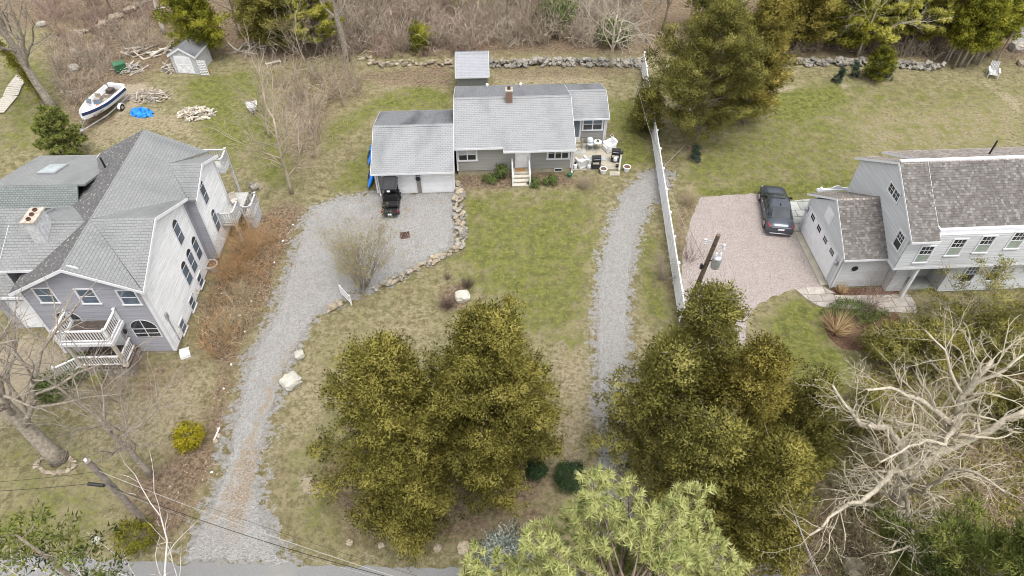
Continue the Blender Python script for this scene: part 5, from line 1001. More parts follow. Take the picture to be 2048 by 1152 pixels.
# ------------------------------------------------------------------ stones
def rock_mesh(seed, mat, s=(1, 1, .7), jit=.12, block=.55, name='stone', sub=1):
    import bmesh
    rng = np.random.default_rng(seed); bm = bmesh.new(); bmesh.ops.create_cube(bm, size=2.0); bmesh.ops.subdivide_edges(bm, edges=bm.edges[:], cuts=sub, use_grid_fill=True)
    for v in bm.verts:
        c = np.array(v.co); r = c / np.linalg.norm(c); p = (r * (1 - block) + c * .72 * block) + rng.normal(0, jit, 3) / (1 + .4 * (sub - 1)); v.co = Vector(p * np.array(s) * .5)
    bm.normal_update(); me = bpy.data.meshes.new(name); bm.to_mesh(me); bm.free(); me.materials.append(mat); set_uv(me); return me
ROCKS = [rock_mesh(i, m_stone, (1, .85, .7)) for i in range(8)]; ROCKT = [rock_mesh(20 + i, m_stone2, (1, .8, .65)) for i in range(6)]
def stone_wall(name, label, path, n, size, width, seed, meshes, h=.45, rows=2, cat='wall'):
    rng = np.random.default_rng(seed); path = [np.array(p[:2]) for p in path]; seg = [np.linalg.norm(b - a) for a, b in zip(path[:-1], path[1:])]; tot = sum(seg); th = thing(name, label, cat, (*path[0], 0)); n = min(n, 295)
    for i in range(n):
        s = (i + rng.uniform(0, 1)) / n * tot; k = 0
        while k < len(seg) - 1 and s > seg[k]: s -= seg[k]; k += 1
        d = (path[k + 1] - path[k]) / seg[k]; p = path[k] + d * s; nn = np.array([-d[1], d[0]]); off = rng.uniform(-1, 1) * width; sz = size * rng.lognormal(0, .28); z = sz * .22 + rng.uniform(0, 1) ** 1.5 * h * (1 - abs(off) / (width + .15))
        o = link('stone', meshes[rng.integers(len(meshes))], th, (p[0] + nn[0] * off - path[0][0], p[1] + nn[1] * off - path[0][1], z), None, (sz * rng.uniform(.8, 1.3), sz * rng.uniform(.8, 1.2), sz * rng.uniform(.7, 1.0))); o.rotation_euler = (rng.normal(0, .25), rng.normal(0, .25), rng.uniform(0, 6.28))
    return th
stone_wall('stone_wall', 'rubble field stone wall along the woods behind the ranch house', [P(*q) for q in ((980, 132), (1100, 128), (1200, 127), (1285, 130))], 230, .42, .55, 1, ROCKS)
stone_wall('stone_row', 'scattered line of mossy stones left of the tool shed', [P(*q) for q in ((722, 118), (760, 128), (830, 128), (905, 130))], 40, .5, .55, 2, ROCKT, .1)
stone_wall('stone_wall', 'pale stone wall below the pines behind the back lawn', [P(*q) for q in ((1560, 128), (1620, 128), (1680, 128), (1740, 128), (1800, 132), (1885, 138))], 240, .42, .5, 3, ROCKS)
stone_wall('retaining_wall', 'dry stone retaining wall down the right side of the parking area', [P(*q) for q in ((917, 372), (916, 420), (921, 460), (924, 480), (916, 497))], 110, .34, .30, 4, ROCKS + ROCKT, .4)
stone_wall('stone_edging', 'low tan stone edging between parking gravel and front lawn', [P(*q) for q in ((914, 500), (870, 522), (830, 540), (790, 562), (750, 580))], 75, .33, .2, 5, ROCKT + ROCKS[:3], .16, cat='edging')
stone_wall('stone_edging', 'short stone edging beside the small white gate', [P(*q) for q in ((692, 602), (672, 612), (655, 624))], 10, .42, .08, 6, ROCKT, .06, cat='edging')
a_ = [P(112 + 38 * math.cos(t_), 930 + 17 * math.sin(t_)) for t_ in np.linspace(-.8, 4.2, 14)]; stone_wall('tree_ring', 'ring of pale stones round the foot of the leaning trunk', a_, 36, .24, .05, 7, ROCKT, .03, cat='edging')
stone_wall('stone_row', 'line of pale stepping stones climbing through the top left brush', [P(*q) for q in ((150, 72), (190, 58), (240, 34), (310, -2))], 24, .62, .16, 8, ROCKT, .02, cat='stepping stones')
stone_wall('rubble_row', 'low stone row behind the lavender house planter', [P(*q) for q in ((510, 370), (500, 400), (492, 425), (480, 470))], 26, .30, .14, 9, ROCKS, .25, cat='edging')
def boulder(label, u, v, s, seed, mat=None, name='boulder', grp=None):
    p = P(u, v); me = rock_mesh(seed, mat or m_boulder, (1, .85, .62), .10, .45, name, 3); o = link(name, me, None, (p[0], p[1], s * .2), None, s); o.rotation_euler = (0, 0, seed * 1.3); return tag(o, label, 'boulder', grp)
boulder('large pale boulder beside the gravel driveway', 583, 768, 1.3, 3); boulder('smaller pale boulder above the large one by the driveway', 600, 713, .75, 4); boulder('flat grey stone in the shrub island on the front lawn', 925, 597, 1.1, 5)
boulder('grey brown boulder by the road left of the pine', 927, 1098, .75, 6, m_stone2); boulder('small tan stone by the road under the olive cedars', 700, 1087, .4, 7, m_stone2); boulder('wedge shaped stone at the roadside grass', 876, 1098, .48, 8, m_stone2); boulder('tan rock beside the silver leaved shrub', 1050, 1100, .55, 9, m_stone2)
boulder('tan rock half under the cedar skirt by the road', 763, 1092, .38, 10, m_stone2); boulder('pale rock at the cedar edge near the road', 812, 1096, .36, 11, m_stone2); boulder('big tan boulder at the bottom right near the road', 1705, 1138, 1.15, 12, m_stone2)
boulder('pale stone at the road edge under the left utility pole', 194, 1082, .42, 13); boulder('round grey rock in the brush near the boat', 150, 140, 1.1, 14); boulder('grey rock by the far left brush', 85, 52, 1.0, 15, m_stone); boulder('flat pale slab in the left field', 148, 106, .8, 16); boulder('grey rock at the back right corner of the big lawn', 2030, 100, 1.6, 17, m_stone); boulder('tan rock in the top right dry garden', 2040, 130, .9, 18, m_stone2)
boulder('tan edging stone beside the driveway marker stick', 437, 873, .34, 19, m_stone2); boulder('second tan stone below the driveway marker stick', 432, 884, .34, 21, m_stone2)

# ------------------------------------------------------------------ slabs and paving
def slab_grid(name, label, poly_px, seed, mat, sizes=(.55, 1.1), base=None, rot=3.2, cat='paving', gap=.022):
    """random ashlar: rows of slabs, each an object, inside a pixel outline on the ground"""
    rng = np.random.default_rng(seed); poly = P2(poly_px); o = np.array(poly[0]); fr_ = Frame(o, rot); lp = [tuple(fr_.loc((*p, 0))[:2]) for p in poly]; th = tag(link(name, None, None, (*o, 0), math.radians(rot)), label, cat); th['kind'] = 'structure'
    bd = sheet('joint_bed', [(x, y) for x, y in lp], .014, base or m_conc, None); bd.parent = th; del bd['kind']
    xs = [p[0] for p in lp]; ys = [p[1] for p in lp]; y = min(ys); n = 0
    while y < max(ys):
        h = rng.uniform(*sizes); x = min(xs) - rng.uniform(0, .6)
        while x < max(xs):
            w = rng.uniform(*sizes) * 1.25; q = [(x + gap, y + gap), (x + w - gap, y + gap), (x + w - gap, y + h - gap), (x + gap, y + h - gap)]
            for i in range(len(lp)): pass
            q = clip_poly(q, lp)
            if len(q) > 2 and n < 290: mb = MB(); mb.prism(q, .016, .05 + rng.uniform(0, .008)); mb.build('slab', mat, th); n += 1
            x += w
        y += h
    return th
def clip_poly(sub, clip):
    """clip a rectangle to a (nearly convex) outline"""
    area = sum(clip[i][0] * clip[(i + 1) % len(clip)][1] - clip[(i + 1) % len(clip)][0] * clip[i][1] for i in range(len(clip))); c = clip if area > 0 else clip[::-1]; out = sub
    for i in range(len(c)):
        a, b = c[i], c[(i + 1) % len(c)]; src, out = out, []
        if not src: return []
        side = lambda p: (b[0] - a[0]) * (p[1] - a[1]) - (b[1] - a[1]) * (p[0] - a[0])
        for j in range(len(src)):
            p, q = src[j], src[(j + 1) % len(src)]; sp, sq = side(p), side(q)
            if sp >= 0: out.append(p)
            if (sp >= 0) != (sq >= 0): t_ = sp / (sp - sq); out.append((p[0] + (q[0] - p[0]) * t_, p[1] + (q[1] - p[1]) * t_))
    return out
slab_grid('bluestone_patio', 'greenish bluestone paving beside the parked sedan', [(1572, 404), (1622, 398), (1604, 462), (1589, 463)], 1, m_bluestone, (.5, .95))
slab_grid('flagstone_walk', 'grey brown flagstone walk curving below the shake roofed garage', [(1590, 579), (1643, 573), (1672, 588), (1668, 618), (1640, 614), (1612, 598)], 2, m_flag, (.5, .95))
slab_grid('flagstone_walk', 'grey flagstone walk in front of the shake roofed house', [(1672, 588), (1820, 590), (1840, 628), (1668, 618)], 3, m_flag, (.55, 1.0))
mb = MB(); mb.prism(P2([(1589, 465), (1601, 464), (1658, 570), (1641, 572)]), .0, .05); tag(mb.build('concrete_apron', m_conc), 'pale concrete apron in front of the white panelled garage door', None, None, 'structure')
PF = Frame((4.75, 42.35), 2.7)
mb = MB(); mb.prism([PF.wor(q)[:2] for q in ((-.1, 0, 0), (3.6, 0, 0), (3.7, 2.9, 0), (2.95, 3.25, 0), (2.95, 3.55, 0), (0, 3.55, 0), (-.1, 2.5, 0))], 0, .10); tag(mb.build('patio', m_conc), 'concrete patio slab beside the sunroom', None, None, 'structure')
mb = MB(); mb.prism(P2([(1219, 344), (1240, 344), (1239, 352), (1219, 352)]), 0, .06); tag(mb.build('stepping_slab', m_conc), 'grey stepping slab at the front of the patio', 'slab')
mb = MB(); mb.prism(P2([(1150, 302), (1170, 301), (1170, 308), (1150, 309)], .1), .10, .14); tag(mb.build('stepping_slab', m_bluestone), 'bluestone slab at the foot of the sunroom steps', 'slab')
# drain grate
th = thing('drain_grate', 'rusty square drain grate set in the parking gravel', 'drain', P(810, 471), 12); mb = MB(); w = .3
for s in (-1, 1): mb.box((s * w, 0, .03), (.06, .66, .05)); mb.box((0, s * w, .03), (.54, .06, .05))
mb.build('frame', m_rust, th)
for i in range(6): mb = MB(); mb.box((-.22 + i * .088, 0, .025), (.04, .54, .03)); mb.build('bar', m_rust, th)
mb = MB(); mb.box((0, 0, .011), (.54, .54, .006)); mb.build('sump', m_dark, th)

# ------------------------------------------------------------------ fence
fl = [P(*q) for q in ((1283, 165), (1293, 205), (1303, 255), (1318, 345), (1335, 480), (1352, 612), (1360, 670))]
fx = np.polyfit([p[1] for p in fl], [p[0] for p in fl], 1); fn = thing('board_fence', 'long white board fence with capped posts between lane and pink drive', 'fence', (fx[0] * 25 + fx[1], 25, 0)); ya, yb = 25.6, 57.2; npan = 13; Lp = (yb - ya) / npan; an = math.atan2(1, fx[0]); FH = 1.75
pan = MB(); Lq = Lp * math.sqrt(1 + fx[0] ** 2); nb_ = 16
for i in range(nb_): pan.box((.06 + (i + .5) * (Lq - .12) / nb_, 0, FH / 2 + .03), ((Lq - .12) / nb_ - .008, .03 + .006 * (i % 2), FH - .1))
pan_me = pan.mesh('board_panel', m_white); rl = MB(); rl.box((Lq / 2, 0, 0), (Lq - .1, .07, .09)); rl_me = rl.mesh('rail', m_white); pm_ = MB(); pm_.box((0, 0, FH / 2 + .06), (.13, .13, FH + .12)); pm_me = pm_.mesh('post', m_white); cp = MB(); cp.box((0, 0, .02), (.19, .19, .04)); cp.add([(-.09, -.09, .04), (.09, -.09, .04), (.09, .09, .04), (-.09, .09, .04), (0, 0, .13)], [(0, 1, 4), (1, 2, 4), (2, 3, 4), (3, 0, 4)]); cp_me = cp.mesh('cap', m_white)
for i in range(npan + 1):
    y = ya + i * Lp; x = fx[0] * y + fx[1]; po = link('post', pm_me, fn, (x - fn.location.x, y - 25, 0), an); link('cap', cp_me, po, (0, 0, FH + .12))
    if i < npan: pl = link('board_panel', pan_me, fn, (x - fn.location.x, y - 25, 0), an); link('rail', rl_me, pl, (0, 0, .12)); link('rail', rl_me, pl, (0, 0, FH - .05))
# little white gate by the driveway
th = thing('small_gate', 'small white slatted gate leaning at the driveway corner', 'gate', P(684, 590), math.degrees(math.atan2(*(P(703, 610) - P(684, 590))[1::-1]))); Lg = np.linalg.norm(P(703, 610) - P(684, 590))
for x in (0, Lg): mb = MB(); mb.box((x, 0, .45), (.09, .09, .9)); mb.build('post', m_white, th)
for z in (.2, .5, .8): mb = MB(); mb.box((Lg / 2, 0, z), (Lg, .035, .1)); mb.build('rail', m_white, th)

# ------------------------------------------------------------------ sedan
def ring(y, w, zb, zt, tw, n=2):
    return [(-w * .96, y, zb), (-w, y, zb + (zt - zb) * .35), (-w * .985, y, zb + (zt - zb) * .72), (-tw, y, zt), (-tw * .5, y, zt + .025), (tw * .5, y, zt + .025), (tw, y, zt), (w * .985, y, zb + (zt - zb) * .72), (w, y, zb + (zt - zb) * .35), (w * .96, y, zb), (w * .5, y, zb - .02), (-w * .5, y, zb - .02)]
m_car = M('slate_grey_car_paint', (.085, .095, .115), .28, .08, 2.0, metal=.55, spec=.6)
def wheels(th, pos, r, w, rim=.68):
    ty = MB(); ty.cyl((-w / 2, 0, 0), (w / 2, 0, 0), r, r, 18); tm = ty.mesh('wheel', m_black, True); rm = MB(); rm.cyl((-w / 2 - .012, 0, 0), (w / 2 + .012, 0, 0), r * rim, r * rim, 14)
    for s in (-1, 1):
        for k in range(5): a = k * 1.2566; rm.box((s * (w / 2 + .014), math.cos(a) * r * .32, math.sin(a) * r * .32), (.012, .05, .05))
    rme = rm.mesh('rim', m_chrome)
    for p in pos: o = link('wheel', tm, th, p); link('rim', rme, o)
a0, a1 = P(1548, 462), P(1535, 388); ang = math.degrees(math.atan2(a1[0] - a0[0], a1[1] - a0[1]))
sd = thing('sedan', 'slate grey four door sedan parked with its tail towards the camera', 'car', (P(1546, 428)[0] + .05, P(1546, 428)[1] - .05, 0), -8)
W = .93; prof = [(-2.46, .80, .32, .78, .66), (-2.38, .89, .26, .90, .74), (-2.15, .92, .22, 1.02, .78), (-1.6, W, .2, 1.05, .80), (-.6, W, .2, .98, .84), (.6, W, .2, .96, .84), (1.2, W, .2, .93, .82), (1.9, .92, .22, .86, .74), (2.3, .86, .26, .76, .62), (2.46, .74, .32, .64, .5)]
mb = MB(); mb.loft([ring(*p) for p in prof]); mb.build('body', m_car, sd, True)
cab = [(-1.72, .70, 1.06, .99), (-.72, .66, .98, 1.39), (-.1, .655, .97, 1.445), (.35, .65, .96, 1.42), (1.22, .70, .95, .98)]
def cring(y, tw, zb, zt): return [(-.82, y, zb), (-.80, y, zb + (zt - zb) * .3), (-tw, y, zt - .03), (-tw * .6, y, zt), (tw * .6, y, zt), (tw, y, zt - .03), (.80, y, zb + (zt - zb) * .3), (.82, y, zb)]
mb = MB(); mb.loft([cring(*p) for p in cab]); mb.build('cabin', m_car, sd, True)
def quad(parent, name, pts, mat, t_=.012, smooth=False):
    p = [np.array(q, float) for q in pts]; n = nrm(np.cross(p[1] - p[0], p[2] - p[0])); n = n if n[2] > -.05 else -n; mb = MB(); k = len(p); mb.add([q + n * t_ for q in p] + [q - n * t_ for q in p], [tuple(range(k)), tuple(range(k, 2 * k))[::-1]] + [(i, (i + 1) % k, k + (i + 1) % k, k + i) for i in range(k)]); return mb.build(name, mat, parent)
quad(sd, 'rear_window', [(-.62, -1.62, 1.06), (.62, -1.62, 1.06), (.55, -.80, 1.385), (-.55, -.80, 1.385)], m_glassd, .02); quad(sd, 'windscreen', [(-.66, 1.14, 1.02), (.66, 1.14, 1.02), (.56, .43, 1.40), (-.56, .43, 1.40)], m_glassd, .02)
quad(sd, 'sunroof', [(-.42, .05, 1.468), (.42, .05, 1.468), (.42, .36, 1.452), (-.42, .36, 1.452)], m_glassd, .006)
for s in (-1, 1):
    quad(sd, 'side_window', [(s * .815, -1.1, 1.06), (s * .815, -.15, 1.05), (s * .70, -.15, 1.37), (s * .705, -.7, 1.33)], m_glassd, .018); quad(sd, 'side_window', [(s * .815, -.1, 1.05), (s * .815, .85, 1.03), (s * .70, .38, 1.35), (s * .70, -.1, 1.37)], m_glassd, .018)
    mb = MB(); mb.box((s * 1.0, .72, 1.02), (.2, .12, .13), 0, .8); mb.build('wing_mirror', m_black, sd); mb = MB(); mb.tube([(s * .66, -2.40, .84), (s * .80, -2.28, .88), (s * .88, -2.05, .88)], .065, 5); mb.build('tail_lamp', m_red, sd); mb = MB(); mb.tube([(s * .55, 2.38, .62), (s * .8, 2.2, .70)], .06, 5); mb.build('headlamp', m_chrome, sd)
    mb = MB(); mb.tube([(s * .83, -1.2, 1.055), (s * .845, 0, 1.04), (s * .83, .9, 1.02)], .012, 4); mb.build('window_trim', m_chrome, sd)
    for y in (-.55, .4): mb = MB(); mb.box((s * .945, y, .82), (.03, .18, .03)); mb.build('door_handle', m_chrome, sd)
wheels(sd, [(s * .84, y, .33) for s in (-1, 1) for y in (-1.45, 1.5)], .34, .22)
mb = MB(); mb.box((0, -2.485, .72), (.42, .02, .13)); mb.build('number_plate', m_white, sd); mb = MB(); mb.box((0, -2.43, .86), (1.3, .03, .02)); mb.build('boot_trim', m_chrome, sd); mb = MB(); mb.box((0, -2.45, .34), (1.35, .04, .03)); mb.build('bumper_trim', m_chrome, sd); mb = MB(); mb.box((0, -.62, 1.47), (.05, .16, .07), 0, .6); mb.build('roof_aerial', m_black, sd)
# ------------------------------------------------------------------ golf cart
gc = thing('golf_cart', 'black golf cart with hard roof and rear facing seat by the garage', 'golf cart', (P(784, 412)[0] + .02, P(784, 412)[1] + .05, 0), 2); m_seat = M('black_vinyl', (.02, .02, .022), .5, .2, 5)
mb = MB(); mb.loft([[(-w, y, .25), (-w, y, zt - .08), (-w * .8, y, zt), (w * .8, y, zt), (w, y, zt - .08), (w, y, .25)] for y, w, zt in ((1.15, .40, .62), (.95, .52, .8), (.5, .56, .86), (.45, .58, .36), (-.1, .58, .36), (-.12, .58, .62), (-.75, .58, .66), (-.8, .56, .5), (-1.3, .5, .45))]); mb.build('body', m_black, gc)
for y, z in ((-.05, .72), (-.72, .74)):
    mb = MB(); mb.box((0, y, z), (1.06, .46, .14)); se = mb.build('seat', m_seat, gc)
mb = MB(); mb.box((0, -.36, 1.06), (1.04, .16, .50), 0, .9); mb.build('backrest', m_seat, gc); mb = MB(); mb.box((0, -1.32, .42), (1.08, .42, .06)); mb.build('foot_platform', m_black, gc)
for s in (-1, 1):
    mb = MB(); mb.tube([(s * .5, .62, .8), (s * .5, .5, 1.9)], .022, 6); mb.tube([(s * .52, -.42, .7), (s * .52, -.42, 1.9)], .022, 6); mb.build('roof_post', m_black, gc); mb = MB(); mb.box((s * .56, -1.35, .58), (.1, .1, .16)); mb.build('tail_lamp', m_red, gc); mb = MB(); mb.tube([(s * .55, -.5, .78), (s * .57, -.75, .95), (s * .55, -1.0, .78)], .022, 6); mb.build('arm_rest', m_black, gc)
mb = MB(); mb.loft([[(-w, y, 1.9), (-w, y, 1.93), (-w * .9, y, 1.97), (w * .9, y, 1.97), (w, y, 1.93), (w, y, 1.9)] for y, w in ((.9, .45), (.82, .56), (.3, .6), (-.5, .6), (-.6, .52))]); rf = mb.build('roof', M('black_roof_shell', (.03, .03, .032), .5, .15, 3), gc)
for x in (-.42, .42): mb = MB(); mb.box((x, .15, 1.985), (.04, 1.2, .03)); mb.build('roof_rib', m_black, rf)
mb = MB(); mb.box((0, -.62, 1.80), (.22, .03, .12)); mb.build('label_plate', m_white, gc); mb = MB(); mb.box((0, -1.54, .46), (.26, .02, .13)); mb.build('number_plate', m_white, gc); mb = MB(); mb.tube([(.25, .48, .85), (.25, .3, 1.1)], .02, 5); mb.cyl((.25, .28, 1.08), (.25, .31, 1.12), .17, .17, 12); mb.build('steering_wheel', m_black, gc); quad(gc, 'windscreen', [(-.48, .68, .86), (.48, .68, .86), (.46, .55, 1.86), (-.46, .55, 1.86)], m_glassd, .006)
wheels(gc, [(s * .5, y, .25) for s in (-1, 1) for y in (-.85, .82)], .26, .2, .5)

# ------------------------------------------------------------------ patio furniture
def pp(u, v, z=.1): q = P(u, v, z); return (q[0], q[1], z)
def wicker_chair(label, u, v, rz):
    th = thing('wicker_armchair', label, 'armchair', pp(u, v), rz, 'white patio armchairs'); mb = MB(); mb.box((0, 0, .22), (.72, .7, .34)); mb.build('base', m_white, th); mb = MB(); mb.box((0, .03, .43), (.54, .56, .12), 0, .93); mb.build('cushion', M('seat_cushion', (.62, .62, .62), .9, .06, 3), th)
    mb = MB(); n = 8; mb.loft([[(-.36 + .72 * i / n, .30 + .02 * k, .38 + .11 * k - .02 * abs(i - n / 2) * (k > 3)) for i in range(n + 1)] + [(.36 - .72 * i / n, .40 + .03 * k, .38 + .11 * k - .02 * abs(i - n / 2) * (k > 3)) for i in range(n + 1)] for k in range(6)]); mb.build('backrest', m_white, th)
    for s in (-1, 1): mb = MB(); mb.box((s * .36, 0, .48), (.14, .68, .32)); mb.tube([(s * .37, -.36, .64), (s * .37, .1, .66), (s * .36, .36, .74)], .07, 6); mb.build('arm', m_white, th)
    for sx in (-.3, .3):
        for sy in (-.28, .28): mb = MB(); mb.box((sx, sy, .03), (.07, .07, .08)); mb.build('leg', m_white, th)
    return th
wicker_chair('white wicker armchair at the sunroom corner of the patio', 1217, 300, -62); wicker_chair('white wicker armchair by the house corner, backed to the camera', 1163, 332, 205)
m_bluef = M('blue_painted_frame', (.18, .32, .45), .5, .1, 4)
th = thing('padded_chair', 'blue framed chair with round pale cushion beside the sunroom door', 'chair', pp(1179, 299), 5); 
for sx in (-.2, .2):
    for sy in (-.2, .2): mb = MB(); mb.tube([(sx * 1.15, sy * 1.2, 0), (sx, sy, .5)], .02, 6); mb.build('leg', m_bluef, th)
mb = MB(); mb.lathe((0, 0, .46), [(.2, 0), (.26, .05), (.26, .13), (.18, .17)], 14); mb.build('cushion', m_greyw, th); mb = MB(); mb.lathe((0, .12, .63), [(.24, 0), (.27, .16), (.22, .32), (.1, .38)], 14); mb.build('backrest', M('pale_cushion', (.55, .58, .62), .9, .08, 3), th)
th = thing('side_table', 'round white side table with a small potted plant', 'table', pp(1194, 298)); mb = MB(); mb.cyl((0, 0, .66), (0, 0, .7), .33, .33, 20); mb.build('tabletop', m_white, th)
for k in range(3): a = k * 2.094; mb = MB(); mb.tube([(.22 * math.cos(a), .22 * math.sin(a), 0), (.06 * math.cos(a), .06 * math.sin(a), .66)], .02, 5); mb.build('leg', m_wood, th)
q = pp(1194, 298); leafy_shrub('table_plant', 'tiny green plant on the round white table', (q[0], q[1], 0), .07, .14, 3, RHODO, 12, 14, .05, .03, .03, cat='plant').location.z = .8
def grill(label, u, v, rz, tank_side=True, shelf=True):
    th = thing('gas_grill', label, 'grill', pp(u, v), rz); mb = MB(); mb.box((0, 0, .78), (.66, .5, .16)); mb.loft([[(-.33, y, .86), (-.33, y, z), (.33, y, z), (.33, y, .86)] for y, z in ((-.25, .9), (-.18, 1.08), (.1, 1.12), (.25, .95))]); mb.build('cook_box', m_black, th)
    if shelf:
        for s in (-1, 1): mb = MB(); mb.box((s * .52, 0, .84), (.36, .46, .04)); mb.build('side_shelf', m_steel, th)
    for sx in (-.3, .3):
        for sy in (-.2, .2): mb = MB(); mb.box((sx, sy, .36), (.05, .05, .7)); mb.build('leg', m_black, th)
    mb = MB(); mb.box((0, 0, .14), (.64, .44, .04)); mb.build('bottom_shelf', m_black, th); mb = MB(); mb.tube([(-.25, -.3, .98), (.25, -.3, .98)], .018, 6); mb.build('handle', m_steel, th); tx = -.52 if tank_side else 0; mb = MB(); mb.lathe((tx, -.05 if tank_side else -.22, .05 if tank_side else .17), [(.1, 0), (.15, .06), (.15, .3), (.08, .38), (.08, .46)], 12); mb.build('gas_bottle', m_white, th); return th
grill('black gas grill with grey side shelves at the patio front', 1191, 336, 2); grill('charcoal gas grill with white gas bottle near the white post', 1230, 322, -8, False, False)
th = thing('porch_post', 'white post with a small feeder at the patio corner', 'post', pp(1238, 340)); mb = MB(); mb.box((0, 0, .75), (.11, .11, 1.5)); mb.build('post', m_white, th); mb = MB(); mb.lathe((0, 0, 1.5), [(.1, 0), (.16, .05), (.13, .2), (.04, .26)], 8); mb.build('feeder', m_black, th)
def pot(label, u, v, r, h, mat, z=0.0, plant=None):
    th = thing('flower_pot', label, 'planter', pp(u, v, z), 0, 'patio planters'); mb = MB(); mb.lathe((0, 0, 0), [(r * .7, 0), (r * .95, h * .85), (r * 1.08, h * .86), (r * 1.08, h), (r * .9, h), (r * .88, h * .9)], 14); mb.build('pot', mat, th); mb = MB(); mb.cyl((0, 0, h * .86), (0, 0, h * .92), r * .86, r * .86, 12); mb.build('soil', m_mulch, th)
    return th
pot('round white planter of dark soil in front of the patio', 1206, 346, .28, .42, m_white); pot('white planter on the grass right of the patio', 1253, 342, .28, .42, m_white); pot('small pale pot on the grass by the sunroom corner', 1224, 276, .14, .22, m_white); pot('tiny black pot at the foot of the white patio post', 1234, 334, .12, .2, m_black, .1)
pot('large cream tub at the foot of the lavender house wall', 427, 540, .42, .6, m_greyw); pot('clay pot beside the back left shed', 417, 146, .18, .25, m_terra)
th = thing('gas_bottle', 'white gas bottle on the patio beside the house corner', 'gas bottle', pp(1150, 336)); mb = MB(); mb.lathe((0, 0, 0), [(.12, 0), (.17, .06), (.17, .34), (.1, .42)], 12); mb.build('tank', m_white, th); mb = MB(); mb.lathe((0, 0, .42), [(.09, 0), (.09, .12)], 10); mb.build('collar', m_black, th)
th = thing('watering_can', 'green plastic watering can at the end of the mulch bed', 'watering can', P(1139, 353), 30); mb = MB(); mb.lathe((0, 0, 0), [(.16, 0), (.18, .28), (.12, .34)], 12); mb.build('body', m_green, th); mb = MB(); mb.tube([(.14, 0, .08), (.34, 0, .32), (.38, 0, .33)], [.03, .02, .05], 6); mb.build('spout', m_green, th); mb = MB(); mb.tube([(-.14, 0, .06), (-.27, 0, .2), (-.1, 0, .38), (.05, 0, .36)], .018, 5); mb.build('handle', m_green, th)

# ------------------------------------------------------------------ kayaks against the garage
def kayak(label, u, v, ln, rz, tilt):
    th = thing('kayak', label, 'kayak', (P(u, v)[0], P(u, v)[1], .34), rz, 'kayaks beside the garage'); n = 10; R = []
    for i in range(13):
        t_ = i / 12 * 2 - 1; w = .34 * max(.03, (1 - abs(t_) ** 2.2)); h = .17 * (1 - .35 * abs(t_) ** 2) * (.25 + .75 * (1 - abs(t_) ** 3)); R.append([(w * math.cos(a), t_ * ln / 2, h * math.sin(a) + .14 * abs(t_) ** 3) for a in np.linspace(0, 2 * math.pi, n, endpoint=False)])
    mb = MB(); mb.loft(R); h = mb.build('hull', m_blue, th, True); mb = MB(); mb.loft([[(.22 * s * math.cos(a), .05 + .42 * s * math.sin(a), z) for a in np.linspace(0, 2 * math.pi, 12, endpoint=False)] for s, z in ((1.08, .155), (1.08, .2), (.9, .2), (.9, .1))], True); mb.build('cockpit', m_black, th)
    for s in (-1, 1): mb = MB(); mb.tube([(0, s * ln * .44, .15), (0, s * ln * .46, .22), (0, s * ln * .48, .18)], .02, 5); mb.build('grab_loop', m_black, th)
    th.rotation_euler = (0, math.radians(tilt), math.radians(rz)); return th
kayak('blue kayak lying on edge along the front of the garage side', 744, 360, 3.0, 3, -58); kayak('second blue kayak further back along the garage side wall', 743, 318, 2.5, 4, -62)

# ------------------------------------------------------------------ utility poles and wires
b_, t_ = P(1354, 668), P(1437, 470, 8.6)
up_ = thing('utility_pole', 'brown leaning utility pole with grey transformer by the pink driveway', 'utility pole', b_); tv = t_ - b_; mb = MB(); mb.tube([tv * k - np.array([0, 0, .05 if k == 0 else 0]) for k in (0, .33, .66, 1)], [.15, .138, .125, .11], 10); mb.build('pole', m_pole, up_)
q = tv * .80 + np.array([.36, -.22, 0]); mb = MB(); mb.lathe((q[0], q[1], q[2] - .5), [(.21, 0), (.235, .04), (.235, .7), (.21, .75), (.07, .8)], 14); tr_ = mb.build('transformer', m_steel, up_); 
for k in (-1, 1): mb = MB(); mb.lathe((q[0] + k * .12, q[1], q[2] + .38), [(.04, 0), (.06, .05), (.04, .1), (.06, .15), (.02, .22)], 8); mb.build('bushing', m_white, tr_)
mb = MB(); mb.tube([tv * .78, q + np.array([0, 0, -.1])], .04, 5); mb.build('bracket', m_black, up_); mb = MB(); qa = tv * .94 + np.array([-.5, .1, .1]); qb = tv * .94 + np.array([.45, -.1, -.1]); mb.tube([qa, tv * .94, qb], .025, 5); mb.build('arm', m_steel, up_)
for qq in (qa, qb): mb = MB(); mb.lathe((qq[0], qq[1], qq[2] - .3), [(.04, 0), (.09, .06), (.05, .12), (.09, .18), (.05, .24), (.08, .3)], 8); mb.build('insulator', m_greyw, up_)
mb = MB(); q3 = tv * .72; mb.box((q3[0] - .22, q3[1], q3[2]), (.12, .12, .34)); mb.build('cutout', m_black, up_)
bl_, tl_ = P(300, 1052), P(175, 922, 6.6)
lp_ = thing('utility_pole', 'grey weathered utility pole by the road at the lower left', 'utility pole', bl_); tv2 = tl_ - bl_; mb = MB(); mb.tube([tv2 * k - np.array([0, 0, .05 if k == 0 else 0]) for k in (0, .33, .66, 1)], [.165, .15, .14, .13], 10); mb.build('pole', m_polegrey, lp_)
for k in (.84, 1.0): q = tv2 * k; mb = MB(); mb.lathe((q[0] - .05, q[1], q[2]), [(.03, 0), (.06, .04), (.03, .08), (.06, .12), (.02, .17)], 8); mb.build('insulator', m_white, lp_)
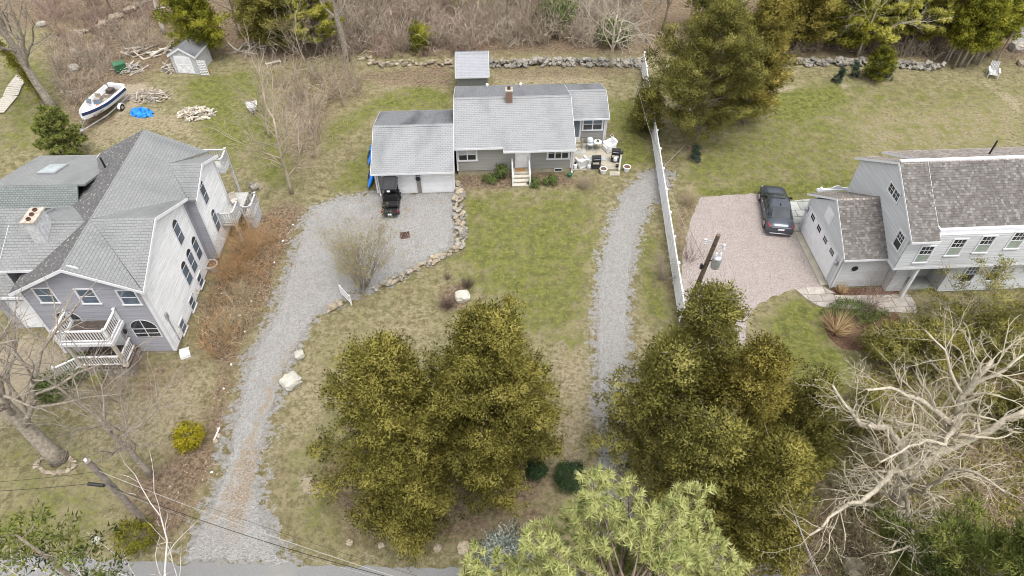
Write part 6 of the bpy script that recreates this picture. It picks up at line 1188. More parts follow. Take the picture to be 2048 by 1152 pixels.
q = tv2 * .66; mb = MB(); mb.tube([q + np.array([-1.0, .05, .05]), q + np.array([-.3, 0, 0])], [.085, .085], 8); mb.tube([q + np.array([-.3, 0, 0]), q], .03, 5); mb.build('splice_case', m_black, lp_); mb = MB(); mb.tube([q + np.array([.05, 0, -.3]), q + np.array([.12, -.1, .3]), q + np.array([.35, -.15, .1])], .04, 6); mb.build('cable_loop', m_black, lp_)
def wire(label, a, b, sag, r=.016, mat=None, n=14):
    r *= .45; a, b = np.array(a), np.array(b); mb = MB(); mb.tube([a + (b - a) * i / n - np.array([0, 0, sag * 4 * (i / n) * (1 - i / n)]) for i in range(n + 1)], r, 5); return tag(mb.build('overhead_wire', mat or m_wire), label, 'wire', 'overhead wires')
W0 = lambda k: bl_ + tv2 * k
wire('pale wire running right from the lower left pole over the drive', W0(.88), P(860, 1175, 7.0), .5, .02, m_wirel); wire('black cable sagging right from the lower left pole towards the road', W0(.62), P(800, 1160, 5.2), .6, .03); wire('thin dark wire from the lower left pole top to the right', W0(1.0), P(1000, 1200, 8.2), .7, .013); wire('thin grey wire under the black cable at the lower left', W0(.58), P(820, 1170, 5.0), .8, .012, m_wirel)
wire('top black wire running left from the lower left pole', W0(1.0), P(-200, 935, 6.9), .25, .015); wire('middle black wire running left from the lower left pole', W0(.86), P(-200, 972, 6.0), .25, .022); wire('lowest black cable running left from the splice case', W0(.66) + np.array([-1.0, .05, .05]), P(-200, 988, 4.6), .2, .028)
T0 = lambda k: b_ + tv * k
wire('thin service wire dropping from the right pole towards the cedars', T0(.93) + np.array([.45, -.1, -.1]), P(1640, 1165, 8.5), 1.0, .014, m_wirel); wire('pale wire crossing the bottom right corner to the road', P(1583, 1005, 6.5), P(1655, 1180, 7.5), .2, .024, m_wirel)
wire('dark service wire from the right pole over the white fence', T0(.74), P(1247, 60, 6.0), 1.2, .016); wire('pale service wire over the fence into the woods', T0(.70), P(1252, 70, 5.4), 1.4, .018, m_wirel); wire('thin service wire from the fence to the sunroom roof', P(1300, 270, 3.6), FM.wor((9.4, 4.2, 2.95)), .3, .010)
th = thing('pole_guy', 'pale guy wire anchored under the large back cedar', 'wire', (0, 0, 0)); mb = MB(); mb.tube([P(1325, 336, 1.6), P(1370, 290, .05)], .02, 5); mb.build('cable', m_wirel, th)

# ------------------------------------------------------------------ boat on its trailer
bu0, bu1 = P(176, 242), P(240, 185); bd_ = bu1 - bu0; bang = math.degrees(math.atan2(-bd_[0], bd_[1])); bmid = (P(176, 246) + P(240, 196)) / 2
bt = thing('motor_boat', 'white and navy open motor boat lying on a trailer', 'boat', (bmid[0] + .35, bmid[1] - .65, .5), bang); LB = 4.6
def hull(k, top, inset=0.0):
    R = []
    for i in range(11):
        s = i / 10; y = -LB / 2 + s * LB; w = (.98 - inset) * (math.sin(min(1, (s + .02) / .62) * math.pi / 2) ** .75); dz = .20 * (1 - s) ** 2; zt = top + dz; R.append((y, max(.04, w), dz, zt))
    return R
mb = MB(); HR = hull(0, .86); mb.loft([[(-w, y, zt), (-w * .97, y, zt - .32), (-w * .78, y, dz + .22), (0, y, dz + (.35 * (1 - i / 10) ** 3)), (w * .78, y, dz + .22), (w * .97, y, zt - .32), (w, y, zt), (w * .80, y, zt + .03), (w * .80, y, zt - .04), (w * .72, y, .42 + dz), (-w * .72, y, .42 + dz), (-w * .80, y, zt - .04), (-w * .80, y, zt + .03)] for i, (y, w, dz, zt) in enumerate(HR)]); mb.build('hull', m_white, bt)
m_navy = M('navy_gelcoat', (.025, .04, .11), .35, .15, 2)
for s in (-1, 1): mb = MB(); mb.loft([[(s * (w + .012), y, zt - .03), (s * (w * .985 + .015), y, zt - .28), (s * (w * .95), y, zt - .28), (s * (w * .95), y, zt - .03)] for (y, w, dz, zt) in HR]); mb.build('side_stripe', m_navy, bt)
mb = MB(); mb.prism([(-.7, -1.6), (.7, -1.6), (.78, 0), (.76, 2.6), (-.76, 2.6), (-.78, 0)], .44, .47); mb.build('cockpit_floor', M('dirty_boat_floor', (.16, .13, .11), .9, .3, 4), bt)
mb = MB(); mb.prism([(-.36, -1.75), (.36, -1.75), (.62, -.9), (-.62, -.9)], .60, .66); mb.build('fore_deck', m_greyw, bt)
for s in (-1, 1): quad(bt, 'windscreen', [(s * .12, -.72, .9), (s * .72, -.55, .9), (s * .66, -.35, 1.22), (s * .14, -.5, 1.24)], m_glass, .01); mb = MB(); mb.box((s * .42, .35, .62), (.45, .5, .30)); mb.box((s * .42, .6, .9), (.45, .1, .4)); mb.build('seat', m_wood, bt)
mb = MB(); mb.box((0, 2.5, .72), (1.5, .25, .45)); mb.build('transom', m_white, bt); mb = MB(); mb.box((-.25, 1.9, .62), (.5, .55, .35)); mb.build('engine_box', m_deckdark, bt); mb = MB(); mb.box((-.1, -.1, .52), (.3, .7, .07), .6); mb.box((.2, .9, .52), (.35, .25, .1), .3); mb.build('life_jackets', m_orange, bt)
tl = thing('boat_trailer', 'pale boat trailer with two wheels under the motor boat', 'trailer', (bt.location.x, bt.location.y, 0), bang)
for s in (-1, 1): mb = MB(); mb.tube([(s * .8, 2.4, .42), (s * .8, -.6, .42), (s * .1, -3.2, .4)], .05, 5); mb.build('frame_rail', m_steel, tl)
mb = MB(); mb.tube([(0, -2.8, .4), (0, -3.7, .38)], .06, 6); mb.build('drawbar', m_steel, tl); mb = MB(); mb.tube([(0, -2.75, .4), (0, -2.6, 1.0)], .05, 6); mb.build('winch_post', m_steel, tl); mb = MB(); mb.tube([(.0, -3.4, .38), (0, -3.4, 0)], .035, 6); mb.build('jack', m_steel, tl); wheels(tl, [(s * 1.05, .9, .27) for s in (-1, 1)], .27, .17, .5)
for s in (-1, 1): mb = MB(); mb.loft([[(s * .94, .9 + .36 * math.cos(a), .27 + .36 * math.sin(a)), (s * 1.17, .9 + .36 * math.cos(a), .27 + .36 * math.sin(a)), (s * 1.17, .9 + .33 * math.cos(a), .27 + .33 * math.sin(a)), (s * .94, .9 + .33 * math.cos(a), .27 + .33 * math.sin(a))] for a in np.linspace(.1, math.pi - .1, 8)]); mb.build('mudguard', m_white, tl)

# ------------------------------------------------------------------ piles and yard things
def heap_mesh(name, R, H, seed, mat, n=14, m=7, jit=.06):
    rng = np.random.default_rng(seed); rings = []
    for k in range(m):
        s = k / (m - 1); rr = R * math.cos(s * math.pi / 2) ** .8 + .02; rings.append([(rr * math.cos(a) * (1 + rng.normal(0, jit)), rr * .6 * math.sin(a) * (1 + rng.normal(0, jit)), H * math.sin(s * math.pi / 2) ** 1.2 + rng.normal(0, jit * .5)) for a in np.linspace(0, 6.283, n, endpoint=False)])
    mb = MB(); mb.loft(rings); return mb.mesh(name, mat)
o = link('blue_tarpaulin', heap_mesh('blue_tarpaulin', 1.0, .4, 3, m_tarp, 22, 7, .12), None, (*P(284, 227)[:2], 0), math.radians(-20)); tag(o, 'crumpled blue tarpaulin over a low pile on the grass', 'tarpaulin')
def stick_pile(name, label, u, v, R, H, n, ln, r, seed, mat, cat, ell=.6, split=False):
    rng = np.random.default_rng(seed); c = P(u, v); th = thing(name, label, cat, c); me = []
    for k in range(5):
        mb = MB()
        if split: mb.add([(x, a, b) for x in (-.5, .5) for a, b in ((-.5, -.3), (.5, -.35), (.05, .5))], [(0, 1, 2)[::-1], (3, 4, 5), (0, 1, 4, 3), (1, 2, 5, 4), (2, 0, 3, 5)])
        else: mb.cyl((-.5, 0, 0), (0, .05 * (k - 2), .06), .5, .45, 5); mb.cyl((0, .05 * (k - 2), .06), (.5, 0, 0), .45, .3, 5)
        me.append(mb.mesh('log' if split else 'stick', mat[k % len(mat)]))
    for i in range(n):
        a = rng.uniform(0, 6.28); q = math.sqrt(rng.uniform(0, 1)); x, y = R * q * math.cos(a), R * ell * q * math.sin(a); z = .05 + H * (1 - q ** 1.5) * rng.uniform(.3, 1); L = ln * rng.uniform(.6, 1.4); o = link('log' if split else 'stick', me[i % 5], th, (x, y, z), None, (L, r * rng.uniform(.7, 1.4) * 2, r * rng.uniform(.7, 1.4) * 2)); o.rotation_euler = (rng.uniform(0, 6.28) if split else 0, rng.normal(0, .25), rng.uniform(0, 6.28))
    return th
stick_pile('brush_pile', 'round pile of cut grey branches behind the blue tarpaulin', 301, 194, 1.75, .5, 150, .8, .035, 1, [m_palewood, m_wood, m_twig], 'brush pile', .55)
stick_pile('firewood_pile', 'heap of split pale firewood on the left lawn', 393, 229, 1.55, .6, 170, .42, .07, 2, [m_palewood, m_wood, M('cut_wood', (.55, .47, .36), .9, .15, 5)], 'firewood', .62, True)
stick_pile('junk_heap', 'untidy heap of timber scraps beside the green bin', 262, 140, 1.3, .55, 70, 1.0, .04, 3, [m_palewood, m_wood, m_greyw], 'scrap pile', .6)
stick_pile('plank_stack', 'weathered planks piled at the left side of the white shed', 340, 140, .7, .7, 34, 1.1, .05, 4, [m_palewood, m_wood], 'planks', .7)
stick_pile('log_heap', 'fallen logs lying at the wood edge left of the shed', 300, 104, 2.4, .25, 22, 1.7, .10, 5, [m_palewood, m_wood], 'logs', .5)
stick_pile('log_heap', 'dead branches lying right of the tall arborvitae', 495, 100, 1.8, .3, 16, 2.0, .06, 6, [m_palewood, m_wood], 'branches', .5)
th = thing('storage_bin', 'green lidded storage bin beside the timber scraps', 'bin', P(244, 143), 35); mb = MB(); mb.box((0, 0, .4), (.95, .7, .8), 0, 1.06); mb.build('tub', m_green, th); mb = MB(); mb.box((0, 0, .84), (1.06, .8, .09), 0, .9); mb.build('lid', m_green, th)
th = thing('wheelbarrow', 'tipped white wheelbarrow on the left lawn', 'wheelbarrow', P(507, 222), 20); mb = MB(); mb.loft([[(-.35 * s, y, .35), (-.42 * s, y, .62), (.42 * s, y, .62), (.35 * s, y, .35)] for y, s in ((-.5, .8), (.0, 1.1), (.55, 1.15))]); mb.build('tray', m_greyw, th); wheels(th, [(0, -.65, .2)], .2, .1, .5)
for s in (-1, 1): mb = MB(); mb.tube([(s * .1, -.65, .22), (s * .25, .1, .33), (s * .3, 1.0, .5)], .03, 5); mb.build('handle', m_wood, th)
th = thing('bench', 'collapsed weathered timber bench under the bare shrub', 'bench', P(548, 131), 24)
for i in range(3): mb = MB(); mb.box((0, i * .15, .3 - .05 * i), (1.4, .12, .05), .06 * i); mb.build('slat', m_palewood, th)
for s in (-.6, .6): mb = MB(); mb.box((s, .12, .14), (.09, .5, .3), .1); mb.build('leg', m_palewood, th)
th = thing('boardwalk', 'curved pale plank walkway at the far left field', 'walkway', P(20, 175)); k = 0
for a, b in zip([P(50, 150), P(30, 175), P(22, 195), P(-6, 228)][:-1], [P(50, 150), P(30, 175), P(22, 195), P(-6, 228)][1:]):
    L = np.linalg.norm(b - a); n = int(L / .3); an_ = math.atan2(b[1] - a[1], b[0] - a[0])
    for i in range(n): q = a + (b - a) * (i + .5) / n - P(20, 175); mb = MB(); mb.box((q[0], q[1], .12), (.27, 1.25, .05), an_); mb.build('plank', m_palewood, th)
th = thing('lounge_chair', 'white slatted garden chair at the far right of the lawn', 'garden chair', P(1983, 152), -22)
for i in range(6): mb = MB(); mb.box((-.3 + i * .12, .0, .36), (.1, 1.1, .03)); mb.build('seat_slat', m_greyw, th); mb = MB(); mb.tube([(-.3 + i * .12, .5, .36), (-.3 + i * .12, .95, 1.0)], .045, 4); mb.build('back_slat', m_greyw, th)
for s in (-.4, .4):
    mb = MB(); mb.box((s, 0, .62), (.14, .9, .04)); mb.build('arm', m_white, th)
    for y in (-.45, .4): mb = MB(); mb.box((s, y, .3), (.08, .08, .62)); mb.build('leg', m_greyw, th)
th = thing('glass_globe', 'white gazing globe with dark collar among the right hand shrubs', 'garden ornament', P(1665, 832)); mb = MB(); mb.lathe((0, 0, 0), [(.12, 0), (.08, .3), (.14, .5)], 10); mb.build('pedestal', m_conc, th); mb = MB(); mb.lathe((0, 0, .5), [(.26 * math.cos(a), .26 + .26 * math.sin(a)) for a in np.linspace(-1.3, 1.5, 9)], 14); mb.build('globe', m_white, th, True); mb = MB(); mb.lathe((.05, .05, 1.0), [(.1, 0), (.1, .05), (.05, .08)], 10); mb.build('cap', m_black, th)
th = thing('marker_stick', 'white driveway marker stick lying against tan stones', 'marker', P(428, 884), 0); mb = MB(); mb.tube([(0, 0, .1), P(441, 862) - P(428, 884) + np.array([0, 0, .25])], .035, 5); mb.build('rod', m_white, th)
th = thing('white_crate', 'white box lying open at the lavender house corner', 'box', P(372, 712), 25); mb = MB(); mb.box((0, 0, .12), (.55, .4, .22)); mb.build('box', m_white, th); mb = MB(); mb.box((0, .32, .2), (.55, .3, .03)); mb.build('lid', m_greyw, th)
th = thing('plastic_chair', 'cream plastic chair on the rear deck of the lavender house', 'chair', FL.wor((1.0, 11.6, 1.58)), 40); mb = MB(); mb.box((0, 0, .42), (.46, .46, .05)); mb.build('seat', m_palewood, th); mb = MB(); mb.box((0, .22, .7), (.46, .05, .5)); mb.build('backrest', m_palewood, th)
for sx in (-.2, .2):
    for sy in (-.2, .2): mb = MB(); mb.box((sx, sy, .2), (.05, .05, .4)); mb.build('leg', m_palewood, th)
for i, (u, v) in enumerate(((586, 450), (566, 483), (549, 526), (480, 632), (490, 664), (448, 778), (424, 945), (463, 730), (503, 603), (438, 858))):
    th = tag(link('white_scrap', rock_mesh(200 + i, m_white, (1, .7, .4), .12), None, (*P(u, v)[:2], .05), i * 1.1, .17), ['white scrap highest up the leaf strip beside the driveway', 'white scrap on the green patch left of the driveway bend', 'white scrap on the bare edge below the green patch', 'white scrap beside the tan bare shrub near the drive', 'white scrap in the leaves left of the drive middle', 'white scrap on the dry lawn left of the drive', 'white scrap on the leaf strip above the road', 'white scrap in dry grass by the drive edge', 'white scrap under the orange shrub by the drive', 'white scrap above the driveway marker stick'][i], 'litter', 'white scraps along the driveway')
# mulch bed of the right-hand house
sheet('mulch_bed', ragged(smooth_poly(P2([(1643, 640), (1662, 618), (1720, 612), (1800, 622), (1800, 660), (1760, 690), (1715, 705), (1665, 692)])), .04, .2, 2), .013, m_mulch, 'dark mulch planting bed below the flagstone walk')
sheet('foundation_bed', ragged(P2([(1652, 580), (1664, 577), (1796, 578), (1796, 590), (1690, 592), (1668, 592)]), .04, .2, 4), .057, m_mulch, 'narrow mulch strip along the shake roofed garage wall')
# ------------------------------------------------------------------ trees, by the pixel of their top and their height
def TP(u, v, h): return P(u, v, h)[:2]
kw = dict(nleaf=34, spread=.14, ln=.115, wd=.065)
conifer('cedar_tree', 'tall olive gold cedar on the front lawn, right of the pair', TP(965, 652, 12.0), 12.0, 3.8, 11, CEDAR, dens=1.25, **kw)
conifer('cedar_tree', 'olive gold cedar on the front lawn, left of the pair', TP(762, 705, 10.8), 10.8, 3.5, 12, CEDAR, dens=1.25, tint_shift=.06, **kw)
conifer('cedar_tree', 'short bushy cedar at the foot of the front lawn pair', TP(800, 920, 6.0), 6.0, 2.5, 13, CEDAR, dens=1.4, **kw)
conifer('cedar_tree', 'thin topped cedar with dead twigs beside the right utility pole', TP(1440, 590, 10.5), 10.5, 2.9, 21, OLIVE, dens=.75, nleaf=26, spread=.15, ln=.13, wd=.072, dead=.5, skirt=.15)
conifer('cedar_tree', 'broad olive cedar leaning over the gravel lane', TP(1365, 715, 9.0), 9.0, 2.6, 22, OLIVE, dens=.95, nleaf=26, spread=.15, ln=.13, wd=.072, dead=.35)
conifer('cedar_tree', 'golden pointed cedar right of the thin topped one', TP(1548, 700, 10.5), 10.5, 2.2, 23, GOLD, dens=1.25, **kw)
conifer('cedar_tree', 'golden olive cedar nearest the road on the right', TP(1590, 905, 9.0), 9.0, 2.4, 24, CEDAR, dens=1.1, **kw)
conifer('cedar_tree', 'dark olive cedar at the edge of the small right lawn', TP(1650, 770, 7.5), 7.5, 1.9, 25, OLIVE, dens=1.2, tint_shift=-.1, **kw)
conifer('cedar_tree', 'wide olive cedar behind the white pine', TP(1445, 850, 8.5), 8.5, 2.6, 26, OLIVE, dens=.95, nleaf=26, spread=.15, ln=.13, wd=.072, dead=.5)
pine('white_pine', 'pale yellow green pine in the bottom middle', (2.85, 6.0), 15.4, 4.5, 31, PINE, dens=1.6, tuft=60, ln=.2, lo=.5, needle_w=.038, pw=.3)
conifer('hemlock_tree', 'sparse green hemlock at the bottom left corner', (-14.4, 8.3), 13.2, 3.0, 32, SPRUCE, dens=.13, nleaf=16, spread=.12, ln=.16, wd=.06, skirt=.5, up=.1, tint_shift=.1, puff=.33, nsub=5)
conifer('fir_tree', 'dark green fir at the bottom right corner', (17.3, 9.2), 10.5, 5.0, 33, SPRUCE, prof='cone', dens=.42, nleaf=20, spread=.13, ln=.22, wd=.05, skirt=.15, puff=.36)
conifer('olive_tree', 'silver leaved young tree at the road left of the pine', TP(1000, 1105, 6.5), 6.5, 1.35, 34, SILVER, prof='dome', dens=1.6, nleaf=40, spread=.17, ln=.13, wd=.05, skirt=.35)
leafy_shrub('boxwood', 'dark clipped boxwood behind the pine, left one', P(1070, 948), .5, .95, 35, BOX, 150, 34, .07, .045, .09, group='boxwoods by the lane'); leafy_shrub('boxwood', 'larger dark clipped boxwood behind the pine, right one', P(1140, 966), .75, 1.3, 36, BOX, 220, 34, .07, .045, .1, group='boxwoods by the lane')
# back of the lawn and the woods
conifer('cedar_tree', 'very large olive cedar over the back of the white fence', P(1392, 285), 10.8, 4.9, 41, OLIVE, tint_shift=-.22, dens=.95, nleaf=18, spread=.16, ln=.14, wd=.075, skirt=.1)
conifer('cedar_tree', 'tall golden brown cedar right of the large olive cedar', P(1487, 245), 10.5, 3.1, 42, GOLD, dens=1.1, nleaf=18, spread=.15, ln=.17, wd=.085, tint_shift=-.02)
conifer('cedar_tree', 'low olive cedar at the left face of the white fence', P(1290, 262), 3.6, 1.3, 43, OLIVE, dens=1.3, nleaf=18, spread=.15, ln=.17, wd=.085)
for i, (u, v, h, R, m, lab) in enumerate(((1592, 100, 9, 2.6, GOLD, 'russet cedar in the woods behind the pale stone wall'), (1672, 98, 9, 2.8, ARBOR, 'green cedar behind the bare white tree at the top right'), (1425, 75, 8, 2.8, OLIVE, 'grey green cedar at the top edge behind the fence end'), (1560, 55, 9, 2.6, OLIVE, 'olive cedar at the top edge between the brown cedars'), (1790, 60, 10, 3.0, ARBOR, 'green cedar at the top edge between the yellow pines'), (1890, 70, 9, 2.6, ARBOR, 'yellow green cedar at the top edge left of the arborvitae row'))):
    conifer('wood_cedar', lab, P(u, v), h, R, 50 + i, m, dens=1.0, nleaf=16, spread=.17, ln=.2, wd=.1, puff=.5)
for i, (u, v, h, R, lab) in enumerate(((1735, 98, 8.5, 3.2, 'yellow green pine left of the leaning trunks at the top right'), (1830, 92, 9.5, 3.6, 'tallest yellow green pine at the top right'), (1640, 70, 8.5, 2.6, 'small yellow pine between the top right cedars'))):
    pine('wood_pine', lab, P(u, v), h, R, 60 + i, PINEY, dens=1.9, tuft=34, ln=.3, lo=.10, needle_w=.11)
for i, (u, v, h, R) in enumerate(((1893, 126, 7.5, 1.6), (1918, 134, 8.0, 1.7), (1945, 126, 8.5, 1.7), (1978, 112, 9, 1.8))):
    conifer('arborvitae', ['leftmost arborvitae of the leaning top right row', 'second arborvitae of the leaning top right row', 'third arborvitae of the leaning top right row', 'last arborvitae of the top right row at the corner'][i], P(u, v), h, R, 70 + i, ARBOR, dens=1.5, nleaf=18, spread=.14, ln=.18, wd=.09, skirt=.2, group='arborvitae row at the top right', lean=(.9, .6))
conifer('arborvitae', 'big yellow green arborvitae over the white shed', P(412, 112), 8.5, 2.6, 81, ARBOR, dens=1.6, nleaf=18, spread=.15, ln=.17, wd=.085)
conifer('cedar_tree', 'dark olive cedar at the top, left of the tall grey trunk', P(560, 95), 9.0, 3.2, 82, CEDAR, dens=1.2, nleaf=32, spread=.26, ln=.2, wd=.1, tint_shift=-.12)
pine('wood_pine', 'yellow green pine boughs left of the tall grey trunk', P(640, 108), 8.5, 2.6, 83, PINEY, dens=1.1, tuft=32, ln=.3, lo=.15, needle_w=.09)
pine('young_pine', 'small green pine behind the left house wing', TP(88, 225, 4.2), 4.2, 1.9, 84, SPRUCE, dens=1.6, tuft=36, ln=.22, lo=.05, needle_w=.055)
for i, (u, v) in enumerate(((1675, 166), (1706, 155), (1775, 156), (1388, 325))):
    conifer('blue_spruce', ['small blue spruce left of the arborvitae dome', 'small blue spruce between stone wall and arborvitae dome', 'small blue spruce right of the arborvitae dome', 'small blue spruce beside the white fence'][i], P(u, v), 1.35, .45, 90 + i, BLUESP, prof='cone', dens=6, nleaf=16, spread=.07, ln=.1, wd=.05, skirt=.03, puff=.12, nsub=4, group='small blue spruces')
conifer('arborvitae', 'rounded olive arborvitae between the small blue spruces', P(1745, 160), 2.9, 1.25, 95, ARBOR, prof='dome', dens=3.2, nleaf=20, spread=.1, ln=.12, wd=.06, skirt=.02, tint_shift=-.22, puff=.25)
conifer('yellow_pine_sapling', 'little yellow pine sapling in the brush left of the shed', P(842, 105), 2.4, .5, 96, ARBOR, dens=3, nleaf=24, spread=.14, ln=.16, wd=.06)
leafy_shrub('laurel', 'green laurel at the top centre wood edge', P(1110, 60), 2.0, 3.0, 97, RHODO, 200, 34, .2, .09, .22); leafy_shrub('laurel', 'bright green laurel at the top edge above the stone wall', P(940, 12), 1.6, 1.6, 98, ARBOR, 120, 30, .18, .08, .2, el=1.6); leafy_shrub('laurel', 'dark laurel under the bare white tree', P(1225, 85), 1.6, 2.0, 99, RHODO, 120, 34, .2, .09, .2)
# the wispy juniper in front of the right-hand house and the shrubs by it
conifer('juniper_tree', 'wispy grey green juniper in front of the shake roofed house', (26.4, 25.9), 4.9, 2.9, 101, OLIVE, dens=.65, nleaf=16, spread=.12, ln=.12, wd=.05, dead=.7, puff=.32, nsub=5, skirt=.1, up=.3, prof='dome')
conifer('juniper_tree', 'second wispy juniper at the right edge of the picture', (29.8, 25.0), 6.2, 3.2, 102, OLIVE, dens=.65, nleaf=16, spread=.12, ln=.12, wd=.05, dead=.7, puff=.32, nsub=5, up=.3, prof='dome')
for i, (u, v, h, R, lab) in enumerate(((1760, 715, 2.2, 2.2, 'low olive juniper right of the mulch bed'), (1860, 735, 2.6, 2.6, 'spreading olive juniper under the pale tree crown'), (1960, 720, 3.0, 2.6, 'spreading juniper at the right edge below the house'), (2040, 860, 2.6, 2.6, 'dark juniper at the right edge behind the pale limbs'), (1720, 860, 2.0, 1.9, 'low juniper beside the white gazing globe'))):
    conifer('juniper_shrub', lab, P(u, v), h, R, 150 + i, OLIVE, prof='dome', dens=1.2, nleaf=18, spread=.14, ln=.15, wd=.06, skirt=.05, up=.35, puff=.34, cat='shrub', group='junipers below the right hand house', dead=.2)
leafy_shrub('groundcover', 'low green juniper mat round the bare shrub in the mulch bed', P(1705, 630), .95, .5, 103, RHODO, 200, 30, .1, .04, .1, el=2.0)
tussock('fountain_grass', 'tan fountain grass tussock in the mulch bed', P(1672, 662), 1.15, .9, 104, TUSSOCK, 700); tussock('fountain_grass', 'small tan grass clump at the garage corner', P(1680, 586), .5, .7, 105, TUSSOCK, 260); tussock('fountain_grass', 'pale grass clump in the top left field', P(122, 70), .8, .8, 106, TUSSOCK, 260)
bare_shrub('bare_shrub', 'bare twiggy shrub in front of the shake roofed garage', P(1728, 622), 3.2, 1.9, 107, m_twigr, 26, 3, (0, 4, 3, 2), r=.016)
# foundation planting of the ranch house
leafy_shrub('holly', 'dark upright holly left of the front steps', P(1003, 356), .42, 1.1, 111, RHODO, 60, 26, .1, .06, .09); leafy_shrub('low_shrub', 'low green shrub left of the holly', P(981, 362), .5, .42, 112, RHODO, 60, 26, .09, .05, .09); leafy_shrub('low_shrub', 'low green shrub just right of the front steps', P(1069, 370), .42, .45, 113, RHODO, 60, 26, .09, .05, .08); leafy_shrub('low_shrub', 'low green shrub below the three light window', P(1102, 368), .5, .5, 114, RHODO, 70, 26, .09, .05, .09)
bare_shrub('bare_shrub', 'small reddish bare shrub right of the front steps', P(1074, 358), .9, .45, 115, m_twigr, 20, 2, (0, 4, 3), r=.009); bare_shrub('bare_shrub', 'dense grey lilac at the patio corner of the house', P(1168, 378), 1.4, 1.0, 116, m_twig, 46, 3, (0, 4, 3, 2), r=.012); bare_shrub('bare_shrub', 'brown bare shrub by the garage end of the front wall', P(938, 364), .7, .7, 117, m_twigr, 26, 2, (0, 4, 3), r=.009); bare_shrub('bare_shrub', 'brown tuft at the top of the retaining wall', P(935, 385), .7, .6, 118, m_twigt, 26, 2, (0, 4, 3), r=.009)
# lawn island, drive corner, fence line
bare_shrub('bare_shrub', 'rounded bare shrub in the lawn island, right one', P(936, 574), 1.0, .75, 121, m_twigd, 80, 2, (0, 5, 3), r=.016); bare_shrub('bare_shrub', 'rounded bare shrub in the lawn island, lower one', P(895, 614), 1.05, .95, 122, m_twigd, 90, 2, (0, 5, 3), r=.016); bare_shrub('bare_shrub', 'small bare shrub at the top of the lawn island', P(896, 558), .7, .5, 123, m_twigd, 50, 2, (0, 4, 3), r=.009)
bare_shrub('budding_tree', 'many stemmed tree with yellow buds in the driveway corner', P(724, 575), 4.6, 2.3, 124, m_bark, 30, 4, (0, 4, 3, 2, 2), buds=(BUDS, 5, .09), r=.026, wob=.10, cat='tree')
bare_shrub('bare_shrub', 'bare shrub of cut stems against the white fence', P(1322, 560), 2.4, 1.3, 125, m_bark, 20, 3, (0, 4, 3, 2), r=.02); bare_shrub('bare_shrub', 'reddish bare shrub behind the white fence', P(1378, 520), 2.6, 1.5, 126, m_twigr, 26, 3, (0, 4, 3, 2), r=.014); bare_shrub('bare_shrub', 'tan bare shrub at the corner of the pink driveway', P(1378, 408), 1.3, 1.0, 127, m_twigt, 50, 3, (0, 4, 3, 2), r=.010)
bare_shrub('dry_stalks', 'clump of dry stalks under the golden brown cedar', P(1490, 240), 1.5, .5, 128, m_twigr, 40, 2, (0, 4, 2), r=.012)
# shrubs of the lavender house
bare_shrub('orange_shrub', 'large orange twigged shrub beside the lavender house', P(505, 512), 2.6, 2.7, 131, m_twigo, 90, 4, (0, 3, 3, 2, 2), r=.014); bare_shrub('orange_shrub', 'second orange twigged shrub against the white wall', P(468, 562), 2.0, 1.9, 132, m_twigo, 60, 4, (0, 3, 3, 2, 2), r=.013)
bare_shrub('bare_shrub', 'tan arching shrub below the orange ones', P(492, 600), 1.6, 1.4, 133, m_twigt, 50, 3, (0, 4, 3, 2), r=.010); bare_shrub('bare_shrub', 'grey arching shrub at the lavender house corner', P(452, 665), 1.5, 1.5, 134, m_twigt, 60, 3, (0, 4, 3, 2), r=.010)
leafy_shrub('yellow_bush', 'bright yellow green bush by the lower driveway', P(384, 885), .68, 1.15, 135, YELLOW, 90, 34, .11, .06, .12); leafy_shrub('cedar_bush', 'olive bush at the foot of the lower left pole', P(280, 1085), .85, 1.4, 136, IVY, 60, 32, .13, .06, .13)
leafy_shrub('rhododendron', 'dark rhododendron below the porch, farther from the steps', P(112, 782), .85, .9, 137, RHODO, 130, 26, .13, .06, .11); leafy_shrub('rhododendron', 'rhododendron at the foot of the porch steps', P(172, 742), .8, 1.0, 138, RHODO, 120, 26, .13, .06, .11); leafy_shrub('rhododendron', 'small yellowish shrub below the porch', P(196, 768), .4, .5, 139, ARBOR, 50, 22, .1, .05, .08)
bare_shrub('bare_shrub', 'sprawling bare shrub below the porch', P(235, 800), 2.6, 2.4, 140, m_twig, 36, 3, (0, 4, 3, 2), r=.014); bare_shrub('bare_shrub', 'brown bare shrub over the balcony corner', P(268, 740), 1.5, 1.5, 141, m_twigr, 40, 3, (0, 4, 3, 2), r=.010)

# ------------------------------------------------------------------ bare trees
m_twigp = M('pale_tan_twigs', (.42, .37, .28), .95, .2, .8)
for i, (u, v, h, lab) in enumerate(((765, 70, 9, 'slim bare tree in the brush left of the tool shed'), (865, 45, 10, 'bare tree in the brush behind the tool shed'), (1015, 60, 9, 'bare tree in the woods right behind the ranch ridge'), (1065, 85, 8, 'short bare tree at the wood edge above the chimney'), (1292, 85, 10, 'dark bare tree at the end of the white fence'), (1325, 60, 10, 'dark bare tree behind the fence end'), (480, 75, 9, 'bare tree between the arborvitae and the dark cedar'), (230, 35, 8, 'bare tree on the top left slope'))):
    bare_tree('wood_tree', lab, P(u, v), h, 240 + i, [m_bark, m_barkb][i % 2], (7, 5, 4, 3), 4, .13, (-.05 if u < 900 else .05, .05, 1), trunk_frac=.6, group='bare trees of the back woods')
bare_tree('bare_tree', 'thick leaning bare trunk with a stone ring at the lower left', P(118, 918), 13, 201, m_bark, (8, 5, 4, 3), 4, .42, (-.28, .10, 1), trunk_frac=.55, up=.03)
bare_tree('bare_tree', 'slim leaning bare tree right of the stone ringed trunk', P(302, 950), 9, 202, m_bark, (8, 5, 4, 3), 4, .17, (-.22, .14, 1), trunk_frac=.6)
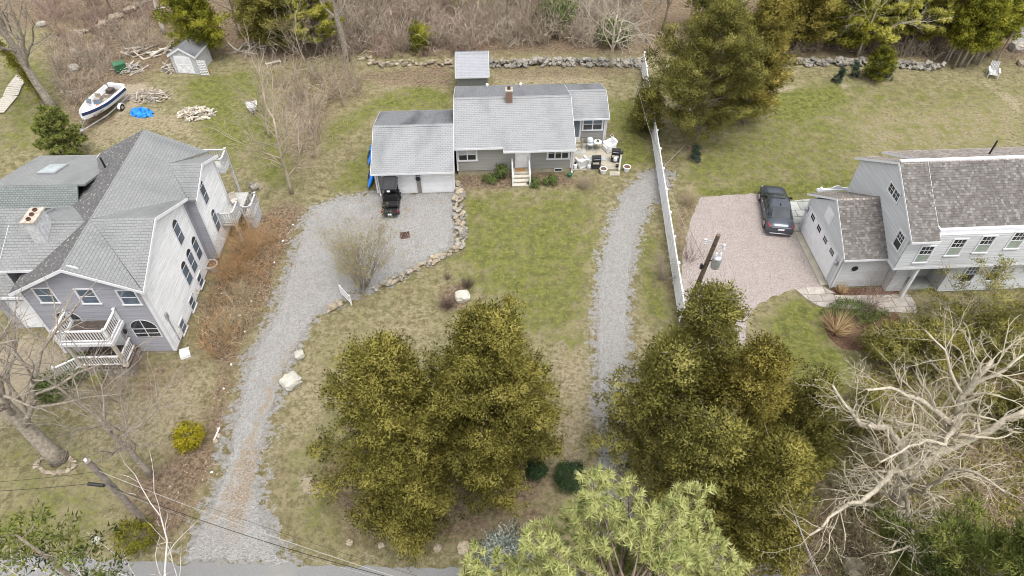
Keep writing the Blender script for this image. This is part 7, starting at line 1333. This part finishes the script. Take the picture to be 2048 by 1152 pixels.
bare_tree('birch_tree', 'white limbed bare tree at the bottom left road edge', (-11.6, 7.6), 11.0, 203, m_birch, (6, 3, 3, 2), 4, .19, (-.06, .16, 1), trunk_frac=.6)
bare_tree('bare_tree', 'grey bare tree between the left lawn and the garage', P(584, 388), 7.8, 204, m_twig, (14, 5, 4, 3), 4, .13, (-.08, .06, 1), trunk_frac=.8, up=.04, ang=.8)
bare_tree('bare_tree', 'small bare tree at the back of the left lawn', P(540, 275), 6.0, 205, m_twig, (9, 5, 4, 3), 4, .09, (-.06, .05, 1), trunk_frac=.6)
bare_tree('bare_tree', 'leafless sapling in front of the collapsed bench', P(622, 150), 6.0, 206, m_twig, (8, 5, 3, 3), 4, .08, (-.25, .1, 1), trunk_frac=.6)
bare_tree('tall_trunk', 'tall straight grey trunk at the top left of the tool shed', P(694, 122), 14, 207, m_bark, (8, 4, 3, 2), 4, .30, (-.02, .08, 1), trunk_frac=.8)
bare_tree('white_tree', 'whitish bare tree at the top centre above the stone wall', P(1222, 135), 9.5, 208, m_barkw, (9, 6, 4, 3), 4, .15, (-.06, .0, 1), trunk_frac=.55, up=-.02, wob=.22)
bare_tree('white_tree', 'whitish bare tree in front of the top right pines', P(1715, 112), 9.5, 209, m_barkw, (7, 5, 4, 3), 4, .12, (0, .0, 1), trunk_frac=.65, up=.0, wob=.2)
bare_tree('bare_tree', 'big bare trunk at the top left corner', P(112, 222), 15, 210, m_bark, (8, 5, 4, 3), 4, .36, (-.14, .06, 1), trunk_frac=.7)
iv = bare_tree('ivy_trunk', 'leaning trunk wrapped in yellow ivy at the left edge', P(98, 216), 12, 211, m_bark, (5, 4, 3, 2), 4, .26, (-.22, .06, 1), trunk_frac=.75)
rng = np.random.default_rng(5); n_ = 120; tt = rng.uniform(.05, .62, n_); dd_ = nrm((-.22, .06, 1)); Cc = dd_[None] * (tt * 9)[:, None] + rng.normal(0, .22, (n_, 3)); V, F, tn = leaves(Cc, np.tile(np.array([0, -.3, .6]), (n_, 1)), 26, .12, .14, .09, rng, rng.uniform(.3, .9, n_)); link('ivy', fast_mesh('ivy', V, F, IVY, tn), iv)
bare_tree('bare_tree', 'broken pale stump trunk left of the arborvitae', P(330, 68), 7, 212, m_palewood, (3, 3, 2, 2), 3, .2, (-.02, .1, 1), trunk_frac=.9); bare_tree('bare_tree', 'thin bare tree at the top left brush', P(300, 55), 8, 213, m_bark, (6, 4, 3, 2), 4, .12, (-.12, .1, 1), trunk_frac=.7)
for i, (u, v, lx) in enumerate(((1885, 128, .25), (1930, 135, .3), (1905, 138, .28), (1955, 130, .26), (1985, 134, .3))):
    bare_tree('leaning_trunk', ['leftmost bare leaning trunk by the pale stone wall', 'fourth leaning trunk of the group by the stone wall end', 'second leaning trunk of the group by the stone wall end', 'fifth leaning trunk near the white garden chair', 'dark leaning trunk right behind the white garden chair'][i], P(u, v), 8.5, 220 + i, [m_barkb, m_bark][i % 2], (4, 3, 2, 2), 3, .09, (lx, .25, 1), trunk_frac=.85, group='leaning trunks at the top right')
# the great pale tree at the lower right: its main limbs are laid out one by one
B0 = P(1788, 1052); L_ = lambda u, v, z: P(u, v, z)
limbs = [([B0 + np.array([0, 0, -.05]), L_(1800, 1005, 1.6), L_(1812, 960, 3.0)], 0.425, 0.336),
         ([L_(1812, 960, 3.0), L_(1870, 905, 4.6), L_(1905, 850, 6.2), L_(1925, 790, 8.0), L_(1985, 720, 10.0)], 0.289, 0.076),
         ([L_(1812, 960, 3.0), L_(1835, 930, 3.6), L_(1880, 905, 4.6), L_(1960, 870, 6.0), L_(2060, 815, 7.5)], 0.221, 0.101),
         ([L_(1812, 960, 3.0), L_(1806, 905, 4.6), L_(1775, 855, 6.0), L_(1720, 850, 7.2), L_(1690, 810, 8.2), L_(1665, 770, 9.0)], 0.221, 0.042),
         ([L_(1905, 850, 6.2), L_(1870, 820, 7.2), L_(1830, 795, 8.2), L_(1780, 775, 9.0), L_(1735, 780, 9.4)], 0.145, 0.042),
         ([L_(1815, 950, 3.2), L_(1790, 940, 4.4), L_(1760, 970, 5.2), L_(1720, 1005, 5.8), L_(1680, 1020, 6.2), L_(1620, 1070, 6.4)], 0.170, 0.042),
         ([L_(1810, 990, 2.2), L_(1820, 1040, 4.5), L_(1825, 1080, 6.0), L_(1780, 1105, 6.6)], 0.119, 0.034), ([L_(1840, 985, 3.0), L_(1880, 960, 5.0), L_(1900, 940, 6.0), L_(1950, 945, 7.0), L_(2010, 985, 7.6)], 0.119, 0.034),
         ([L_(1905, 850, 6.2), L_(1890, 890, 7.0), L_(1850, 880, 7.6), L_(1800, 905, 8.2), L_(1760, 925, 8.4)], 0.110, 0.034), ([L_(1925, 790, 8.0), L_(1960, 760, 9.0), L_(2010, 740, 9.8), L_(2060, 700, 10.4)], 0.103, 0.034), ([L_(1925, 790, 8.0), L_(1900, 740, 9.4), L_(1890, 700, 10.2), L_(1850, 660, 10.8)], 0.085, 0.025)]
bare_tree('pale_oak', 'great pale barked bare tree spreading over the lower right', B0, 13, 230, m_barkw, (6, 4, 3, 3, 2), 4, limbs=limbs, wob=.24, up=.03, ang=.85, ratio=.62, twig=m_twigp)

# ------------------------------------------------------------------ thickets and loose cover
Z = lambda *px: P2(px)
thicket('brush_thicket', 'grey brown tangle of bare brush along the back woods', [Z((690, 112), (1000, 100), (1270, 98), (1290, -40), (440, -60), (560, 80))], 301, m_twig, 1.3, 9, (1.0, 2.8), .026, .8, holes=[(-3.4, 54.5, 2.6)])
thicket('brush_thicket', 'pale arching vines and stems over the back woods', [Z((690, 112), (1000, 100), (1270, 98), (1290, -40), (440, -60), (560, 80))], 311, m_barkw, .22, 5, (1.6, 3.6), .034, 1.1, 1, holes=[(-3.4, 54.5, 2.6)])
thicket('brush_thicket', 'reddish tangle of low brush mixed into the back woods', [Z((700, 118), (980, 112), (1100, 60), (900, 20), (700, 40))], 302, m_twigr, 1.2, 8, (.7, 1.8), .02, .9, holes=[(-3.4, 54.5, 2.6)])
thicket('brush_thicket', 'brown brush behind the boat at the top left', [Z((95, 95), (330, 35), (330, 95), (225, 130), (215, 180), (165, 240), (130, 210))], 303, m_twig, 1.9, 8, (.7, 1.6), .018, .9)
thicket('brush_thicket', 'rusty brush patch on the top left slope', [Z((60, 0), (340, -20), (330, 50), (180, 110), (100, 80))], 304, m_twigr, 1.3, 8, (.6, 1.3), .018, .9)
thicket('brush_thicket', 'grey bare shrubs between left lawn and ranch garden', [Z((540, 165), (700, 135), (740, 175), (680, 220), (650, 280), (620, 330), (585, 300), (600, 220))], 305, m_twig, .75, 8, (1.6, 3.2), .022, .8)
thicket('brush_thicket', 'dark brush under the pines behind the pale stone wall', [Z((1550, 112), (1900, 120), (2048, 60), (2048, -30), (1540, -30))], 306, m_twig, 1.2, 8, (.7, 1.6), .02, .9)
thicket('brush_thicket', 'olive brown undergrowth below the great pale tree', [Z((1655, 830), (1760, 720), (2060, 690), (2120, 1170), (1580, 1170), (1640, 980))], 307, m_twigy, 1.8, 8, (.5, 1.3), .014, 1.0)
thicket('brush_thicket', 'brown twigs among the olive undergrowth at the lower right', [Z((1700, 830), (2060, 760), (2120, 1170), (1580, 1170))], 308, m_twigt, .9, 8, (.6, 1.4), .013, .9)
thicket('brush_thicket', 'rusty brown brush between the lavender house and the drive', [Z((470, 440), (560, 420), (575, 470), (540, 590), (480, 690), (430, 720), (400, 690), (440, 560))], 312, m_twigo, 1.2, 8, (.8, 1.9), .014, .9)
thicket('brush_thicket', 'tan brush below the orange shrubs by the drive', [Z((440, 590), (520, 560), (520, 640), (460, 720), (400, 730), (395, 660))], 313, m_twigt, 1.3, 8, (.8, 1.7), .014, .9)
thicket('brush_thicket', 'thin brown weeds on the slope left of the garage', [Z((600, 330), (650, 270), (700, 240), (720, 300), (700, 360), (640, 388), (605, 392))], 314, m_twigt, .7, 6, (.4, 1.0), .012, .9)
thicket('brush_thicket', 'brambles on the leaf strip near the lower left pole', [Z((285, 960), (400, 900), (410, 940), (350, 1060), (290, 1075))], 309, m_twigr, 1.2, 7, (.4, .9), .009, .9)
thicket('brush_thicket', 'low reddish brush in the top right dry garden', [Z((1990, 120), (2080, 60), (2090, 190), (2020, 150))], 310, m_twigr, 1.0, 7, (.5, 1.1), .010, .9)
rng = np.random.default_rng(77)
def cover(name, label, polys, per, mat, n, ln, wd, z, seed, dj, up, cat):
    rng = np.random.default_rng(seed); B = []
    for poly in polys:
        poly = np.array(poly); x, y = poly[:, 0], poly[:, 1]; ar = .5 * abs(np.dot(x, np.roll(y, 1)) - np.dot(y, np.roll(x, 1))); B.append(in_poly(poly, int(ar * per), rng))
    B = np.concatenate(B); C = np.concatenate([B, np.full((len(B), 1), z)], 1); D = np.tile(np.array([0, 0, up]), (len(C), 1)); V, F, tn = leaves(C, D, n, .05, ln, wd, rng, rng.uniform(.1, .9, len(C)), dj, .15, .1); V[:, 2] = np.maximum(V[:, 2], .004); return tag(link(name, fast_mesh(name, V, F, mat, tn)), label, cat, None, 'stuff')
cover('dead_leaves', 'loose brown leaves along the left of the driveway', [Z((600, 410), (555, 560), (480, 705), (450, 850), (400, 1000), (340, 1080), (290, 1060), (380, 890), (440, 730), (410, 640), (450, 540))], 22, DEADLEAF, 2, .10, .075, .012, 1, 1.2, .1, 'leaves')
cover('dead_leaves', 'loose brown leaves under the lower right trees', [Z((1640, 830), (1760, 720), (2060, 690), (2120, 1170), (1580, 1170), (1640, 980))], 14, DEADLEAF, 2, .11, .08, .012, 2, 1.2, .1, 'leaves')
cover('ground_ivy', 'low olive ground cover below the great pale tree', [Z((1660, 850), (1750, 735), (2060, 700), (2120, 1170), (1800, 1170), (1660, 960))], 22, OLIVE, 7, .15, .08, .08, 6, 1.0, .8, 'ground cover')

cover('dead_leaves', 'brown leaves blown onto the left edge of the driveway', [Z((600, 440), (622, 450), (575, 580), (520, 690), (478, 850), (455, 950), (400, 1060), (365, 1090), (380, 1030), (440, 900), (455, 800), (490, 690), (545, 600))], 16, DEADLEAF, 2, .10, .075, .014, 11, 1.2, .1, 'leaves')
cover('dead_leaves', 'brown leaves along the right edge of the driveway', [Z((690, 612), (640, 640), (600, 720), (570, 790), (545, 870), (535, 960), (560, 1060), (590, 1110), (570, 1110), (525, 1010), (515, 920), (535, 840), (585, 700), (625, 640))], 16, DEADLEAF, 2, .10, .07, .014, 12, 1.2, .1, 'leaves')
cover('dead_leaves', 'brown leaves along both edges of the gravel lane', [Z((1183, 560), (1200, 560), (1196, 950), (1182, 950)), Z((1258, 520), (1275, 520), (1272, 950), (1258, 900))], 16, DEADLEAF, 2, .09, .06, .014, 13, 1.2, .1, 'leaves')
